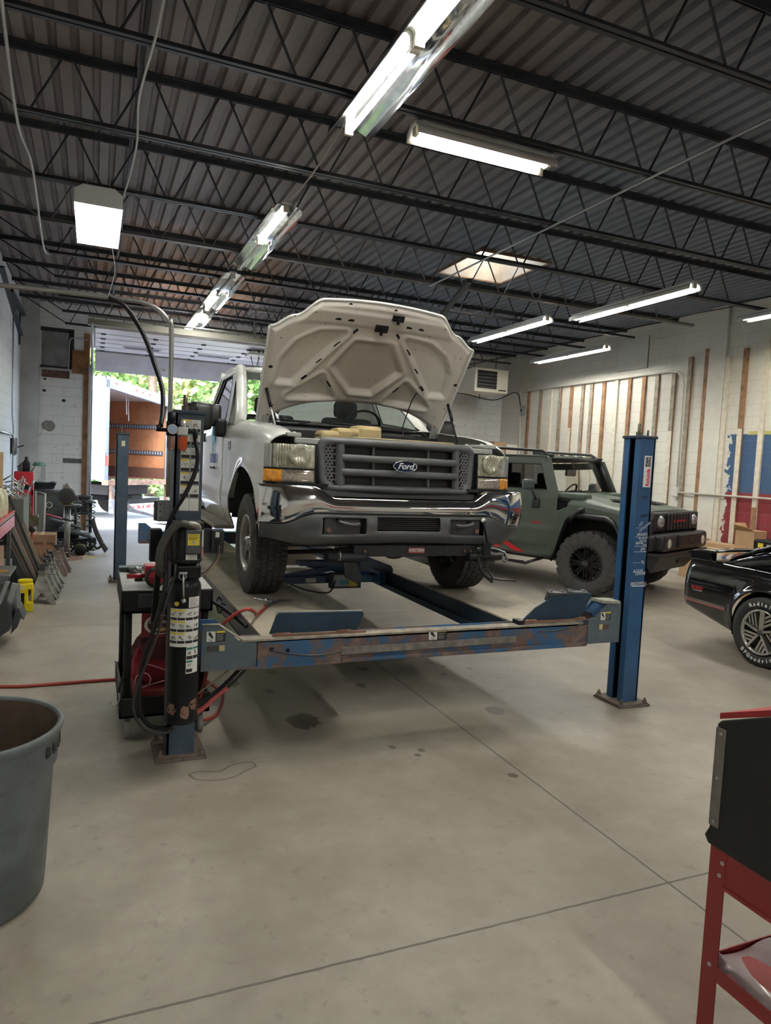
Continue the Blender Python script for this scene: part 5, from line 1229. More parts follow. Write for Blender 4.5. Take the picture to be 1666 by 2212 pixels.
m = MB(); m.grid(lambda u, v: (lerp(-.93, .93, u), -.745+.05*(2*u-1)**2, lerp(.6, .9, v)), 20, 2); m.box(-.9, .9, -.80, -.70, .86, .885); m.done('lower_frame', BLACK, PT)
# ---- bumper
def bumpY(x): a = abs(x); return -.98+.06*(a/.8)**2+.34*max(0, a-.86)**1.35*2.6
def cz1(x): a = abs(x); return .87-.075*ss(.68, .52, a)
def cz0(x): a = abs(x); return .60+.075*ss(.90, .66, a)
m = MB()
us = sorted(set(frange(-1.03, 1.03, 80)))
def cf(x, v):
    z0, z1 = cz0(x), cz1(x)
    if v < 0: z = z0; d = .03
    elif v <= 1: z = lerp(z0, z1, v); d = .035*(2*v-1)**4*0-.035*math.sin(PI*v)+.02
    else: z = z1+.006*(v-1); d = .02+(v-1)*.13
    return (x, bumpY(x)+d, z)
gridcells(us, [-.1]+frange(0, 1, 14)+[1.1, 1.4, 1.8], cf, None, m)
m.done('chrome_bumper', CHROME, PT, solid=.004)
m = MB(); m.grid(lambda u, v: (lerp(-.62, .62, u), bumpY(lerp(-.62, .62, u))+.04+.12*v, .805+.004*v+.04*v*v), 30, 3); m.done('bumper_pad', BLACK, PT)
# valance with openings
xs = sorted(set(frange(-1.01, 1.01, 60)+[-.62, -.32, -.24, .24, .32, .62])); zs = [0, .06, .15, .25, .35, .45, .6, .72, .82, .9, .96, 1]
def vf(x, v):
    a = abs(x); z0 = .475+.05*ss(.7, 1., a)+.015*math.cos(x*3); z1 = cz0(x)+.005; z = lerp(z0, z1, v)
    y = bumpY(x)+.005-.035*ss(.78, .6, a)*math.sin(PI*min(1, v*1.0))**.5+.05*(1-v)**2-.02*ss(.42, .3, v)*ss(.8, .7, a)
    return (x, y, z)
def vskip(x, v):
    a = abs(x)
    if .42 < v < .93 and a < .24 and True: return .5 < v
    return .32 < a < .62 and .35 < v < .9
VAL = gridcells(xs, zs, vf, vskip).done('valance', TGREY, PT, solid=.012)
m = MB(); m.grid(lambda u, v: (lerp(-.66, .66, u), -.88, lerp(.5, .70, v)), 4, 2); m.done('opening_back', mat('radiator black', (.006, .006, .007), .6), VAL)
m = MB()
for k in range(6): m.box(-.24, .24, -.965, -.95, .585+.014*k, .589+.014*k)
m.done('cooler_fins', DARKST, VAL)
for s in (-1, 1):
    m = MB(); m.box(s*.34, s*.60, -.93, -.92, .54, .66, ch=.004); m.tube(spline([(s*.50, -.93, .64), (s*.50, -1.0, .63), (s*.42, -1.01, .615), (s*.37, -.99, .62)]), .014, 8); m.done('tow_hook', DARKST, VAL)
    MB().cyl((s*.57, -.935, .575), (s*.57, -.945, .575), .018, n=10).done('bolt', RUSTY, VAL)
# plough mount and things below the bumper
DKB = mat('blackened mount', (.025, .026, .03), .5, .4, var=.3, scale=15)
m = MB(); m.box(-.38, .58, -.93, -.86, .385, .465, ch=.004)
for s, x0 in ((-1, -.42), (1, .66)): m.box(x0-.14, x0+.10, -.92, -.82, .34, .41, ch=.006); m.cyl((x0-.15, -.94, .38), (x0+.12, -.94, .38), .03, n=14)
m.prism([(-.46, .35), (-.37, .35), (-.32, .24), (-.36, .2), (-.44, .24)], 'Y', -.96, -.94); m.done('plow_mount', DKB, PT)
m = MB(); m.bar((.62, -.95, .36), (.70, -1.0, .22), .05, .01); m.bar((.7, -1.0, .22), (.90, -.9, .19), .12, .01); m.tube(spline([(.58, -.96, .4), (.6, -1.0, .28), (.68, -1.02, .2)]), .012, 6); m.done('plow_bracket', DKB, PT, label='bent bracket before the right tyre')
m = MB(); m.ring((-.5, -.98, .40), .028, .006, 'X', 16, 6); m.ring((.80, -.98, .38), .035, .006, 'X', 16, 6); m.tube(spline([(.56, -.98, .45), (.7, -.98, .45), (.8, -.98, .42)]), .006, 6); m.done('hitch_pin', STEEL, PT)
o = MB().box(.03, .155, -.935, -.931, .41, .45).done('red_label', mat('dusty red label', (.35, .08, .07), .6), PT); text('WESTERN', .032, place((.092, -.937, .43)), WHITEP, o, 'lettering', .0005, sx=.85, bold=.001)
for x0 in (-.3, .48, .53): MB().cyl((x0, -.93, .425), (x0, -.94, .425), .012, n=6).done('bolt', RUSTY, PT)
m = MB(); m.tube(spline([(.56, -1.03, .66), (.58, -1.04, .6), (.60, -1.03, .55), (.62, -1.02, .49)]), .008, 6); m.box(.585, .65, -1.03, -1.0, .40, .50, ch=.008); m.done('plug_lead', BLACK, PT); MB().cyl((.555, -1.035, .655), (.57, -1.045, .68), .012, n=8).done('plug_end', WHITEP, PT)
# axle, steering, frame
m = MB(); m.cyl((-.75, .03, .40), (.75, .03, .40), .045, n=14); m.sphere((.28, .03, .38), .15, 18, (1, .9, .9)); m.cyl((-.7, -.13, .33), (.7, -.13, .36), .018, n=10); m.cyl((-.3, -.2, .36), (.55, -.16, .42), .018, n=10); m.done('front_axle', mat('greasy rusty axle', (.06, .045, .04), .7, .3, var=.4, scale=15), PT)
m = MB()
for s in (-1, 1): m.bar((s*.42, -.85, .55), (s*.42, 4.6, .60), .08, .14); m.cyl((s*.72, .03, .25), (s*.72, .03, .55), .06, n=12); m.cyl((s*.55, -.02, .42), (s*.5, .0, .8), .05, n=12)
m.done('frame_rail', DKB, PT)
m = MB(); m.cyl((-.72, -.2, .42), (-.5, -.25, .45), .035, n=10); m.box(-.66, -.5, -.3, -.2, .42, .52, ch=.02); m.done('brake_caliper', mat('dull aluminium', (.3, .3, .29), .5, .7), PT)
m = MB(); m.cyl((.0, 1.2, .38), (.1, 3.4, .36), .05, n=12); m.cyl((-.72, 3.48, .40), (.72, 3.48, .40), .06, n=12); m.sphere((0, 3.48, .4), .18, 14); m.box(.3, .7, 1.4, 2.3, .35, .55, ch=.05); m.done('driveline', DKB, PT)
# wheels
ALU = mat('silver wheel', (.45, .44, .42), .35, .7, var=.15, scale=10)
def truck_wheel(x, y, s, steer=0., label=None):
    g = tyre(.388, .268, .21, 'highway', 280); R_ = Matrix.Translation((x, y, .386)) @ Matrix.Rotation(steer, 4, 'Z') @ (Matrix.Identity(4) if s < 0 else Matrix.Rotation(PI, 4, 'Z'))
    w = g.xf(R_).done('tyre', RUBBER, PT, label=label)
    m = MB(); m.lathe([(.215, -.105), (.222, -.118), (.212, -.12), (.205, -.105), (.195, -.05), (.19, .06), (.215, .1)], (0, 0, 0), 'X', 40)
    for k in range(8):
        a = 2*PI*k/8; ca, sa = math.cos(a), math.sin(a); m.bar((-.07, .07*ca, .07*sa), (-.06, .2*ca, .2*sa), .06, .03)
    m.lathe([(0, -.12), (.045, -.12), (.052, -.11), (.052, -.08), (.1, -.072), (.11, -.055), (.0, -.05)], (0, 0, 0), 'X', 28)
    m.lathe([(.16, -.058), (.21, -.06)], (0, 0, 0), 'X', 32)
    m.xf(R_).done('wheel_rim', ALU, w)
    m = MB()
    for k in range(8):
        a = 2*PI*(k+.5)/8; m.cyl((-.07, .083*math.cos(a), .083*math.sin(a)), (-.095, .083*math.cos(a), .083*math.sin(a)), .011, n=6)
    m.lathe([(0, -.123), (.03, -.123), (.032, -.119)], (0, 0, 0), 'X', 18); m.lathe([(.02, -.02), (.17, -.02), (.17, .0)], (0, 0, 0), 'X', 24); m.xf(R_).done('lug_nuts', DARKST, w)
    return w
truck_wheel(-.872, 0, -1, label='left front tyre with cracked worn tread')
truck_wheel(.872, 0, 1, label='right front tyre, inner side seen')
truck_wheel(-.872, 3.48, -1); truck_wheel(.872, 3.48, 1)

# true up the nose: slightly shorter overhang, slightly broader
for o_ in [c for c in kids(PT)]+[g for c in kids(PT) for g in kids(c)]:
    if o_.name.startswith(('hood', 'tyre')) or (o_.parent is not PT and o_.parent.name.startswith(('hood', 'tyre'))): continue
    for v_ in o_.data.vertices:
        k_ = ss(-.45, -.8, v_.co.y); v_.co.y += .13*k_; v_.co.x *= 1+.025*k_
# ================================================================ green off-roader
TH = .436
SV = thing('off_road_vehicle', 'matte olive green boxy off-road vehicle with big mud tyres at right', 'SUV', (7.31, 8.27, 0), TH)
b = NB('matte olive paint'); vec, x, y, z = b.coords(); n1 = b.noise(vec, 4, 4)
b.lk(b.ramp(n1, [(.3, (.062, .080, .064)), (.7, (.074, .094, .075))]), b.b.inputs['Base Color']); b.b.inputs['Roughness'].default_value = .42; OLV = b.m
BKP = mat('satin black trim', (.014, .015, .017), .42); TG = mat('smoked window', (.05, .053, .058), .02, trans=1., ior=1.05); SG = mat('clear screen', (.8, .82, .8), .01, trans=1., ior=1.05)
ATAB = [(-.62, .80), (-.5, .84), (-.38, 1.04), (-.26, 1.11), (.22, 1.13), (.34, 1.06), (.5, .56), (.55, .47)]
def szb(y):
    if y < .55: return interp(ATAB, y)
    if 2.55 < y < 3.7: return interp([(2.55, .47), (2.6, .56), (2.78, 1.05), (2.9, 1.12), (3.34, 1.12), (3.46, 1.05), (3.64, .6), (3.7, .58)], y)
    return .47 if y < 2.6 else .58
def sx(y, z): return 1.0-.05*ss(.75, .45, z)+.012*math.exp(-((z-.88)/.05)**2)-.02*ss(1.3, 1.45, z)-.05*ss(-.4, -.65, y)
for s in (-1, 1):
    ys = frange(-.62, .62, 50)
    def f(y, v):
        zt = interp([(-.62, 1.16), (.3, 1.27)], y); ztop = interp([(-.62, 1.25), (.05, 1.355), (.22, 1.375), (.32, 1.36), (.36, 1.3), (.62, 1.29)], y); zb = szb(y)
        if v < .7: return (s*sx(y, lerp(zb, zt, v/.7)), y, lerp(zb, zt, v/.7))
        q = (v-.7)/.3*PI/2; return (s*(sx(y, zt)-.2*(1-math.cos(q))), y, zt+(ztop-zt)*math.sin(q))
    gridcells(ys, frange(0, 1, 20), f, lambda y, v: y > .34 and v > .62).done('fender', OLV, SV, solid=.01)
    # flares
    m = MB(); ring = [(y, szb(y)) for y in frange(-.60, .55, 46)]
    m.grid(lambda u, v: (s*(sx(0, 1)+.075*math.sin(PI*v)**.6-.01), ring[int(u*46)][0], ring[int(u*46)][1]-.05+.10*v), 46, 6); m.done('fender_flare', BKP, SV)
    m = MB(); ring2 = [(y, szb(y)) for y in frange(2.54, 3.72, 46)]
    m.grid(lambda u, v: (s*(sx(2, 1)+.075*math.sin(PI*v)**.6-.01), ring2[int(u*46)][0], ring2[int(u*46)][1]-.05+.10*v), 46, 6); m.done('fender_flare', BKP, SV)
    # vent behind fender
    m = MB(); m.box(s*.90, s*.93, .28, .6, 1.05, 1.34); m.done('vent_recess', mat('dark opening', (.01, .01, .012), .5), SV)
    m = MB()
    for k in range(6): m.box(s*.93, s*.985, .34+.02*k, .58, 1.31-.035*k, 1.318-.035*k)
    m.done('vent_louvres', BKP, SV)
    MB().box(s*.70, s*.955, .12, .60, 1.335, 1.43, ch=.03).done('cowl_pod', OLV, SV)
    # body side from door back
    for nm, y0, y1 in (('front_door', .515, 1.66), ('rear_door', 1.675, 2.56), ('rear_quarter', 2.575, 3.95)):
        n_ = int((y1-y0)/.03)
        def g(y, v):
            z = lerp(szb(y), 1.43, v); xx = sx(y, z)
            if nm != 'rear_quarter':
                if .50 < z < .64: xx -= .012*ss(.5, .52, z)*ss(.64, .62, z)
            return (s*xx, y, z)
        gridcells(frange(y0, y1, n_), frange(0, 1, 44), g).done(nm, OLV, SV, solid=.012)
        X_ = lambda z: s*(.98-.17*(z-1.43))
        yf0 = y0 if nm != 'front_door' else None
        if nm == 'front_door': outer = [(y0, 1.43), (.72, 1.93), (y1, 1.93), (y1, 1.43)]; inner = [(.70, 1.455), (.86, 1.83), (1.58, 1.83), (1.60, 1.455)]
        else: outer = [(y0, 1.43), (y0, 1.93), (y1-.02*(nm == 'rear_quarter'), 1.93), (y1, 1.43)]; inner = [(y0+.06, 1.46), (y0+.07, 1.83), (y1-.12, 1.83), (y1-.1, 1.46)]
        m = MB(); m.add([(X_(z), y, z) for y, z in outer]+[(X_(z), y, z) for y, z in inner]+[(X_(z)-s*.03, y, z) for y, z in inner], [(i, (i+1) % 4, (i+1) % 4+4, i+4) for i in range(4)]+[(i+4, (i+1) % 4+4, (i+1) % 4+8, i+8) for i in range(4)])
        m.done('window_frame', OLV, SV, solid=.01)
        m = MB(); m.add([(X_(z)-s*.02, y, z) for y, z in inner], [(0, 1, 2, 3)]); m.done('side_window', TG if s < 0 else SG, SV)
        m = MB(); m.tube([(X_(z), y, z) for y, z in inner], .01, 6, closed=True); m.done('window_seal', BKP, SV)
    m = MB(); m.box(s*.985, s*1.02, 1.42, 1.62, 1.22, 1.34, ch=.02); m.done('door_handle', BKP, SV); MB().box(s*1.0, s*1.035, 1.44, 1.6, 1.27, 1.30, ch=.01).done('handle_bar', mat('handle grey', (.05, .055, .065), .35), SV)
    m = MB(); m.box(s*1.08, s*1.3, .84, .95, 1.44, 1.60, ch=.035); mo = m.done('side_mirror', mat('mirror blue grey', (.06, .07, .085), .32), SV); MB().tube([(s*1.12, .87, 1.44), (s*1.06, .86, 1.36), (s*1.0, .86, 1.28)], .014, 8).done('mirror_arm', BKP, mo); MB().box(s*.985, s*1.03, .79, .93, 1.18, 1.32, ch=.02).done('mirror_base', BKP, mo)
    m = MB(); m.tube(spline([(s*.98, .30, 1.02), (s*1.05, .24, 1.09), (s*1.06, .14, 1.19), (s*1.0, .1, 1.22)]), .028, 10); m.lathe([(0, 0), (.045, 0), (.05, .02), (0, .03)], (s*1.0-(.03 if s < 0 else 0), .12, 1.20), 'X', 20); m.done('hood_latch', BKP, SV)
    m = MB(); m.tube([(s*.93, 1.36, .46), (s*1.10, 1.30, .41), (s*1.13, 1.22, .37), (s*1.13, .90, .36), (s*1.10, .82, .40), (s*.93, .70, .46)], .022, 10); m.box(s*1.09, s*1.15, .95, 1.2, .372, .385); m.done('step_bar', mat('glossy black bar', (.01, .01, .012), .15, coat=1.), SV)
    m = MB(); m.tube([(s*.93, 2.56, .46), (s*1.10, 2.5, .41), (s*1.13, 2.42, .37), (s*1.13, 2.10, .36), (s*1.10, 2.02, .40), (s*.93, 1.9, .46)], .022, 10); m.done('step_bar', mat('glossy black bar', (.01, .01, .012), .15, coat=1.), SV)
    MB().cyl((s*.93, .45, .47), (s*.93, 2.6, .47), .04, n=12).done('rocker_tube', BKP, SV)
    # roof rail
    m = MB(); m.tube([(s*.80, .80, 1.96), (s*.80, .92, 2.03), (s*.80, 1.9, 2.065), (s*.80, 2.0, 2.07)], .022, 8); m.box(s*.83, s*.77, 1.78, 2.02, 1.95, 2.09, ch=.02); m.box(s*.83, s*.77, .72, .95, 1.94, 1.985, ch=.015); m.done('roof_rail', BKP, SV)
SRED = mat('stripe red', (.5, .02, .03), .4)
m = MB(); 
for P in ([(1.62, .73), (1.52, .73), (1.02, .50), (1.22, .50), (1.4, .60)], [(1.75, .63), (1.66, .63), (1.42, .53), (1.56, .53)]): m.add([(-(sx(y, z)+.013), y, z) for y, z in P], [tuple(range(len(P)))])
m.done('side_stripe', SRED, SV)
text('HUMMER', .055, place((-1.02, .83, .965), (0, -1, 0), (0, 0, 1)), SRED, SV, 'side_lettering', .001, sx=.75)
# hood
def hdz(x, y): return lerp(1.265, 1.40, (y+.70)/1.3)-.10*max(0, abs(x)-.62)**1.2-.02*ss(-.6, -.72, y)+.012*ss(.5, .44, abs(x))
m = MB(); gridcells(frange(-.82, .82, 32), frange(-.72, .56, 26), lambda x, y: (x, y, hdz(x, y)), None, m); m.grid(lambda u, v: (lerp(-.82, .82, u), -.72, lerp(1.22, hdz(lerp(-.82, .82, u), -.72), v)), 32, 2); m.done('hood', OLV, SV, solid=.01)
for s in (-1, 1):
    m = MB(); m.prism([(.1, -.35), (.38, -.52), (.38, -.30), (.12, .12)] if s > 0 else [(-.1, -.35), (-.38, -.52), (-.38, -.30), (-.12, .12)], 'Z', 1.30, 1.315); 
m = MB(); m.grid(lambda u, v: (lerp(.12, .5, u), lerp(-.5, -.05, v), hdz(.3, lerp(-.5, -.05, v))+.022), 4, 4); m.grid(lambda u, v: (lerp(-.5, -.12, u), lerp(-.5, -.05, v), hdz(.3, lerp(-.5, -.05, v))+.022), 4, 4); m.done('hood_vent', BKP, SV, solid=.01)
for s in (-1, 1):
    m = MB()
    for k in range(7): m.box(s*.16, s*.46, -.46+.055*k, -.43+.055*k, hdz(.3, -.46+.055*k)+.03, hdz(.3, -.46+.055*k)+.036)
    m.done('vent_slats', OLV, SV)
m = MB(); m.grid(lambda u, v: (lerp(-.9, .9, u), lerp(.55, .64, v), lerp(1.40, 1.43, v)), 8, 2); m.done('cowl', OLV, SV, solid=.01)
m = MB(); m.tube([(-.1, .60, 1.44), (.2, .64, 1.45), (.55, .66, 1.46)], .01, 6); m.tube([(-.6, .60, 1.44), (-.3, .64, 1.45), (.0, .64, 1.455)], .01, 6); m.done('wiper', BKP, SV)
MB().grid(lambda u, v: (lerp(-.88, .88, u)*(1-.06*v), .60+.17*v+.04*(2*u-1)**2, lerp(1.43, 1.90, v)), 10, 6).done('windscreen', SG, SV)
m = MB()
for s in (-1, 1): m.tube([(s*.93, .60, 1.42), (s*.865, .80, 1.93)], .04, 8)
m.tube([(-.87, .80, 1.92), (0, .76, 1.935), (.87, .80, 1.92)], .03, 8); m.done('pillar', BKP, SV)
m = MB(); m.grid(lambda u, v: (lerp(-.90, .90, u), lerp(.78, 3.94, v), 1.945+.02*math.sin(PI*u)+.01*math.sin(PI*v)), 16, 16); m.done('roof', OLV, SV, solid=.02)
for x in (-.3, 0., .3): MB().sphere((x, .86, 1.975), .04, 10, (1.3, 1, .6)).done('roof_marker_light', BKP, SV)
for x in (-.66, .66): MB().sphere((x, .86, 1.96), .06, 10, (1.5, 1, .6)).done('roof_marker_light', BKP, SV)
MB().tube([(.28, .95, 1.96), (.28, .97, 2.06)], .005, 5).done('antenna', BKP, SV)
m = MB(); m.box(-.98, .98, 3.93, 3.95, .6, 1.93); m.box(-.95, .95, 3.95, 4.1, .55, .8, ch=.03); m.done('tailgate', OLV, SV)
m = MB(); m.grid(lambda u, v: (lerp(-.88, .88, u), lerp(.66, 1.05, v), 1.40-.03*v), 4, 3); m.box(-.9, .9, .95, 1.05, .8, 1.38, ch=.03); m.box(-.95, .95, .6, 3.9, .55, .62); m.done('dashboard', INT, SV)
m = MB()
for x in (-.45, .45): m.box(x-.24, x+.24, 1.5, 1.62, .9, 1.5, ch=.04); m.box(x-.13, x+.13, 1.52, 1.6, 1.5, 1.68, ch=.04)
m.done('front_seats', mat('brown seats', (.07, .055, .045), .8), SV)
m = MB(); m.ring((0, 0, 0), .19, .015, 'Y', 28, 8); m.bar((-.18, 0, 0), (.18, 0, 0), .04, .02); m.xf(Matrix.Translation((.45, 1.0, 1.40)) @ Matrix.Rotation(.5, 4, 'X')); m.done('steering_wheel', mat('brown wheel', (.15, .09, .06), .6), SV)
m = MB(); m.box(-.16, .16, .80, .84, 1.68, 1.78, ch=.03); m.bar((0, .8, 1.78), (0, .82, 1.88), .03); m.done('rear_view_mirror', mat('taupe plastic', (.12, .1, .09), .6), SV)
# front
m = MB(); m.box(-.86, .86, -.84, -.70, .97, 1.235, ch=.02)
GF = m.done('grille_panel', BKP, SV)
m = MB(); m.box(-.40, .46, -.846, -.835, 1.0, 1.20); m.done('grille_opening', mat('dark opening', (.01, .01, .012), .5), GF)
for k in range(8): MB().box(-.42+.12*k, -.355+.12*k, -.87, -.84, .985, 1.215, ch=.01).done('grille_bar', mat('bar black', (.02, .021, .024), .35), GF)
text('HUMMER', .05, place((.02, -.874, 1.11)), SRED, GF, 'grille_lettering', .001, sx=2.4)
for s in (-1, 1):
    x0 = s*.62+.02
    MB().box(x0-.12, x0+.12, -.85, -.84, 1.0, 1.21, ch=.004).done('lamp_recess', mat('dark opening', (.01, .01, .012), .5), GF)
    h = MB().lathe([(0, -.05), (.05, -.045), (.085, -.02), (.09, 0)], (s*.64, -.845, 1.11), 'Y', 28).done('headlight', mat('clear headlamp', (.5, .5, .5), .12, .7, coat=1., var=.4, scale=40), GF)
    MB().box(s*.90, s*.99, -.72, -.66, 1.03, 1.16, ch=.02).done('side_marker', mat('smoked marker', (.12, .13, .12), .2, coat=1.), SV)
    m = MB(); m.grid(lambda u, v: (s*lerp(.84, 1.0, u), lerp(-.84, -.60, u**1.3), lerp(.86, 1.22, v)), 8, 4); m.done('nose_corner', BKP, SV, solid=.01)
    MB().lathe([(0, -.02), (.05, -.015), (.065, 0)], (s*.66, -1.0, .83), 'Y', 22).done('fog_lamp', mat('pale lamp glass', (.5, .5, .46), .15, coat=1.), SV)
m = MB(); m.box(-.86, .86, -1.0, -.66, .72, .955, ch=.045); m.box(-.97, .97, -.9, -.6, .72, .94, ch=.045); m.box(-.38, .5, -1.03, -.98, .77, .94, ch=.01); m.box(-.95, .95, -.98, -.7, .655, .70, ch=.01); BU = m.done('bumper', mat('bumper black', (.016, .017, .02), .38), SV)
MB().box(-.34, .46, -1.034, -1.028, .80, .93).done('bumper_recess', mat('dark opening', (.01, .01, .012), .5), BU); MB().box(-.02, .2, -1.04, -1.03, .84, .9).done('small_plate', BKP, BU)
m = MB(); m.add([(-.85, -.96, .65), (.7, -.96, .65), (.55, -.8, .42), (-.75, -.8, .42), (-.85, -.7, .65), (.7, -.7, .65)], [(0, 1, 2, 3), (0, 3, 4), (1, 5, 2)]); m.done('skid_plate', mat('dark skid', (.035, .037, .04), .5), SV, solid=.01)
m = MB(); m.box(-.08, .25, -.93, -.9, .52, .6, ch=.01); m.done('skid_opening', mat('dark opening', (.01, .01, .012), .5), SV)
m = MB(); m.box(-.78, .78, -.5, 3.7, .50, .66); m.cyl((-.8, 0, .46), (.8, 0, .46), .07); m.cyl((-.8, 3.12, .46), (.8, 3.12, .46), .07)
for s in (-1, 1):
    for yc in (0, 3.12): m.box(s*.6, s*.62, yc-.55, yc+.55, .5, 1.2); 
m.box(-.95, .95, -.5, .58, 1.16, 1.18); m.box(-.95, .95, 2.6, 3.7, 1.16, 1.18); m.box(-.95, .95, .53, .55, .5, 1.18); m.done('underbody', INT, SV)
BW = mat('black alloy', (.02, .02, .021), .35, .5)
def suv_wheel(x, y, s, steer=0., label=None, first=[None]):
    R_ = Matrix.Translation((x, y, .455)) @ Matrix.Rotation(steer, 4, 'Z') @ (Matrix.Identity(4) if s < 0 else Matrix.Rotation(PI, 4, 'Z'))
    w = tyre(.46, .33, .24, 'mud', 352).xf(R_).done('tyre', RUBBER, SV, label=label)
    m = MB(); m.lathe([(.24, -.14), (.248, -.15), (.238, -.155), (.225, -.14), (.215, -.05), (.21, .06), (.24, .14)], (0, 0, 0), 'X', 48)
    for k in range(8):
        a = 2*PI*k/8
        for d in (-.12, .12): m.bar((-.115, .06*math.cos(a+d*2), .06*math.sin(a+d*2)), (-.105, .225*math.cos(a+d), .225*math.sin(a+d)), .018, .03)
        m.bar((-.118, .17*math.cos(a-.12), .17*math.sin(a-.12)), (-.118, .17*math.cos(a+.12), .17*math.sin(a+.12)), .02, .02)
    m.lathe([(0, -.155), (.05, -.155), (.06, -.145), (.065, -.09), (.0, -.06)], (0, 0, 0), 'X', 28); m.xf(R_).done('wheel_rim', BW, w)
    m = MB(); m.lathe([(.03, .02), (.2, .02)], (0, 0, 0), 'X', 28); m.xf(R_).done('brake_disc', DARKST, w)
    m = MB()
    for k in range(24): a = 2*PI*(k+.5)/24; m.cyl((-.15, .232*math.cos(a), .232*math.sin(a)), (-.162, .232*math.cos(a), .232*math.sin(a)), .006, n=6)
    m.xf(R_).done('rim_bolts', STEEL, w)
    text('XD', .05, R_ @ place((-.158, 0, 0), (0, 0, 1) if False else (0, -1, 0), (0, 0, 1)), STEEL, w, 'hub_lettering', .001)
    return w
suv_wheel(-.90, 0, -1, label='near front mud tyre'); suv_wheel(.90, 0, 1); suv_wheel(-.90, 3.12, -1); suv_wheel(.90, 3.12, 1)
# ================================================================ black sports coupe (rear end seen)
CP = thing('sports_coupe', 'glossy black sports coupe with rear window louvres at the right edge', 'car', (5.73, 4.5, 0), math.radians(-1))
GBK = mat('glossy black car paint', (.004, .004, .005), .12, coat=1.); RW = 1.83
def czb(y):
    d = .37**2-y*y
    if abs(y) < .355: return max(.27, .33+math.sqrt(max(d, 0)))
    dz = .37**2-(y+2.57)**2
    if abs(y+2.57) < .355: return max(.24, .33+math.sqrt(max(dz, 0)))
    return interp([(-3.4, .26), (-2.9, .22), (.36, .255), (.45, .27), (.97, .42), (1.05, .46)], y)
def czt(y): return interp([(-3.5, .68), (-2.5, .80), (-1.8, .84), (-.6, .86), (0, .875), (.4, .885), (.95, .90), (1.05, .89)], y)
def cx_(y, z):
    xx = .10*((z-.60)/.32)**2 if z > .6 else .05*((.6-z)/.35)**2
    xx += .12*max(0, (y-.90)/.15)**2.2+.5*max(0, (-2.95-y)/.6)**2
    d = math.hypot(y, z-.33)-.37; xx -= .02*math.exp(-(d/.05)**2)
    if .43 < z < .47: xx -= .0
    return xx
for s in (0, 1):
    fx = (lambda a: a) if s == 0 else (lambda a: RW-a)
    ys = frange(-3.45, -2.93, 10)+frange(-2.925, -2.21, 40)+frange(-2.2, -.37, 20)+frange(-.355, .355, 44)+frange(.37, 1.05, 24)
    gridcells(ys, frange(0, 1, 18), lambda y, v: (fx(cx_(y, lerp(czb(y), czt(y), v))), y, lerp(czb(y), czt(y), v))).done('body_side', GBK, CP, solid=.008)
    for a0, a1, m_ in ((.438, .452, mat('pink stripe', (.35, .09, .09), .4)), (.452, .475, mat('grey stripe car', (.11, .10, .10), .4))):
        gridcells([y for y in ys if .40 < y < 1.03], [0, 1], lambda y, v: (fx(cx_(y, .45)-.010), y, lerp(a0, a1, v)+.03*(y-.4))).done('side_stripe', m_, CP)
    m = MB(); m.lathe([(.37, 0), (.37, .3)], (0, 0, 0), 'X', 24, a0=-.3, a1=PI+.3)
    m.v = [(fx(x+.03), y, z+.33) for x, y, z in m.v]; m.grid(lambda u, v: (fx(.3), lerp(-.4, .4, u), lerp(.2, .75, v)), 2, 2); m.done('wheel_well', INT, CP)
text('FIREBIRD', .05, place((-.012, .78, .60), (0, -1, 0), (0, 0, 1)), mat('badge red', (.35, .02, .025), .4), CP, 'side_lettering', .001, sx=.75, bold=.001)
MB().box(-.008, -.004, .72, .84, .572, .576).done('badge_underline', WHITEP, CP)
m = MB()
def rear(u, v):
    z = lerp(.46, .89, v); x = lerp(.14, RW-.14, u); return (x, 1.05+.05*math.sin(PI*u)+.05*math.exp(-((z-.6)/.12)**2)-.03*v, z)
m.grid(rear, 20, 10); m.grid(lambda u, v: (lerp(.10, RW-.10, u), lerp(.45, 1.045+.05*math.sin(PI*u), v), czt(lerp(.45, 1.04, v))+.012*math.sin(PI*u)), 16, 8)
m.done('rear_bumper', GBK, CP)
m = MB(); m.grid(lambda u, v: (lerp(.1, RW-.1, u), lerp(-3.4, -1.75, v), lerp(.68, .90, v**.7)+.03*math.sin(PI*u)), 16, 16); m.grid(lambda u, v: (lerp(.2, RW-.2, u), -3.45-.1*math.sin(PI*u), lerp(.3, .68, v)), 12, 4); m.done('hood', GBK, CP)
# spoiler
m = MB()
def spo(u, v):
    a = 2*PI*v; cy = .82; return (lerp(.05, RW-.05, u), cy+.17*math.cos(a), .985-.02*math.cos(a)+.022*math.sin(a)-.02*abs(2*u-1)**4)
m.grid(spo, 24, 16)
for k in range(2):
    x0 = .05 if k == 0 else RW-.05; m.add([(x0, .82+.17*math.cos(2*PI*i/16), .965-.02*math.cos(2*PI*i/16)+.022*math.sin(2*PI*i/16)) for i in range(16)], [tuple(range(16))])
for x0 in (.06, RW-.14): m.box(x0, x0+.08, .70, .97, .88, .97, ch=.01)
m.done('rear_spoiler', GBK, CP)
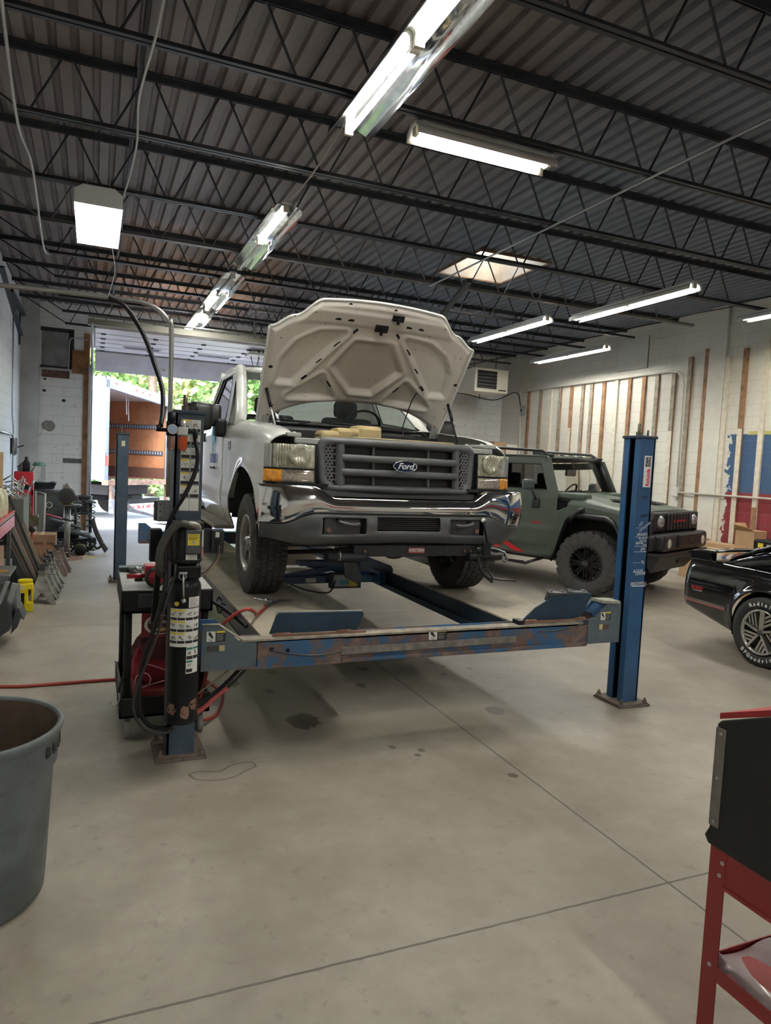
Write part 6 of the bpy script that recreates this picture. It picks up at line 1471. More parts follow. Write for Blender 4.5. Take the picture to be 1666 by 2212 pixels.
# cabin and louvres
def cab(u, v):
    y = lerp(-1.75, .60, v); h = sinterp([(-1.75, .90), (-1.35, 1.05), (-.9, 1.22), (-.5, 1.255), (-.1, 1.20), (.3, 1.07), (.6, .91)], y); w = .60+.0*v
    a = PI*u; return (RW/2-math.copysign(abs(math.cos(a))**.6, math.cos(a))*lerp(.80, .70, max(0, (h-.9)/.35)), y, .86+(h-.86)*math.sin(a)**.45 if 0 < u < 1 else .86)
MB().grid(cab, 30, 30).done('glass_canopy', mat('black glass', (.004, .005, .006), .04, coat=1.), CP)
for k in range(7):
    y0 = .50-.13*k; z0 = sinterp([(-.5, 1.275), (-.1, 1.225), (.3, 1.10), (.6, .95)], y0)
    m = MB()
    m.grid(lambda u, v: (lerp(.26, RW-.26, u), y0-.17*v+.06*(2*u-1)**2*.6, z0-.055*(2*u-1)**2+.075*v+.01), 12, 3)
    m.grid(lambda u, v: (lerp(.26, RW-.26, u), y0-.17+.036*(2*u-1)**2, z0-.055*(2*u-1)**2+.085-.055*v), 12, 1)
    for xs_ in (.26, RW-.26): m.add([(xs_, y0, z0-.04), (xs_, y0-.17, z0+.03), (xs_, y0-.17, z0-.04)], [(0, 1, 2)])
    m.done('window_louvre', GBK, CP, solid=.005)
m = MB()
for x0 in (.22, RW-.22): m.tube([(x0, .6, .905), (x0, .3, 1.05), (x0, -.1, 1.19), (x0, -.45, 1.25)], .018, 6)
m.done('louvre_frame', GBK, CP)
m = MB(); m.box(.25, RW-.25, -3.3, .3, .20, .30); m.cyl((.1, 0, .32), (RW-.1, 0, .32), .05); m.done('underbody', INT, CP)
TWH = mat('raised white letter', (.62, .62, .6), .6); PAL = mat('polished alloy', (.5, .49, .47), .25, .85)
def coupe_wheel(x, y, s, full=True):
    R_ = Matrix.Translation((x, y, .325)) @ (Matrix.Identity(4) if s < 0 else Matrix.Rotation(PI, 4, 'Z'))
    w = tyre(.325, .245, .21, 'road', 96).xf(R_).done('tyre', mat('black tyre', (.02, .02, .021), .6), CP)
    m = MB(); m.lathe([(.21, -.11), (.214, -.122), (.206, -.126), (.196, -.118), (.192, -.08), (.18, .06), (.21, .1)], (0, 0, 0), 'X', 56)
    m.lathe([(0, -.07), (.195, -.08)], (0, 0, 0), 'X', 56); rim = m.xf(R_).done('wheel_rim', mat('dark wheel pocket', (.015, .015, .016), .35), w)
    m = MB(); m.lathe([(.186, -.105), (.196, -.124), (.207, -.127), (.212, -.122)], (0, 0, 0), 'X', 56)
    for k in range(5):
        a = 2*PI*k/5+.35; ca, sa = math.cos(a), math.sin(a); pa, qa = -sa, ca
        m.bar((-.105, .02*ca, .02*sa), (-.112, .198*ca, .198*sa), .05, .022)
        for j in range(3):      # fins parallel to the spoke's neighbour
            b_ = a+2*PI/10; o_ = .055+.04*j; px_, pz_ = o_*math.cos(a)+.02*pa, o_*math.sin(a)+.02*qa
            dx_, dz_ = math.cos(a+1.0), math.sin(a+1.0); L_ = .13-.022*j
            # clip to the rim
            while math.hypot(px_+dx_*L_, pz_+dz_*L_) > .195: L_ -= .004
            m.bar((-.105, px_, pz_), (-.110, px_+dx_*L_, pz_+dz_*L_), .014, .02)
    m.xf(R_).done('wheel_spokes', PAL, rim)
    MB().lathe([(0, -.135), (.025, -.135), (.03, -.125), (.03, -.1)], (0, 0, 0), 'X', 20).xf(R_).done('hub_cap', DARKST, rim)
    if full:
        for word, a0, st, flip in (('Radial T/A', 118, -9.2, 1), ('BFGoodrich', 228, 9.0, -1)):
            for i, ch in enumerate(word):
                if ch == ' ': continue
                a = math.radians(a0+st*i); r_ = .262; c_, s_ = math.cos(a), math.sin(a)
                # view from -x: right is -y, up is +z
                up = Vector((0, -c_, s_))*flip; rt = Vector((0, -s_, -c_))*flip
                M = R_ @ place((-.1235, -c_*r_, s_*r_), tuple(rt), tuple(up))
                text(ch, .05, M, TWH, w, 'tyre_letter', .0015, bold=.0018)
    return w
coupe_wheel(.10, 0, -1); coupe_wheel(RW-.10, 0, 1, False); coupe_wheel(.12, -2.57, -1, False); coupe_wheel(RW-.12, -2.57, 1, False)
# ================================================================ outside: yard, box truck, trees
b = NB('pale yard concrete'); vec, x, y, z = b.coords(); n1 = b.noise(vec, .8, 6); n2 = b.noise(vec, 9, 5)
c = b.ramp(n1, [(.3, (.42, .41, .40)), (.7, (.58, .57, .56))]); c = b.mix(b.math('MULTIPLY', b.sstep(n2, .6, .7), .4), c, (.25, .24, .23)); b.lk(c, b.b.inputs['Base Color']); b.b.inputs['Roughness'].default_value = .9
o = MB().box(-14, 14, YB+.2, 30, -.2, -.03).done('yard_pavement', b.m); struct(o); 
o = MB().box(-40, 40, 30, 70, -.25, -.05).done('lawn', mat('green lawn', (.12, .19, .06), .9, col2=(.2, .28, .10), scale=3)); struct(o)
TL0 = Vector((.24, 18.4, 0)); TE = Vector((.665, .747, 0)); TP = Vector((-.747, .665, 0)); TW = 2.54
MT = Matrix(((TE.x, TP.x, 0, TL0.x), (TE.y, TP.y, 0, TL0.y), (0, 0, 1, 0), (0, 0, 0, 1)))
BT = thing('box_truck', 'white box truck parked at an angle outside with its empty plywood cargo box open', 'truck', (0, 0, 0)); BT.matrix_world = MT
WT = mat('white truck body', (.5, .52, .54), .4); WTF = mat('grey white frame', (.27, .30, .35), .4, var=.08)
b = NB('worn plywood lining'); vec, x, y, z = b.coords(); n1 = b.noise(vec, 1.6, 7, .7); n2 = b.noise(vec, 9, 6, .7)
c = b.ramp(n1, [(.3, (.30, .12, .055)), (.5, (.44, .20, .095)), (.7, (.52, .27, .15))]); c = b.mix(b.math('MULTIPLY', b.sstep(n2, .56, .7), .55), c, (.2, .08, .035)); c = b.mix(b.sstep(z, 1.32, 1.30), c, (.13, .065, .045)); b.lk(c, b.b.inputs['Base Color']); b.b.inputs['Roughness'].default_value = .8; PLY = b.m
ztp = lambda u: lerp(3.50, 3.24, u/TW); L_ = 5.2; z0 = 1.0
m = MB(); m.add([(0, 0, z0), (0, L_, z0), (0, L_, ztp(0)), (0, 0, ztp(0))], [(0, 1, 2, 3)]); m.add([(TW, 0, z0), (TW, L_, z0), (TW, L_, ztp(TW)), (TW, 0, ztp(TW))], [(0, 1, 2, 3)])
m.add([(0, 0, ztp(0)), (TW, 0, ztp(TW)), (TW, L_, ztp(TW)), (0, L_, ztp(0))], [(0, 1, 2, 3)]); m.add([(0, L_, z0), (TW, L_, z0), (TW, L_, ztp(TW)), (0, L_, ztp(0))], [(0, 1, 2, 3)])
BX = m.done('cargo_box', WT, BT, solid=.03, offset=1)
m = MB(); m.add([(TW-.06, .1, z0), (TW-.06, L_-.05, z0), (TW-.06, L_-.05, 3.2), (TW-.06, .1, 3.2)], [(0, 1, 2, 3)]); m.add([(.06, .1, z0), (.06, L_-.05, z0), (.06, L_-.05, 3.35), (.06, .1, 3.35)], [(0, 1, 2, 3)]); m.add([(.06, L_-.06, z0), (TW-.06, L_-.06, z0), (TW-.06, L_-.06, 3.2), (.06, L_-.06, 3.3)], [(0, 1, 2, 3)]); m.done('plywood_lining', PLY, BT)
MB().add([(.03, .02, z0+.02), (TW-.03, .02, z0+.02), (TW-.03, L_-.05, z0+.02), (.03, L_-.05, z0+.02)], [(0, 1, 2, 3)]).done('cargo_floor', mat('dark plank floor', (.12, .06, .04), .8, var=.3), BT)
MB().add([(.03, .12, 3.38), (TW-.03, .12, 3.14), (TW-.03, L_-.05, 3.14), (.03, L_-.05, 3.38)], [(0, 1, 2, 3)]).done('box_ceiling', mat('dusty white headliner', (.5, .42, .37), .8, var=.2, scale=2), BT)
for k in range(2):
    z = 1.72+.72*k
    tr = MB().box(TW-.075, TW-.06, .15, L_-.1, z-.06, z+.06).done('cargo_rail', mat('blue grey rail', (.12, .15, .2), .5, .5), BT); m = MB()
    for j in range(56): m.box(TW-.08, TW-.074, .2+.087*j, .235+.087*j, z-.04, z+.04)
    m.done('rail_slots', mat('pale slot', (.5, .55, .6), .4, .4), tr)
m = MB(); m.box(-.04, .09, -.05, .05, z0-.05, 3.45); m.box(TW-.09, TW+.04, -.05, .05, z0-.05, 3.22)
m.add([(-.04, -.05, 3.26), (TW+.04, -.05, 3.0), (TW+.04, -.05, 3.26), (-.04, -.05, 3.53), (-.04, .08, 3.26), (TW+.04, .08, 3.0), (TW+.04, .08, 3.26), (-.04, .08, 3.53)], [(0, 1, 2, 3), (4, 7, 6, 5), (0, 4, 5, 1), (3, 2, 6, 7)])
RFm = m.done('rear_frame', WTF, BT)
RL = mat('red marker lens', (.6, .02, .02), .2, coat=1., emit=(1, .05, .03), es=2.)
for u in (.32, 1.07, 1.32, 1.6): MB().sphere((u, -.06, lerp(3.42, 3.15, u/TW)), .03, 10, (1.3, .6, .8)).done('marker_light', RL, RFm)
for u in (.04, TW-.04):
    MB().box(u-.04, u+.04, -.07, -.05, 1.35, 1.60, ch=.01).done('tail_light', RL, RFm)
m = MB(); m.box(-.05, .03, -.09, -.05, 1.65, 2.2, ch=.01); m.done('door_hinge_bar', WTF, RFm)
RW_ = mat('rusty wooden sill', (.3, .18, .12), .8, var=.35, scale=6)
m = MB(); m.box(-.05, TW+.05, -.18, .02, .88, 1.0); m.done('rear_sill', RW_, BT)
m = MB()
for u in (.12, TW-.25): m.box(u, u+.1, -.14, -.06, .28, .88)
m.box(.22, .55, -.14, -.08, .62, .66); m.box(.22, .55, -.14, -.08, .30, .34); m.box(.47, .53, -.14, -.08, .3, .88); m.done('step_frame', RW_, BT)
m = MB(); m.box(.3, TW-.3, -.1, .0, .26, .34)
m.done('underride_bar', mat('striped red bar', (.45, .06, .06), .6, col2=(.5, .48, .46), scale=9, thresh=(.49, .51)), BT)
m = MB(); m.box(.5, TW-.5, .3, L_, .6, .85); m.cyl((.1, 1.6, .45), (TW-.1, 1.6, .45), .09)
for u in (.15, TW-.45): m.cyl((u, 1.6, .45), (u+.3, 1.6, .45), .45, n=24)
m.box(1.5, 2.0, .4, .9, .35, .6, ch=.05); m.bar((.9, .2, .42), (2.1, .0, .45), .16, .12); m.done('chassis', mat('grimy chassis', (.03, .028, .027), .8), BT)
for a_, b_, w_, h_ in (((-.1, -.3, .85), (.25, -.7, .3), .09, .05), ((.0, -.3, .42), (.9, -1.5, .02), .13, .06), ((.3, -.25, .3), (1.1, -1.2, .06), .1, .05), ((2.5, .1, .88), (2.1, -.6, .25), .05, .03), ((-.05, -.34, .2), (-.05, -.34, .55), .16, .14)): MB().bar(a_, b_, w_, h_).done('liftgate_arm', mat('scratched steel arm', (.22, .21, .21), .6, .3, var=.3, scale=12), BT)
m = MB(); m.add([(.5, -1.1, .03), (2.2, -1.1, .03), (2.2, -2.6, .0), (.5, -2.6, .0)], [(0, 1, 2, 3)]); m.done('liftgate_platform', mat('worn pale platform', (.6, .58, .57), .7, var=.1), BT, solid=.04)
for u, y_, l in ((1.35, .5, .45), (1.8, .8, .6)): MB().tube(spline([(u, y_, 3.15), (u+.01, y_, 3.15-l*.5), (u+.03, y_, 3.15-l)]), .012, 5).done('pull_strap', WHITEP, BT)
LEAFS = [mat('bright leaf', (.24, .38, .13), .7, var=.4, scale=1.5), mat('yellow green leaf', (.42, .45, .20), .7, var=.35, scale=1.2), mat('deep leaf', (.12, .23, .09), .7, var=.4, scale=1.)]
BARK = mat('grey brown bark', (.13, .10, .08), .9, var=.3, scale=5, bump=.6)
def leaves(c, rx, ry, rz_, n, seed, size=.28):
    r = random.Random(seed); m = MB(); cl = [(c[0]+rx*r.uniform(-.7, .7), c[1]+ry*r.uniform(-.7, .7), c[2]+rz_*r.uniform(-.8, .8), r.uniform(.35, .6)) for _ in range(16)]
    for i in range(n):
        q = cl[i % 16]; v = Vector((r.gauss(0, 1), r.gauss(0, 1), r.gauss(0, 1))).normalized()*r.random()**.4
        p = Vector((q[0]+v.x*q[3]*rx, q[1]+v.y*q[3]*ry, q[2]+v.z*q[3]*rz_)); a = Vector((r.gauss(0, 1), r.gauss(0, 1), r.gauss(0, .7))).normalized()*size*r.uniform(.5, 1); b_ = a.cross(Vector((r.gauss(0, 1), r.gauss(0, 1), r.gauss(0, 1)))).normalized()*size*.5
        m.add([p-a, p+b_, p+a, p-b_], [(0, 1, 2, 3)])
    return m
for k, (x_, y_, h_, mi, lab) in enumerate(((2.2, 30, 9, 0, 'leafy green tree directly behind the box truck'), (5.0, 33, 11, 1, 'yellow green tree seen between the truck mirror and the pipe'), (8.2, 31, 10, 0, 'green tree behind the pickup cab'), (-1.5, 36, 12, 2, 'dark green tree left behind the box truck'), (1.0, 42, 14, 1, 'tall pale tree farther behind the box truck'), (6.5, 42, 14, 2, 'tall dark tree at the back of the yard'), (11.5, 36, 12, 0, 'green tree at the far right of the yard'), (-6, 38, 12, 0, 'green tree at the far left of the yard'))):
    t = thing('tree', lab, 'tree', (x_, y_, -.05), group='trees behind the yard')
    leaves((0, 0, h_*.55), 3.6, 2.4, h_*.42, 4200, 40+k, .24).done('crown', LEAFS[mi], t)
    MB().tube(spline([(0, 0, 0), (.1, 0, h_*.3), (-.1, .1, h_*.6), (.1, 0, h_*.85)]), .2, 10, rf=lambda u: .28-.2*u).done('trunk', BARK, t)
for k, (x_, y_) in enumerate(((-3, 28.5), (.8, 28), (3.6, 28.6), (6.6, 28.2), (9.5, 28.5))):
    o = leaves((x_, y_, .9), 1.9, .9, 1.0, 1300, 70+k, .16).done('bush', LEAFS[(0, 2, 0, 1, 2)[k]]); tag(o, ['leftmost', 'second', 'middle', 'fourth', 'rightmost'][k]+' green bush along the edge of the yard', 'bush', 'bushes along the yard edge')
# ================================================================ left side clutter
GREYC = mat('weathered grey plastic', (.135, .155, .17), .55, col2=(.075, .085, .085), scale=3.2, thresh=(.4, .62), bump=.15, bscale=60)
t = thing('trash_can', 'large weathered grey plastic trash can with brown inside at the left edge', 'trash can', (-.42, 2.9, 0))
m = MB(); m.lathe([(0, .004), (.26, .004), (.272, .02), (.278, .1), (.299, .5), (.303, .505), (.312, .515), (.318, .62), (.322, .625), (.325, .63), (.332, .645), (.334, .66), (.326, .668), (.314, .664), (.31, .64)], n=64); TCB = m.done('body', GREYC, t)
m = MB(); m.lathe([(.312, .655), (.306, .62), (.292, .5), (.268, .08), (.25, .03), (0, .03)], n=48); m.done('inside', mat('dirty brown inside', (.06, .045, .035), .85, col2=(.13, .085, .05), scale=5), t)
for i, ch in enumerate('BRUTE'):
    a = math.radians(-26+9*i); R_ = .3205; M = place((R_*math.cos(a), R_*math.sin(a), .585), (-math.sin(a), math.cos(a), 0), (0, 0, 1)); text(ch, .05, M, BLKP, t, 'letter', .001, bold=.002)
# red wheeled stand at the lower right
STR = mat('red powder coat', (.30, .03, .032), .45, var=.08, scale=8)
t = thing('red_tool_stand', 'red steel stand with black side panel and lower shelf at bottom right', 'tool stand', (1.7, 1.44, 0))
m = MB(); 
def leg(x0, y0, sx_, sy_):
    m = MB(); m.add([(x0, y0, .0), (x0+sx_*.0, y0-sy_*.055, 0), (x0, y0-sy_*.055, .64), (x0, y0, .64)], [(0, 1, 2, 3)]); m.add([(x0, y0, 0), (x0+sx_*.05, y0, 0), (x0+sx_*.05, y0, .64), (x0, y0, .64)], [(0, 1, 2, 3)]); return m
for (x0, y0, a, b_) in ((0, 0, 1, 1), (0, -.62, 1, -1), (.62, 0, -1, 1), (.62, -.62, -1, -1)):
    lg = leg(x0, y0, a, b_).done('leg', STR, t, solid=.003)
    for zb_, yb_ in ((.60, -.045), (.56, -.038), (.285, -.03)):
        MB().cyl((x0-.006, y0+yb_*b_, zb_), (x0+.003, y0+yb_*b_, zb_), .006, n=8).done('bolt', STEEL, lg)
m = MB(); m.box(0, .004, -.62, -.05, .53, .64); m.box(0, .62, -.004, 0, .53, .64); m.box(.616, .62, -.62, 0, .53, .64); m.box(0, .62, -.62, -.616, .53, .64); m.box(-.004, .0, -.62, -.05, .525, .535); m.done('apron_rail', STR, t)
m = MB(); m.box(0, .62, -.62, 0, .268, .274); m.box(-.001, .003, -.62, -.05, .245, .29); m.box(0, .62, -.004, 0, .245, .29); SH = m.done('lower_shelf', STR, t)
m = MB(); m.grid(lambda u, v: (lerp(.01, .6, u), lerp(-.6, -.01, v), .278+.008*math.sin(7*u+5*v)+.05*ss(.9, 1, v)*ss(.12, .0, u)+.006*math.sin(19*u)), 20, 20); o = m.done('plastic_sheet', mat('cloudy plastic sheet', (.38, .29, .30), .3, var=.25, scale=5, coat=.3), None, loc=(1.7, 1.44, 0)); tag(o, 'cloudy plastic sheet lying on the lower shelf of the red stand', 'plastic sheet')
o = MB().tube([(2.0, 1.3, .30), (2.25, 1.16, .303)], .005, 6).done('black_rod', BLACK); tag(o, 'short black rod lying on the plastic sheet', 'rod')
m = MB(); m.prism([(.015, .66), (.0, .69), (.0, 1.0), (-.012, 1.012), (-.15, 1.072), (-.62, 1.24), (-.62, .64), (-.0, .64)], 'X', -.016, -.004); PNL = m.done('side_panel', mat('black rubber panel', (.012, .013, .014), .55), t, bevel=.004)
m = MB(); m.box(-.019, -.016, -.033, -.002, .70, .99); m.box(-.019, -.01, -.003, .0, .70, .99); ST = m.done('metal_strip', mat('dull steel strip', (.27, .25, .23), .5, .5, var=.2, scale=12), PNL)
for z in (.715, .845, .975): MB().cyl((-.023, -.018, z), (-.018, -.018, z), .0045, n=10).done('rivet', STEEL, ST)
m = MB(); m.box(.0, .62, -.62, -.005, .64, 1.0); m.prism([(-.0, 1.0), (-.62, 1.23), (-.62, 1.0)], 'X', 0, .62); m.done('cabinet_body', STR, t)
m = MB(); m.prism([(.0, 1.012), (-.0, 1.03), (-.15, 1.09), (-.62, 1.265), (-.62, 1.245), (-.15, 1.072)], 'X', -.008, .63); m.done('lid', mat('bright red lid', (.42, .03, .035), .4), t)
# ---- red shelf with jugs
t = thing('red_shelf', 'red steel shelf tray standing along the left wall', 'shelf', (-1.38, 6.2, 0))
m = MB(); m.box(0, .62, 0, 2.1, .985, .995); m.box(.60, .62, 0, 2.1, .87, 1.02); m.box(0, .62, 2.08, 2.1, .87, 1.02); m.done('tray', mat('shelf red', (.42, .015, .02), .35), t)
m = MB(); m.tube([(.615, 0, 1.025), (.615, 2.1, 1.025)], .012, 6); m.box(.621, .624, 1.2, 2.08, .885, .90); m.done('rim', mat('shelf red', (.42, .015, .02), .35), t)
for x0 in (.03, .57):
    for y0 in (.05, 2.03): MB().box(x0-.02, x0+.02, y0-.02, y0+.02, 0, .985).done('leg', DARKST, t)
MB().box(.40, .60, 1.62, 1.64, .72, .86).done('sign_backing', BLACK, t); text('IRC', .09, place((.5, 1.615, .79)), mat('grey letter', (.25, .26, .27), .6), t, 'lettering', .001)
JUG = mat('cream translucent plastic', (.68, .68, .50), .35, var=.06)
def jug(x, y, z, lab, rz=0.):
    t = thing('jug', lab, 'jug', (x, y, z), rz, 'cream jugs on the red shelf')
    def f(u, v):
        th = 2*PI*u; sg = lambda q, e: math.copysign(abs(q)**e, q); w = sinterp([(0, .88), (.04, 1), (.55, 1), (.75, .86), (.9, .5), (1, .2)], v)
        return (.085*w*sg(math.cos(th), .45), .055*w*sg(math.sin(th), .45), .29*v)
    m = MB(); m.grid(f, 36, 22); m.done('body', JUG, t)
    m = MB(); m.tube(spline([(.03, 0, .27), (.075, 0, .24), (.088, 0, .17), (.07, 0, .09)]), .014, 8); m.done('handle', JUG, t)
    m = MB(); m.cyl((-.0, 0, .285), (-.0, 0, .31), .022, n=14); m.done('cap', DARKST, t)
jl = ['nearest cream jug at the left photo edge on the red shelf', 'second cream jug from the left edge', 'third cream jug from the left edge', 'fourth cream jug on the red shelf', 'farthest cream jug at the end of the red shelf']
for k in range(5): jug(-.93+.012*k, 6.85+.29*k, .995, jl[k], -.5)
CRD = mat('brown cardboard 2', (.36, .22, .13), .85, var=.12, scale=4); CRD2 = mat('light cardboard', (.45, .30, .17), .85, var=.1, scale=4); CRP = mat('pinkish cardboard', (.38, .24, .18), .85)
def cbox(x0, x1, y0, y1, z0, z1, lab, m_=CRD, name='cardboard_box', tape=True, group=None, flaps=0):
    t = thing(name, lab, 'box', ((x0+x1)/2, (y0+y1)/2, z0), group=group); w, d, h = (x1-x0)/2, (y1-y0)/2, z1-z0
    MB().box(-w, w, -d, d, 0, h, ch=.004).done('carton', m_, t)
    if tape: MB().box(-w*.12, w*.12, -d-.001, d+.001, h-.0005, h+.001).done('tape_strip', mat('tan tape', (.5, .36, .2), .4), t)
    if flaps:
        m = MB(); m.add([(-w, d, h), (w, d, h), (w*.9, d+.05, h+flaps), (-w*.8, d+.08, h+flaps)], [(0, 1, 2, 3)]); m.add([(-w, -d, h), (-w, d, h), (-w-.08, d*.8, h+flaps*.8), (-w-.06, -d*.6, h+flaps*.5)], [(0, 1, 2, 3)]); m.done('flap', m_, t, solid=.005)
    return t
cbox(-1.35, -.83, 7.0, 8.05, 0, .72, 'tall brown carton under the red shelf at the left edge', CRP)
cbox(-1.35, -.95, 8.25, 8.6, 0, .4, 'dusty dark carton behind the leaning boards', mat('dark carton', (.03, .03, .03), .8))
t = cbox(-.82, -.47, 10.75, 11.15, 0, .50, 'brown printed carton near the red press', CRD)
text('XLGST', .075, place((.02, -.205, .20)), BLKP, t, 'lettering', .001); MB().box(-.15, .02, -.203, -.2, .36, .40).done('printed_panel', mat('brown print', (.2, .1, .06), .8), t); MB().box(.06, .15, -.203, -.2, .36, .40).done('printed_icons', mat('brown print', (.2, .1, .06), .8), t)
# cream slat rack, clamps
t = thing('slat_rack', 'cream wooden slat box standing on the shelf by the left wall', 'wooden box', (-1.08, 8.3, 1.22))
for k in range(6): MB().box(-.28+.075*k, -.225+.075*k, -.05+.012*k, .0+.012*k, 0, .44).done('slat', mat('cream wood', (.55, .43, .28), .7, var=.15, scale=8), t)
MB().box(-.3, .2, .06, .09, 0, .42).done('back_board', mat('tan board', (.45, .33, .2), .7), t); MB().box(-.3, .2, -.08, .4, -.02, 0).done('shelf_board', mat('tan board', (.45, .33, .2), .7), t)
MB().box(-.28, .18, -.06, .38, -1.22, -.02).done('cabinet', mat('grey cabinet', (.1, .1, .1), .6), t)
rr = random.Random(21)
for k in range(9):
    x, y, z = -.98+.2*rr.random(), 9.3+.5*rr.random(), 1.12+.13*k/9*1.6
    o = MB().tube([(x-.1, y, z), (x-.02, y-.03, z+.06*rr.random()), (x+.08, y, z-.05), (x+.1, y+.05, z+.05)], .011, 6).done('steel_clamp', STEEL if k % 3 else mat('chrome', (.8, .8, .8), .08, 1.)); tag(o, 'shiny steel clamp in the pile above the jugs', 'clamp', 'pile of steel clamps above the jugs')
o = MB().box(-1.3, -.75, 9.2, 9.95, 0, 1.1, ch=.01).done('grey_cabinet', mat('grey cabinet', (.1, .1, .1), .6)); tag(o, 'grey steel cabinet under the pile of clamps', 'cabinet')
o = MB().sphere((-.97, 9.22, 1.15), .05, 12, (1, 1, .9)).done('orange_cap', mat('orange plastic', (.7, .2, .03), .5)); tag(o, 'small orange cap on the clamp pile', 'cap')
# leaning boards
BRD = [mat('dark brown board', (.09, .065, .05), .7, var=.3, scale=6), mat('grey tan board', (.26, .21, .16), .7, var=.2, scale=6), mat('black board', (.03, .03, .03), .6)]
for k in range(7):
    y = 8.72+.085*k; m = MB(); a = Vector((-.60+.018*k, y, .01)); b_ = Vector((-1.12+.04*k, y+.02, 1.12)); m.bar(a, b_, .03, .075); o = m.done('leaning_board', BRD[(2, 0, 2, 1, 0, 2, 1)[k]]); tag(o, ['nearest black', 'second dark brown', 'third black', 'fourth pale', 'fifth dark brown', 'sixth black', 'farthest pale'][k]+' board leaning behind the jack stands', 'board', 'boards leaning at the left wall')
t = thing('angle_plate', 'pale blue angle bracket on a dark bar between box and boards', 'bracket', (-.85, 8.62, .42)); MB().box(-.04, .04, -.01, .01, -.05, .05).done('plate', mat('pale blue plate', (.3, .38, .45), .5), t); MB().bar((.0, .0, -.42), (-.2, .03, .4), .03).done('bar', DARKST, t)
# jack stands
CAST = mat('cast aluminium', (.33, .33, .30), .55, .6, col2=(.12, .11, .10), scale=14, thresh=(.35, .75)); BRS = mat('dusty brown steel', (.19, .14, .125), .7, var=.25, scale=10)
def stand(m_, wide=.15, h=.30):
    t = thing('jack_stand', '', 'jack stand', (0, 0, 0))
    for q in range(4):
        a0 = PI/2*q; m = MB(); R_ = Matrix.Rotation(a0, 4, 'Z')
        m.add([R_ @ Vector(v) for v in ((-wide, -wide, 0), (-wide*.72, -wide*.97, 0), (0, -wide*.62, h*.42), (wide*.72, -wide*.97, 0), (wide, -wide, 0), (.035, -.035, h), (-.035, -.035, h))], [(0, 1, 2, 6), (2, 3, 4, 5), (2, 5, 6)])
        m.done('side_plate', m_, t, solid=.006)
    m = MB(); m.box(-.04, .04, -.04, .04, h-.02, h+.05, ch=.005); m.done('collar', m_, t)
    m = MB(); m.box(-.028, .028, -.018, .018, h-.1, h+.12); m.done('ratchet_bar', DARKST, t)
    m = MB(); m.box(-.05, .05, -.04, .04, h+.12, h+.135); m.box(-.05, -.035, -.04, .04, h+.12, h+.165); m.box(.035, .05, -.04, .04, h+.12, h+.165); m.done('saddle', DARKST, t)
    m = MB(); m.cyl((.04, 0, h+.02), (.14, 0, h+.02), .009, n=8); m.done('lever', m_, t); return t
s1 = stand(CAST); s1.location = (-.50, 8.48, 0); s1['label'] = 'nearest silver cast jack stand beside the yellow jug'; s1['group'] = 'silver jack stands in a row'
for k in range(3): dup(s1, (-.485+.012*k, 8.84+.34*k, 0), 0., ['second silver jack stand of the row', 'third silver jack stand of the row', 'farthest silver jack stand, before the brown carton'][k])
s2 = stand(BRS, .14, .28); s2.location = (-.44, 10.35, 0); s2['label'] = 'nearer dusty brown jack stand behind the silver ones'; s2['group'] = 'brown jack stands'; dup(s2, (-.40, 10.66, 0), 0., 'farther dusty brown jack stand near the grinder pedestal')
# yellow jug
YJ = mat('yellow plastic', (.80, .66, .01), .35)
t = thing('yellow_jug', 'bright yellow antifreeze-style jug with side handle on the floor at left', 'jug', (-.63, 8.05, 0), .12)
m = MB(); w_, h_, hd = .075, .35, .05
m.box(-w_, w_*.35, -hd, hd, 0, h_*.86, ch=.014); m.box(w_*.7, w_, -hd*.8, hd*.8, .0, h_*.86, ch=.01); m.box(0, w_, -hd, hd, 0, h_*.30, ch=.014); m.box(0, w_, -hd, hd, h_*.66, h_*.86, ch=.014); m.done('body', YJ, t)
m = MB(); m.ring((0, 0, 0), 1, .22, 'Z', 24, 8); m.xf(Matrix.Translation((0, 0, h_*.92)) @ Matrix.Diagonal((.06, .042, .07, 1))); m.done('top_handle', YJ, t)
m = MB(); m.box(-w_-.001, -.01, -hd-.002, -hd, .08, .2); m.done('label_panel', BLACK, t); MB().box(-w_-.001, -.01, -hd-.003, -hd, .03, .08).done('label_stripe', mat('orange red', (.6, .1, .03), .5), t); MB().cyl((-.035, -hd, .26), (-.035, -hd-.002, .26), .025, n=16).done('round_label', mat('pale label y', (.7, .6, .3), .5), t)
# slate bumper piece at the left edge
SL = mat('slate plastic', (.04, .05, .065), .5, var=.1); SLV = mat('silver rail', (.35, .37, .38), .4, .5)
t = thing('slate_machine_nose', 'slate grey plastic machine nose with silver side rail at the left edge', 'machine part', (-.62, 6.5, 0))
m = MB(); m.prism([(-.8, .42), (-.02, .42), (.0, .38), (.02, .22), (.0, .17), (-.12, .08), (-.3, .05), (-.8, .05)], 'Y', -.02, .5); m.done('nose_panel', SL, t, bevel=.012)
m = MB(); m.prism([(.03, .33), (.06, .34), (.10, .24), (.07, .26), (.05, .18), (.0, .12)], 'Y', .05, .35); m.done('torn_flap', SL, t, bevel=.004)
m = MB(); m.box(-.8, -.01, .05, .6, .60, .625, ch=.008); m.box(-.8, -.02, .0, .02, .56, .61); m.done('top_lid', mat('grey lid', (.10, .105, .11), .5), t)
MB().prism([(-.14, .0), (-.09, .015), (-.02, .0), (-.08, -.012)], 'Y', .18, .19, Matrix.Translation((.0, 0, .64))).done('orange_tag', mat('orange tag', (.6, .3, .08), .5), t)
m = MB(); m.bar((-.02, .0, .58), (-.08, .0, .40), .05, .03); m.bar((.03, .03, .56), (-.01, .03, .40), .04, .04); m.bar((.05, .08, .55), (.06, .08, .34), .02, .03); m.done('side_rail', SLV, t)
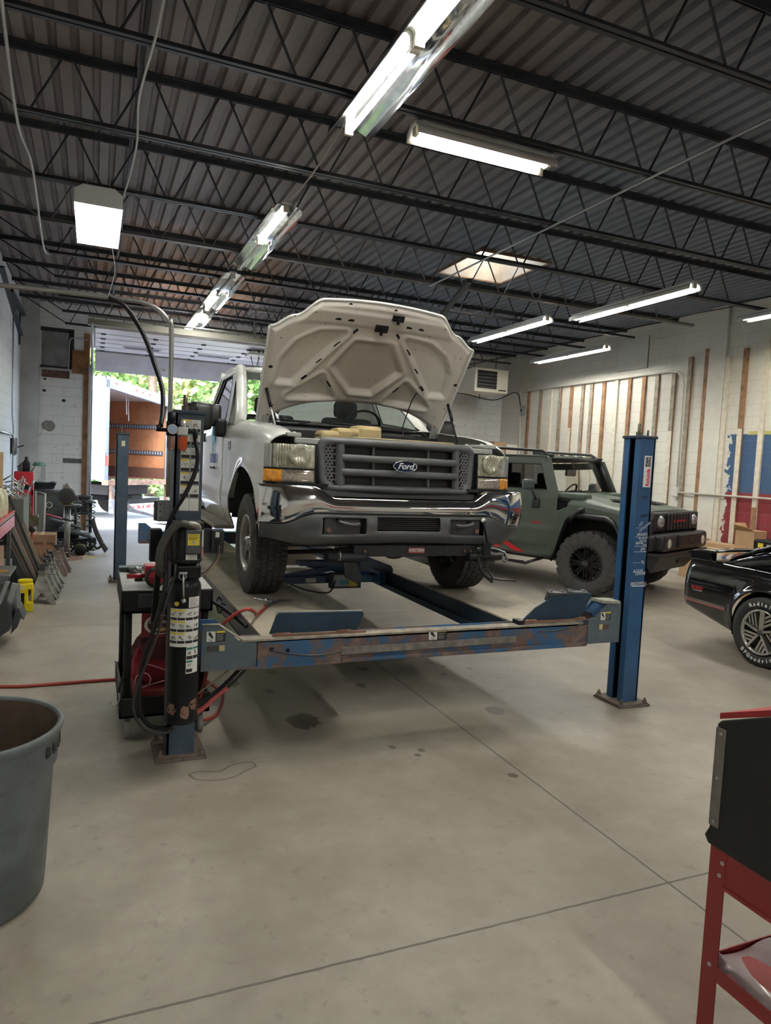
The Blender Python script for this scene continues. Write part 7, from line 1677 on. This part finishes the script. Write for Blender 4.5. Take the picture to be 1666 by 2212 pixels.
m = MB(); m.box(-.7, -.1, .03, .5, .04, .60); m.done('dark_core', mat('dark core', (.02, .02, .022), .7), t)
m = MB(); m.cyl((-.5, .1, .05), (-.5, .3, .05), .05); m.done('wheel', BLACK, t)
# hydraulic press
PR = mat('press red', (.40, .015, .03), .4)
t = thing('shop_press', 'red hydraulic shop press against the left wall with tools on its head', 'press', (-.85, 10.5, 0))
for s_ in (-1, 1):
    MB().box(s_*.10-.012, s_*.10+.012, -.05, .05, .05, 1.34).done('upright', PR, t)
m = MB(); m.box(-.12, .11, -.07, .07, 1.20, 1.38, ch=.006); m.done('head_box', PR, t); MB().box(-.11, .11, -.05, .05, 1.07, 1.13).done('crossbar', PR, t); MB().box(-.11, .11, -.06, .06, .45, .52).done('lower_beam', PR, t); MB().box(-.14, .14, -.2, .2, 0, .05).done('foot', PR, t)
MB().cyl((0, 0, .88), (0, 0, 1.08), .035).done('ram', BLACK, t)
m = MB(); m.box(-.15, .17, -.12, .12, .74, .8); 
for k in range(4): m.cyl((-.1+.06*k, -.1, .80), (-.1+.06*k, -.1, .92), .012, n=8)
m.box(-.0, .19, -.14, -.12, .66, .78); m.done('press_bed', mat('oily brass plates', (.16, .14, .09), .5, .6, var=.3, scale=20), t)
m = MB(); m.cyl((.0, 0, .52), (.0, 0, .72), .06, n=14); m.cyl((.08, -.02, .58), (.13, -.02, .62), .04, n=12); m.done('jack_body', mat('grimy jack', (.06, .05, .045), .5, .4), t)
o = MB().lathe([(.0, 1.38), (.045, 1.38), (.045, 1.5), (.02, 1.54), (.02, 1.58), (0, 1.58)], (-.83, 10.5, 0), n=20).done('bottle', BLACK); tag(o, 'black bottle standing on top of the red press', 'bottle')
m = MB(); m.box(-.93, -.87, 10.46, 10.52, 1.38, 1.44, ch=.01); m.cyl((-.93, 10.5, 1.43), (-.86, 10.5, 1.5), .02, n=10); o = m.done('air_tool', DARKST); tag(o, 'small black air tool beside the bottle on the press', 'air tool')
# face shield
t = thing('face_shield', 'clear face shield with green brow hanging by the red press', 'face shield', (-.68, 10.62, 1.38)); FS_ = .72
m = MB(); m.grid(lambda u, v: (.09*math.sin(lerp(-1.4, 1.4, u)), -.09*math.cos(lerp(-1.4, 1.4, u)), lerp(-.13, .08, v)), 20, 6); m.done('visor', mat('scratched visor', (.85, .9, .9), .1, trans=.92, ior=1.05), t)
m = MB(); m.grid(lambda u, v: (.092*math.sin(lerp(-1.5, 1.5, u))*(1-.4*v), -.092*math.cos(lerp(-1.5, 1.5, u))*(1-.6*v), .08+.055*math.sin(v*PI/2)), 20, 6); m.done('brow', mat('dark green brow', (.05, .12, .1), .4), t)
m = MB(); m.tube([(0, .0, .125), (-.05, -.04, .08), (-.09, -.1, .0)], .006, 5); m.done('headband', BLACK, t)
# bin, sash, stick, grinder
m = MB(); m.prism([(-.36, .10), (.34, .10), (.40, .94), (-.40, .94)], 'Y', -.3, .3, Matrix.Translation((-.83, 13.3, .0))); t = thing('steel_bin', 'grey steel scrap bin near the back left corner', 'bin', (0, 0, 0)); m.done('bin_body', mat('grey green bin', (.075, .085, .085), .55, .2, var=.2), t)
m = MB(); m.box(-1.24, -.42, 12.98, 13.62, .93, .985); m.done('rim', DARKST, t); m = MB()
for x in (-1.1, -.6): m.box(x-.04, x+.04, 13.1, 13.5, 0, .11)
m.done('skid', DARKST, t)
m = MB(); m.prism([(-1.1, 1.0), (-.62, 1.02), (-.58, 1.12), (-.64, 1.14), (-.7, 1.12), (-1.1, 1.13)], 'Y', 13.05, 13.5); o = m.done('black_cover', BLACK); tag(o, 'black plastic cover lying on the grey steel bin', 'plastic cover')
t = thing('window_sash', 'white framed sash standing behind the press', 'window sash', (-.70, 11.3, .42))
m = MB(); m.box(-.05, .05, 0, .02, 0, .6); m.box(-.05, .05, .0, .03, .0, .03); m.done('glass', mat('grey pane', (.2, .22, .22), .2), t)
m = MB(); m.tube([(-.06, 0, 0), (.05, 0, .06), (.06, 0, .62), (-.06, 0, .66)], .014, 6, closed=True); m.ring((.11, 0, .46), .04, .006, 'Y', 16, 6); m.done('white_frame', mat('white frame', (.6, .62, .62), .5), t)
MB().box(-.05, .05, -.02, .04, -.42, 0).done('stand', DARKST, t)
t = thing('breaker_bar', 'pink red bar with black grip sticking out before the grinder pedestal', 'bar', (0, 0, 0))
MB().cyl((-.735, 11.33, .775), (-.42, 11.70, .645), .011, n=8).done('bar', mat('pink red bar', (.5, .04, .12), .4), t); MB().cyl((-.42, 11.70, .645), (-.30, 11.84, .597), .016, n=8).done('grip', BLACK, t)
t = thing('bench_grinder', 'black bench grinder with a yellow foot on the round pedestal', 'grinder', (-.37, 11.9, .86))
GD = mat('grinder dark', (.03, .03, .03), .5)
m = MB(); m.cyl((0, -.16, .12), (0, .16, .12), .07, n=20); m.done('motor', GD, t)
for s_ in (-1, 1): MB().lathe([(0, s_*.10), (.115, s_*.10), (.12, s_*.12), (.12, s_*.17), (.1, s_*.185), (.04, s_*.19), (.03, s_*.22), (0, s_*.22)], (0, 0, .13), 'Y', 28, smooth=False).done('wheel_guard', GD, t)
MB().box(-.08, .08, -.1, .1, 0, .05, ch=.005).done('yellow_base', mat('grinder yellow', (.55, .36, .04), .5), t)
m = MB(); m.box(-.06, .05, -.1, -.05, .23, .30, ch=.015); m.tube(spline([(-.04, -.1, .25), (.0, -.12, .32), (.05, -.1, .24)]), .012, 6); m.done('spark_shield', mat('scratched clear', (.4, .38, .35), .3), t)
m = MB(); m.box(.10, .16, -.12, -.05, .06, .13, ch=.01); m.done('tool_rest', DARKST, t)
t = thing('grinder_pedestal', 'steel pipe pedestal with round top and dusty base plate', 'pedestal', (-.36, 11.9, 0))
MB().lathe([(0, .83), (.20, .83), (.205, .84), (.205, .855), (0, .86)], n=32).done('round_top', DARKST, t); MB().cyl((0, 0, .02), (0, 0, .83), .045, n=18).done('pipe', mat('grey steel pipe', (.33, .33, .32), .35, .8), t); MB().lathe([(0, .025), (.2, .02), (.235, .015), (.235, 0)], n=32).done('base_plate', RUSTY, t)
for k in range(3): MB().prism([(.04, .02), (.11, .02), (.04, .09)], 'Y', -.004, .004, Matrix.Rotation(2*PI*k/3-.9, 4, 'Z')).done('gusset', RUSTY, t)
o = MB().tube(spline([(-.5, 11.88, .875), (-.62, 11.9, .8), (-.7, 11.95, .55), (-.8, 12.0, .3)]), .007, 6).done('power_cord', BLACK); tag(o, 'black cord of the grinder hanging to the left', 'cord')
o = MB().lathe([(0, .012), (.1, .01), (.2, .004), (.22, .0)], (-.12, 12.02, 0), n=20).done('sawdust', mat('pale sawdust', (.42, .36, .22), .95, var=.2, scale=30)); tag(o, 'pale absorbent dust spilled around the pedestal base', 'dust', kind='stuff')
# heap of car parts
CPB = mat('black car plastic', (.02, .022, .024), .4, var=.3, scale=8); CPG = mat('grey car plastic', (.10, .115, .12), .35, .3, var=.3, scale=10)
def tg(o, l, c, g='heap of car parts by the door'): return tag(o, l, c, g)
for k, lab in enumerate(('topmost black wheel rim on the heap by the door', 'second wheel rim under the topmost one', 'third wheel rim of the stack on the heap')):
    tg(MB().lathe([(.13, -.05), (.17, -.05), (.155, -.02), (.155, .02), (.17, .05), (.13, .05), (.12, 0), (.13, -.05)], (-.17-.01*k, 12.95, .88-.105*k), n=32).done('wheel_rim', CPB), lab, 'wheel rim')
t = thing('coil_strut', 'black coil spring strut standing against the heap near the door', 'coil strut', (-.03, 12.7, .02), group='heap of car parts by the door')
m = MB(); m.tube([(.075*math.cos(q*.7), .075*math.sin(q*.7), .36+.011*q) for q in range(40)], .010, 6); m.done('coil', CPG, t); MB().cyl((0, 0, 0), (0, 0, .82), .025, n=12).done('damper', CPB, t); MB().lathe([(0, .80), (.09, .80), (.09, .83), (.03, .86), (0, .86)], n=20).done('top_mount', CPG, t)
t2 = dup(t, (-.26, 12.75, .02), .5, 'second coil strut deeper in the heap')
tg(MB().grid(lambda u, v: (lerp(-.02, .20, u**1.4)+.05*math.sin(PI*v), 12.3+.1*v+.1*u, lerp(.56, .02, u)+.06*math.sin(PI*v)-.05*u*(1-u)), 20, 8).done('fender_liner', CPB, None, solid=.01), 'curved black wing liner leaning from the heap to the floor', 'car part')
for k, (c_, s_, rz_, ry_, mt, lab) in enumerate((((-.42, 12.7, .48), (.5, .3, .05), .2, .3, CPG, 'grey door panel lying slanted on the heap'), ((-.25, 12.5, .36), (.5, .3, .06), -.1, .25, CPG, 'lower grey panel lying slanted on the heap'), ((-.48, 12.8, .28), (.5, .3, .12), .4, .1, CPB, 'black bumper chunk in the middle of the heap'), ((-.2, 12.7, .18), (.5, .3, .1), .2, -.1, CPB, 'black housing low in the heap'), ((-.5, 12.55, .12), (.3, .25, .2), .1, 0, CPB, 'black boxy unit with a white sticker low in the heap'), ((-.06, 12.45, .08), (.28, .2, .04), -.3, .0, CPG, 'grey tray on the floor at the heap right end'))):
    m = MB(); m.obox(c_, s_, rz=rz_, ry=ry_, ch=.02); tg(m.done('car_part', mt), lab, 'car part')
for k in range(5):
    x = -.55+.12*k; tg(MB().tube(spline([(x, 12.35, .05), (x+.08, 12.3, .16), (x+.16, 12.35, .1), (x+.25, 12.3, .2)]), .02, 8).done('rubber_hose', CPB), ['leftmost', 'second', 'middle', 'fourth', 'rightmost'][k]+' black hose across the heap foot', 'hose')
t = thing('cable_reel', 'black reel with a yellow green band on the floor by the heap', 'reel', (-.17, 12.25, .09)); MB().lathe([(0, -.09), (.09, -.09), (.09, .09), (0, .09)], (0, 0, 0), 'Y', 24).done('drum', BLACK, t); MB().lathe([(.092, -.03), (.092, .03)], (0, 0, 0), 'Y', 24).done('yellow_band', mat('yellow green', (.4, .45, .1), .5), t)
# wall conduits on the left
o = MB().tube([(-1.37, 14.3, 4.4), (-1.37, 14.3, 2.3), (-1.35, 14.35, 2.0), (-1.37, 14.4, .9)], .014, 6).done('wall_conduit', GALV); tag(o, 'thin vertical conduit on the left wall near the back corner', 'conduit')
o = MB().tube([(-1.36, 11.0, 1.94), (-1.36, 14.2, 1.93), (-1.34, 14.35, 1.85), (-1.34, 14.4, 1.55)], .022, 8).done('wall_pipe', PIPE); tag(o, 'horizontal grey pipe on the left wall bending down', 'pipe')
t = thing('pipe_valve', 'dark valve with lever where the left wall pipe turns down', 'valve', (-1.345, 14.45, 1.72)); MB().box(-.05, .05, -.06, .06, -.15, .15, ch=.02).done('body', DARKST, t); MB().bar((.05, 0, -.02), (.16, 0, .02), .02).done('lever', BLACK, t)
m = MB(); m.box(-1.39, -1.36, 15.5, 15.56, 3.7, 4.4); m.box(-1.39, -1.3, 13.5, 15.8, 4.3, 4.36); m.bar((-1.36, 12.4, 4.45), (-1.36, 15.6, 3.9), .08, .03); o = m.done('wall_bracket', JM); tag(o, 'black diagonal bracket bar high on the left wall', 'bracket')
o = MB().tube(spline([(-.16, 16.15, 4.02), (-.4, 16.15, 4.02), (-.5, 16.15, 3.95), (-.52, 16.15, 3.4), (-.6, 16.15, 3.36), (-1.1, 16.14, 3.36)]), .012, 6).done('wall_conduit', GALV); tag(o, 'bent conduit left of the overhead door above the timber block', 'conduit')
o = MB().tube(spline([(-1.37, 8.6, 2.0), (-1.35, 8.68, 1.93), (-1.35, 8.68, 1.83), (-1.37, 8.6, 1.8), (-1.37, 8.55, 1.9)]), .01, 6).done('wall_hook', DARKST); tag(o, 'dark steel loop hook on the left wall edge', 'hook')
# ================================================================ boxes by the right wall
cbox(9.35, 9.6, 7.9, 8.6, 0, .60, 'long cardboard box lying below the studs, behind the coupe spoiler', CRD2); cbox(9.62, 9.95, 7.7, 9.3, 0, .66, 'long box behind the other one, flap standing up', CRD2, flaps=.0)
cbox(8.75, 9.1, 6.9, 7.95, 0, .58, 'nearer long cardboard box beside the off-roader front', CRD2)
t = cbox(9.64, 9.92, 8.95, 9.28, .66, .70, 'open carton with its flap raised next to the grille of the off-roader', CRD2, flaps=.14, tape=False)
t = cbox(9.64, 9.92, 7.85, 8.2, .66, .94, 'tall open kraft box standing on the long boxes', CRD2, flaps=.10, tape=False)
t = thing('engine_unit', 'small black engine unit with yellow stickers by the right wall', 'engine', (9.35, 7.35, .62)); MB().box(-.14, .14, -.16, .16, 0, .24, ch=.03).done('housing', BLACK, t)
for y, z in ((-.02, .16), (-.06, .05)): MB().box(-.145, -.14, y, y+.09, z-.04, z+.03).done('yellow_sticker', YELP, t)
MB().box(-.145, -.14, -.14, -.08, .04, .18).done('grey_sticker', mat('grey sticker', (.35, .34, .36), .5), t); MB().box(-.25, .25, -.3, .3, -.62, 0).done('bench_base', mat('dark bench', (.05, .045, .04), .7), t)
m = MB(); m.box(XR-.03, XR-.001, 6.8, 9.6, .05, .42); struct(m.done('baseboard_right', mat('dark base paint', (.10, .085, .075), .8, var=.3)))
# shelving behind the off-roader
t = thing('storage_rack', 'steel storage rack in the back right corner behind the off-roader', 'rack', (8.9, 14.6, 0))
for x in (-.6, .6):
    for y in (-.25, .25): MB().box(x-.02, x+.02, y-.02, y+.02, 0, 2.02).done('upright', DARKST, t)
for z in (.5, 1.2, 1.98): MB().box(-.62, .62, -.27, .27, z, z+.03).done('shelf', mat('brown shelf', (.2, .11, .06), .7), t)
cbox(8.35, 8.75, 14.4, 14.8, 2.01, 2.36, 'left brown box on top of the back corner rack', CRD); cbox(8.78, 9.1, 14.4, 14.8, 2.01, 2.38, 'brown box in the middle on top of the rack', CRD); cbox(9.13, 9.45, 14.4, 14.8, 2.01, 2.34, 'cream box at the right on top of the rack', mat('cream carton', (.55, .5, .42), .8), tape=False)
o = MB().box(9.55, 9.95, 12.0, 13.2, 0, 2.06).done('tall_cabinet', mat('cream cabinet', (.55, .52, .45), .6)); tag(o, 'tall cream cabinet between studs and off-roader roof', 'cabinet')
# stains on the floor
b = NB('dark oil stain'); b.b.inputs['Base Color'].default_value = (.10, .083, .068, 1); b.b.inputs['Roughness'].default_value = .35; OIL = b.m
def blob(x, y, rx, ry, seed, z=.0006, n=22):
    r = random.Random(seed); return [(x+rx*math.cos(2*PI*i/n)*r.uniform(.75, 1.15), y+ry*math.sin(2*PI*i/n)*r.uniform(.75, 1.15), z) for i in range(n)]
for k, (x, y, rx, ry) in enumerate(((2.66, 4.14, .055, .075), (1.93, 4.9, .04, .07), (2.2, 3.2, .03, .03), (1.0, 5.2, .06, .1), (1.35, 5.4, .05, .08), (1.22, 4.95, .04, .06), (1.7, 3.75, .02, .03), (1.8, 3.6, .02, .025), (1.85, 3.66, .025, .03), (2.9, 4.9, .02, .03), (3.0, 5.1, .02, .03), (2.8, 5.2, .02, .03), (2.7, 5.0, .03, .03), (3.1, 4.8, .015, .02), (1.3, 4.3, .12, .14), (2.1, 5.3, .05, .05))):
    MB().add(blob(x, y, rx, ry, k), [tuple(range(22))]).done('oil_stain', OIL, fl)
WET = mat('stain ring', (.13, .108, .09), .45)
for pts in ([(.5, 3.72), (.53, 3.65), (.62, 3.61), (.72, 3.62), (.8, 3.68), (.86, 3.72), (.84, 3.78), (.74, 3.77), (.66, 3.71), (.56, 3.74)], [(2.6, 4.1), (2.66, 4.06), (2.72, 4.12), (2.7, 4.2), (2.62, 4.2)]):
    q = spline([(a, b_, .001) for a, b_ in pts]+[(pts[0][0], pts[0][1], .001)], 6); m = MB()
    n = len(q)-1; vs = []
    for i in range(n):
        tg_ = (q[(i+1) % n]-q[i-1]).normalized(); nn = Vector((-tg_.y, tg_.x, 0))*.006; vs += [q[i]+nn, q[i]-nn]
    m.add(vs, [(2*i, 2*i+1, (2*i+3) % (2*n), (2*i+2) % (2*n)) for i in range(n)]); m.done('dried_ring', WET, fl)
# tyre print on the floor

# parts never nest deeper than thing > part > sub-part
def depth_(o):
    d = 0
    while o.parent is not None: o = o.parent; d += 1
    return d
bpy.context.view_layer.update()
for o_ in list(C.objects):
    while depth_(o_) > 2:
        g_ = o_.parent.parent; o_.parent = g_
# ================================================================ world, outside light, camera
w = bpy.data.worlds.new('sky'); S.world = w; w.use_nodes = True
nt = w.node_tree; bg = nt.nodes['Background']
sk = nt.nodes.new('ShaderNodeTexSky'); sk.sky_type = 'NISHITA'; sk.sun_elevation = math.radians(48); sk.sun_rotation = math.radians(200); sk.sun_disc = False; sk.dust_density = 3.; sk.air_density = 1.
mx = nt.nodes.new('ShaderNodeMix'); mx.data_type = 'RGBA'; mx.inputs[0].default_value = .75; nt.links.new(sk.outputs[0], mx.inputs[6]); mx.inputs[7].default_value = (.30, .32, .34, 1)
nt.links.new(mx.outputs[2], bg.inputs['Color']); bg.inputs['Strength'].default_value = SKY
cam = bpy.data.cameras.new('camera'); co = bpy.data.objects.new('camera', cam); C.objects.link(co); S.camera = co
F_, YAW, PIT, ROL = 1505.7, .39888, .0671, .0485
cam.sensor_fit = 'HORIZONTAL'; cam.sensor_width = 36; cam.lens = 36*F_/1666; cam.clip_start = .05; cam.clip_end = 300
f = Vector((math.sin(YAW)*math.cos(PIT), math.cos(YAW)*math.cos(PIT), -math.sin(PIT)))
r = Vector((math.cos(YAW), -math.sin(YAW), 0)); u = r.cross(f)
r2 = r*math.cos(ROL)+u*math.sin(ROL); u2 = -r*math.sin(ROL)+u*math.cos(ROL)
co.matrix_world = Matrix(((r2.x, u2.x, -f.x, 0), (r2.y, u2.y, -f.y, 0), (r2.z, u2.z, -f.z, 1.7), (0, 0, 0, 1)))
S.view_settings.view_transform = 'Standard'; S.view_settings.look = 'None'; S.view_settings.gamma = 1; S.view_settings.exposure = EXPO
S.cycles.max_bounces = 8; S.cycles.transmission_bounces = 8; S.cycles.transparent_max_bounces = 12
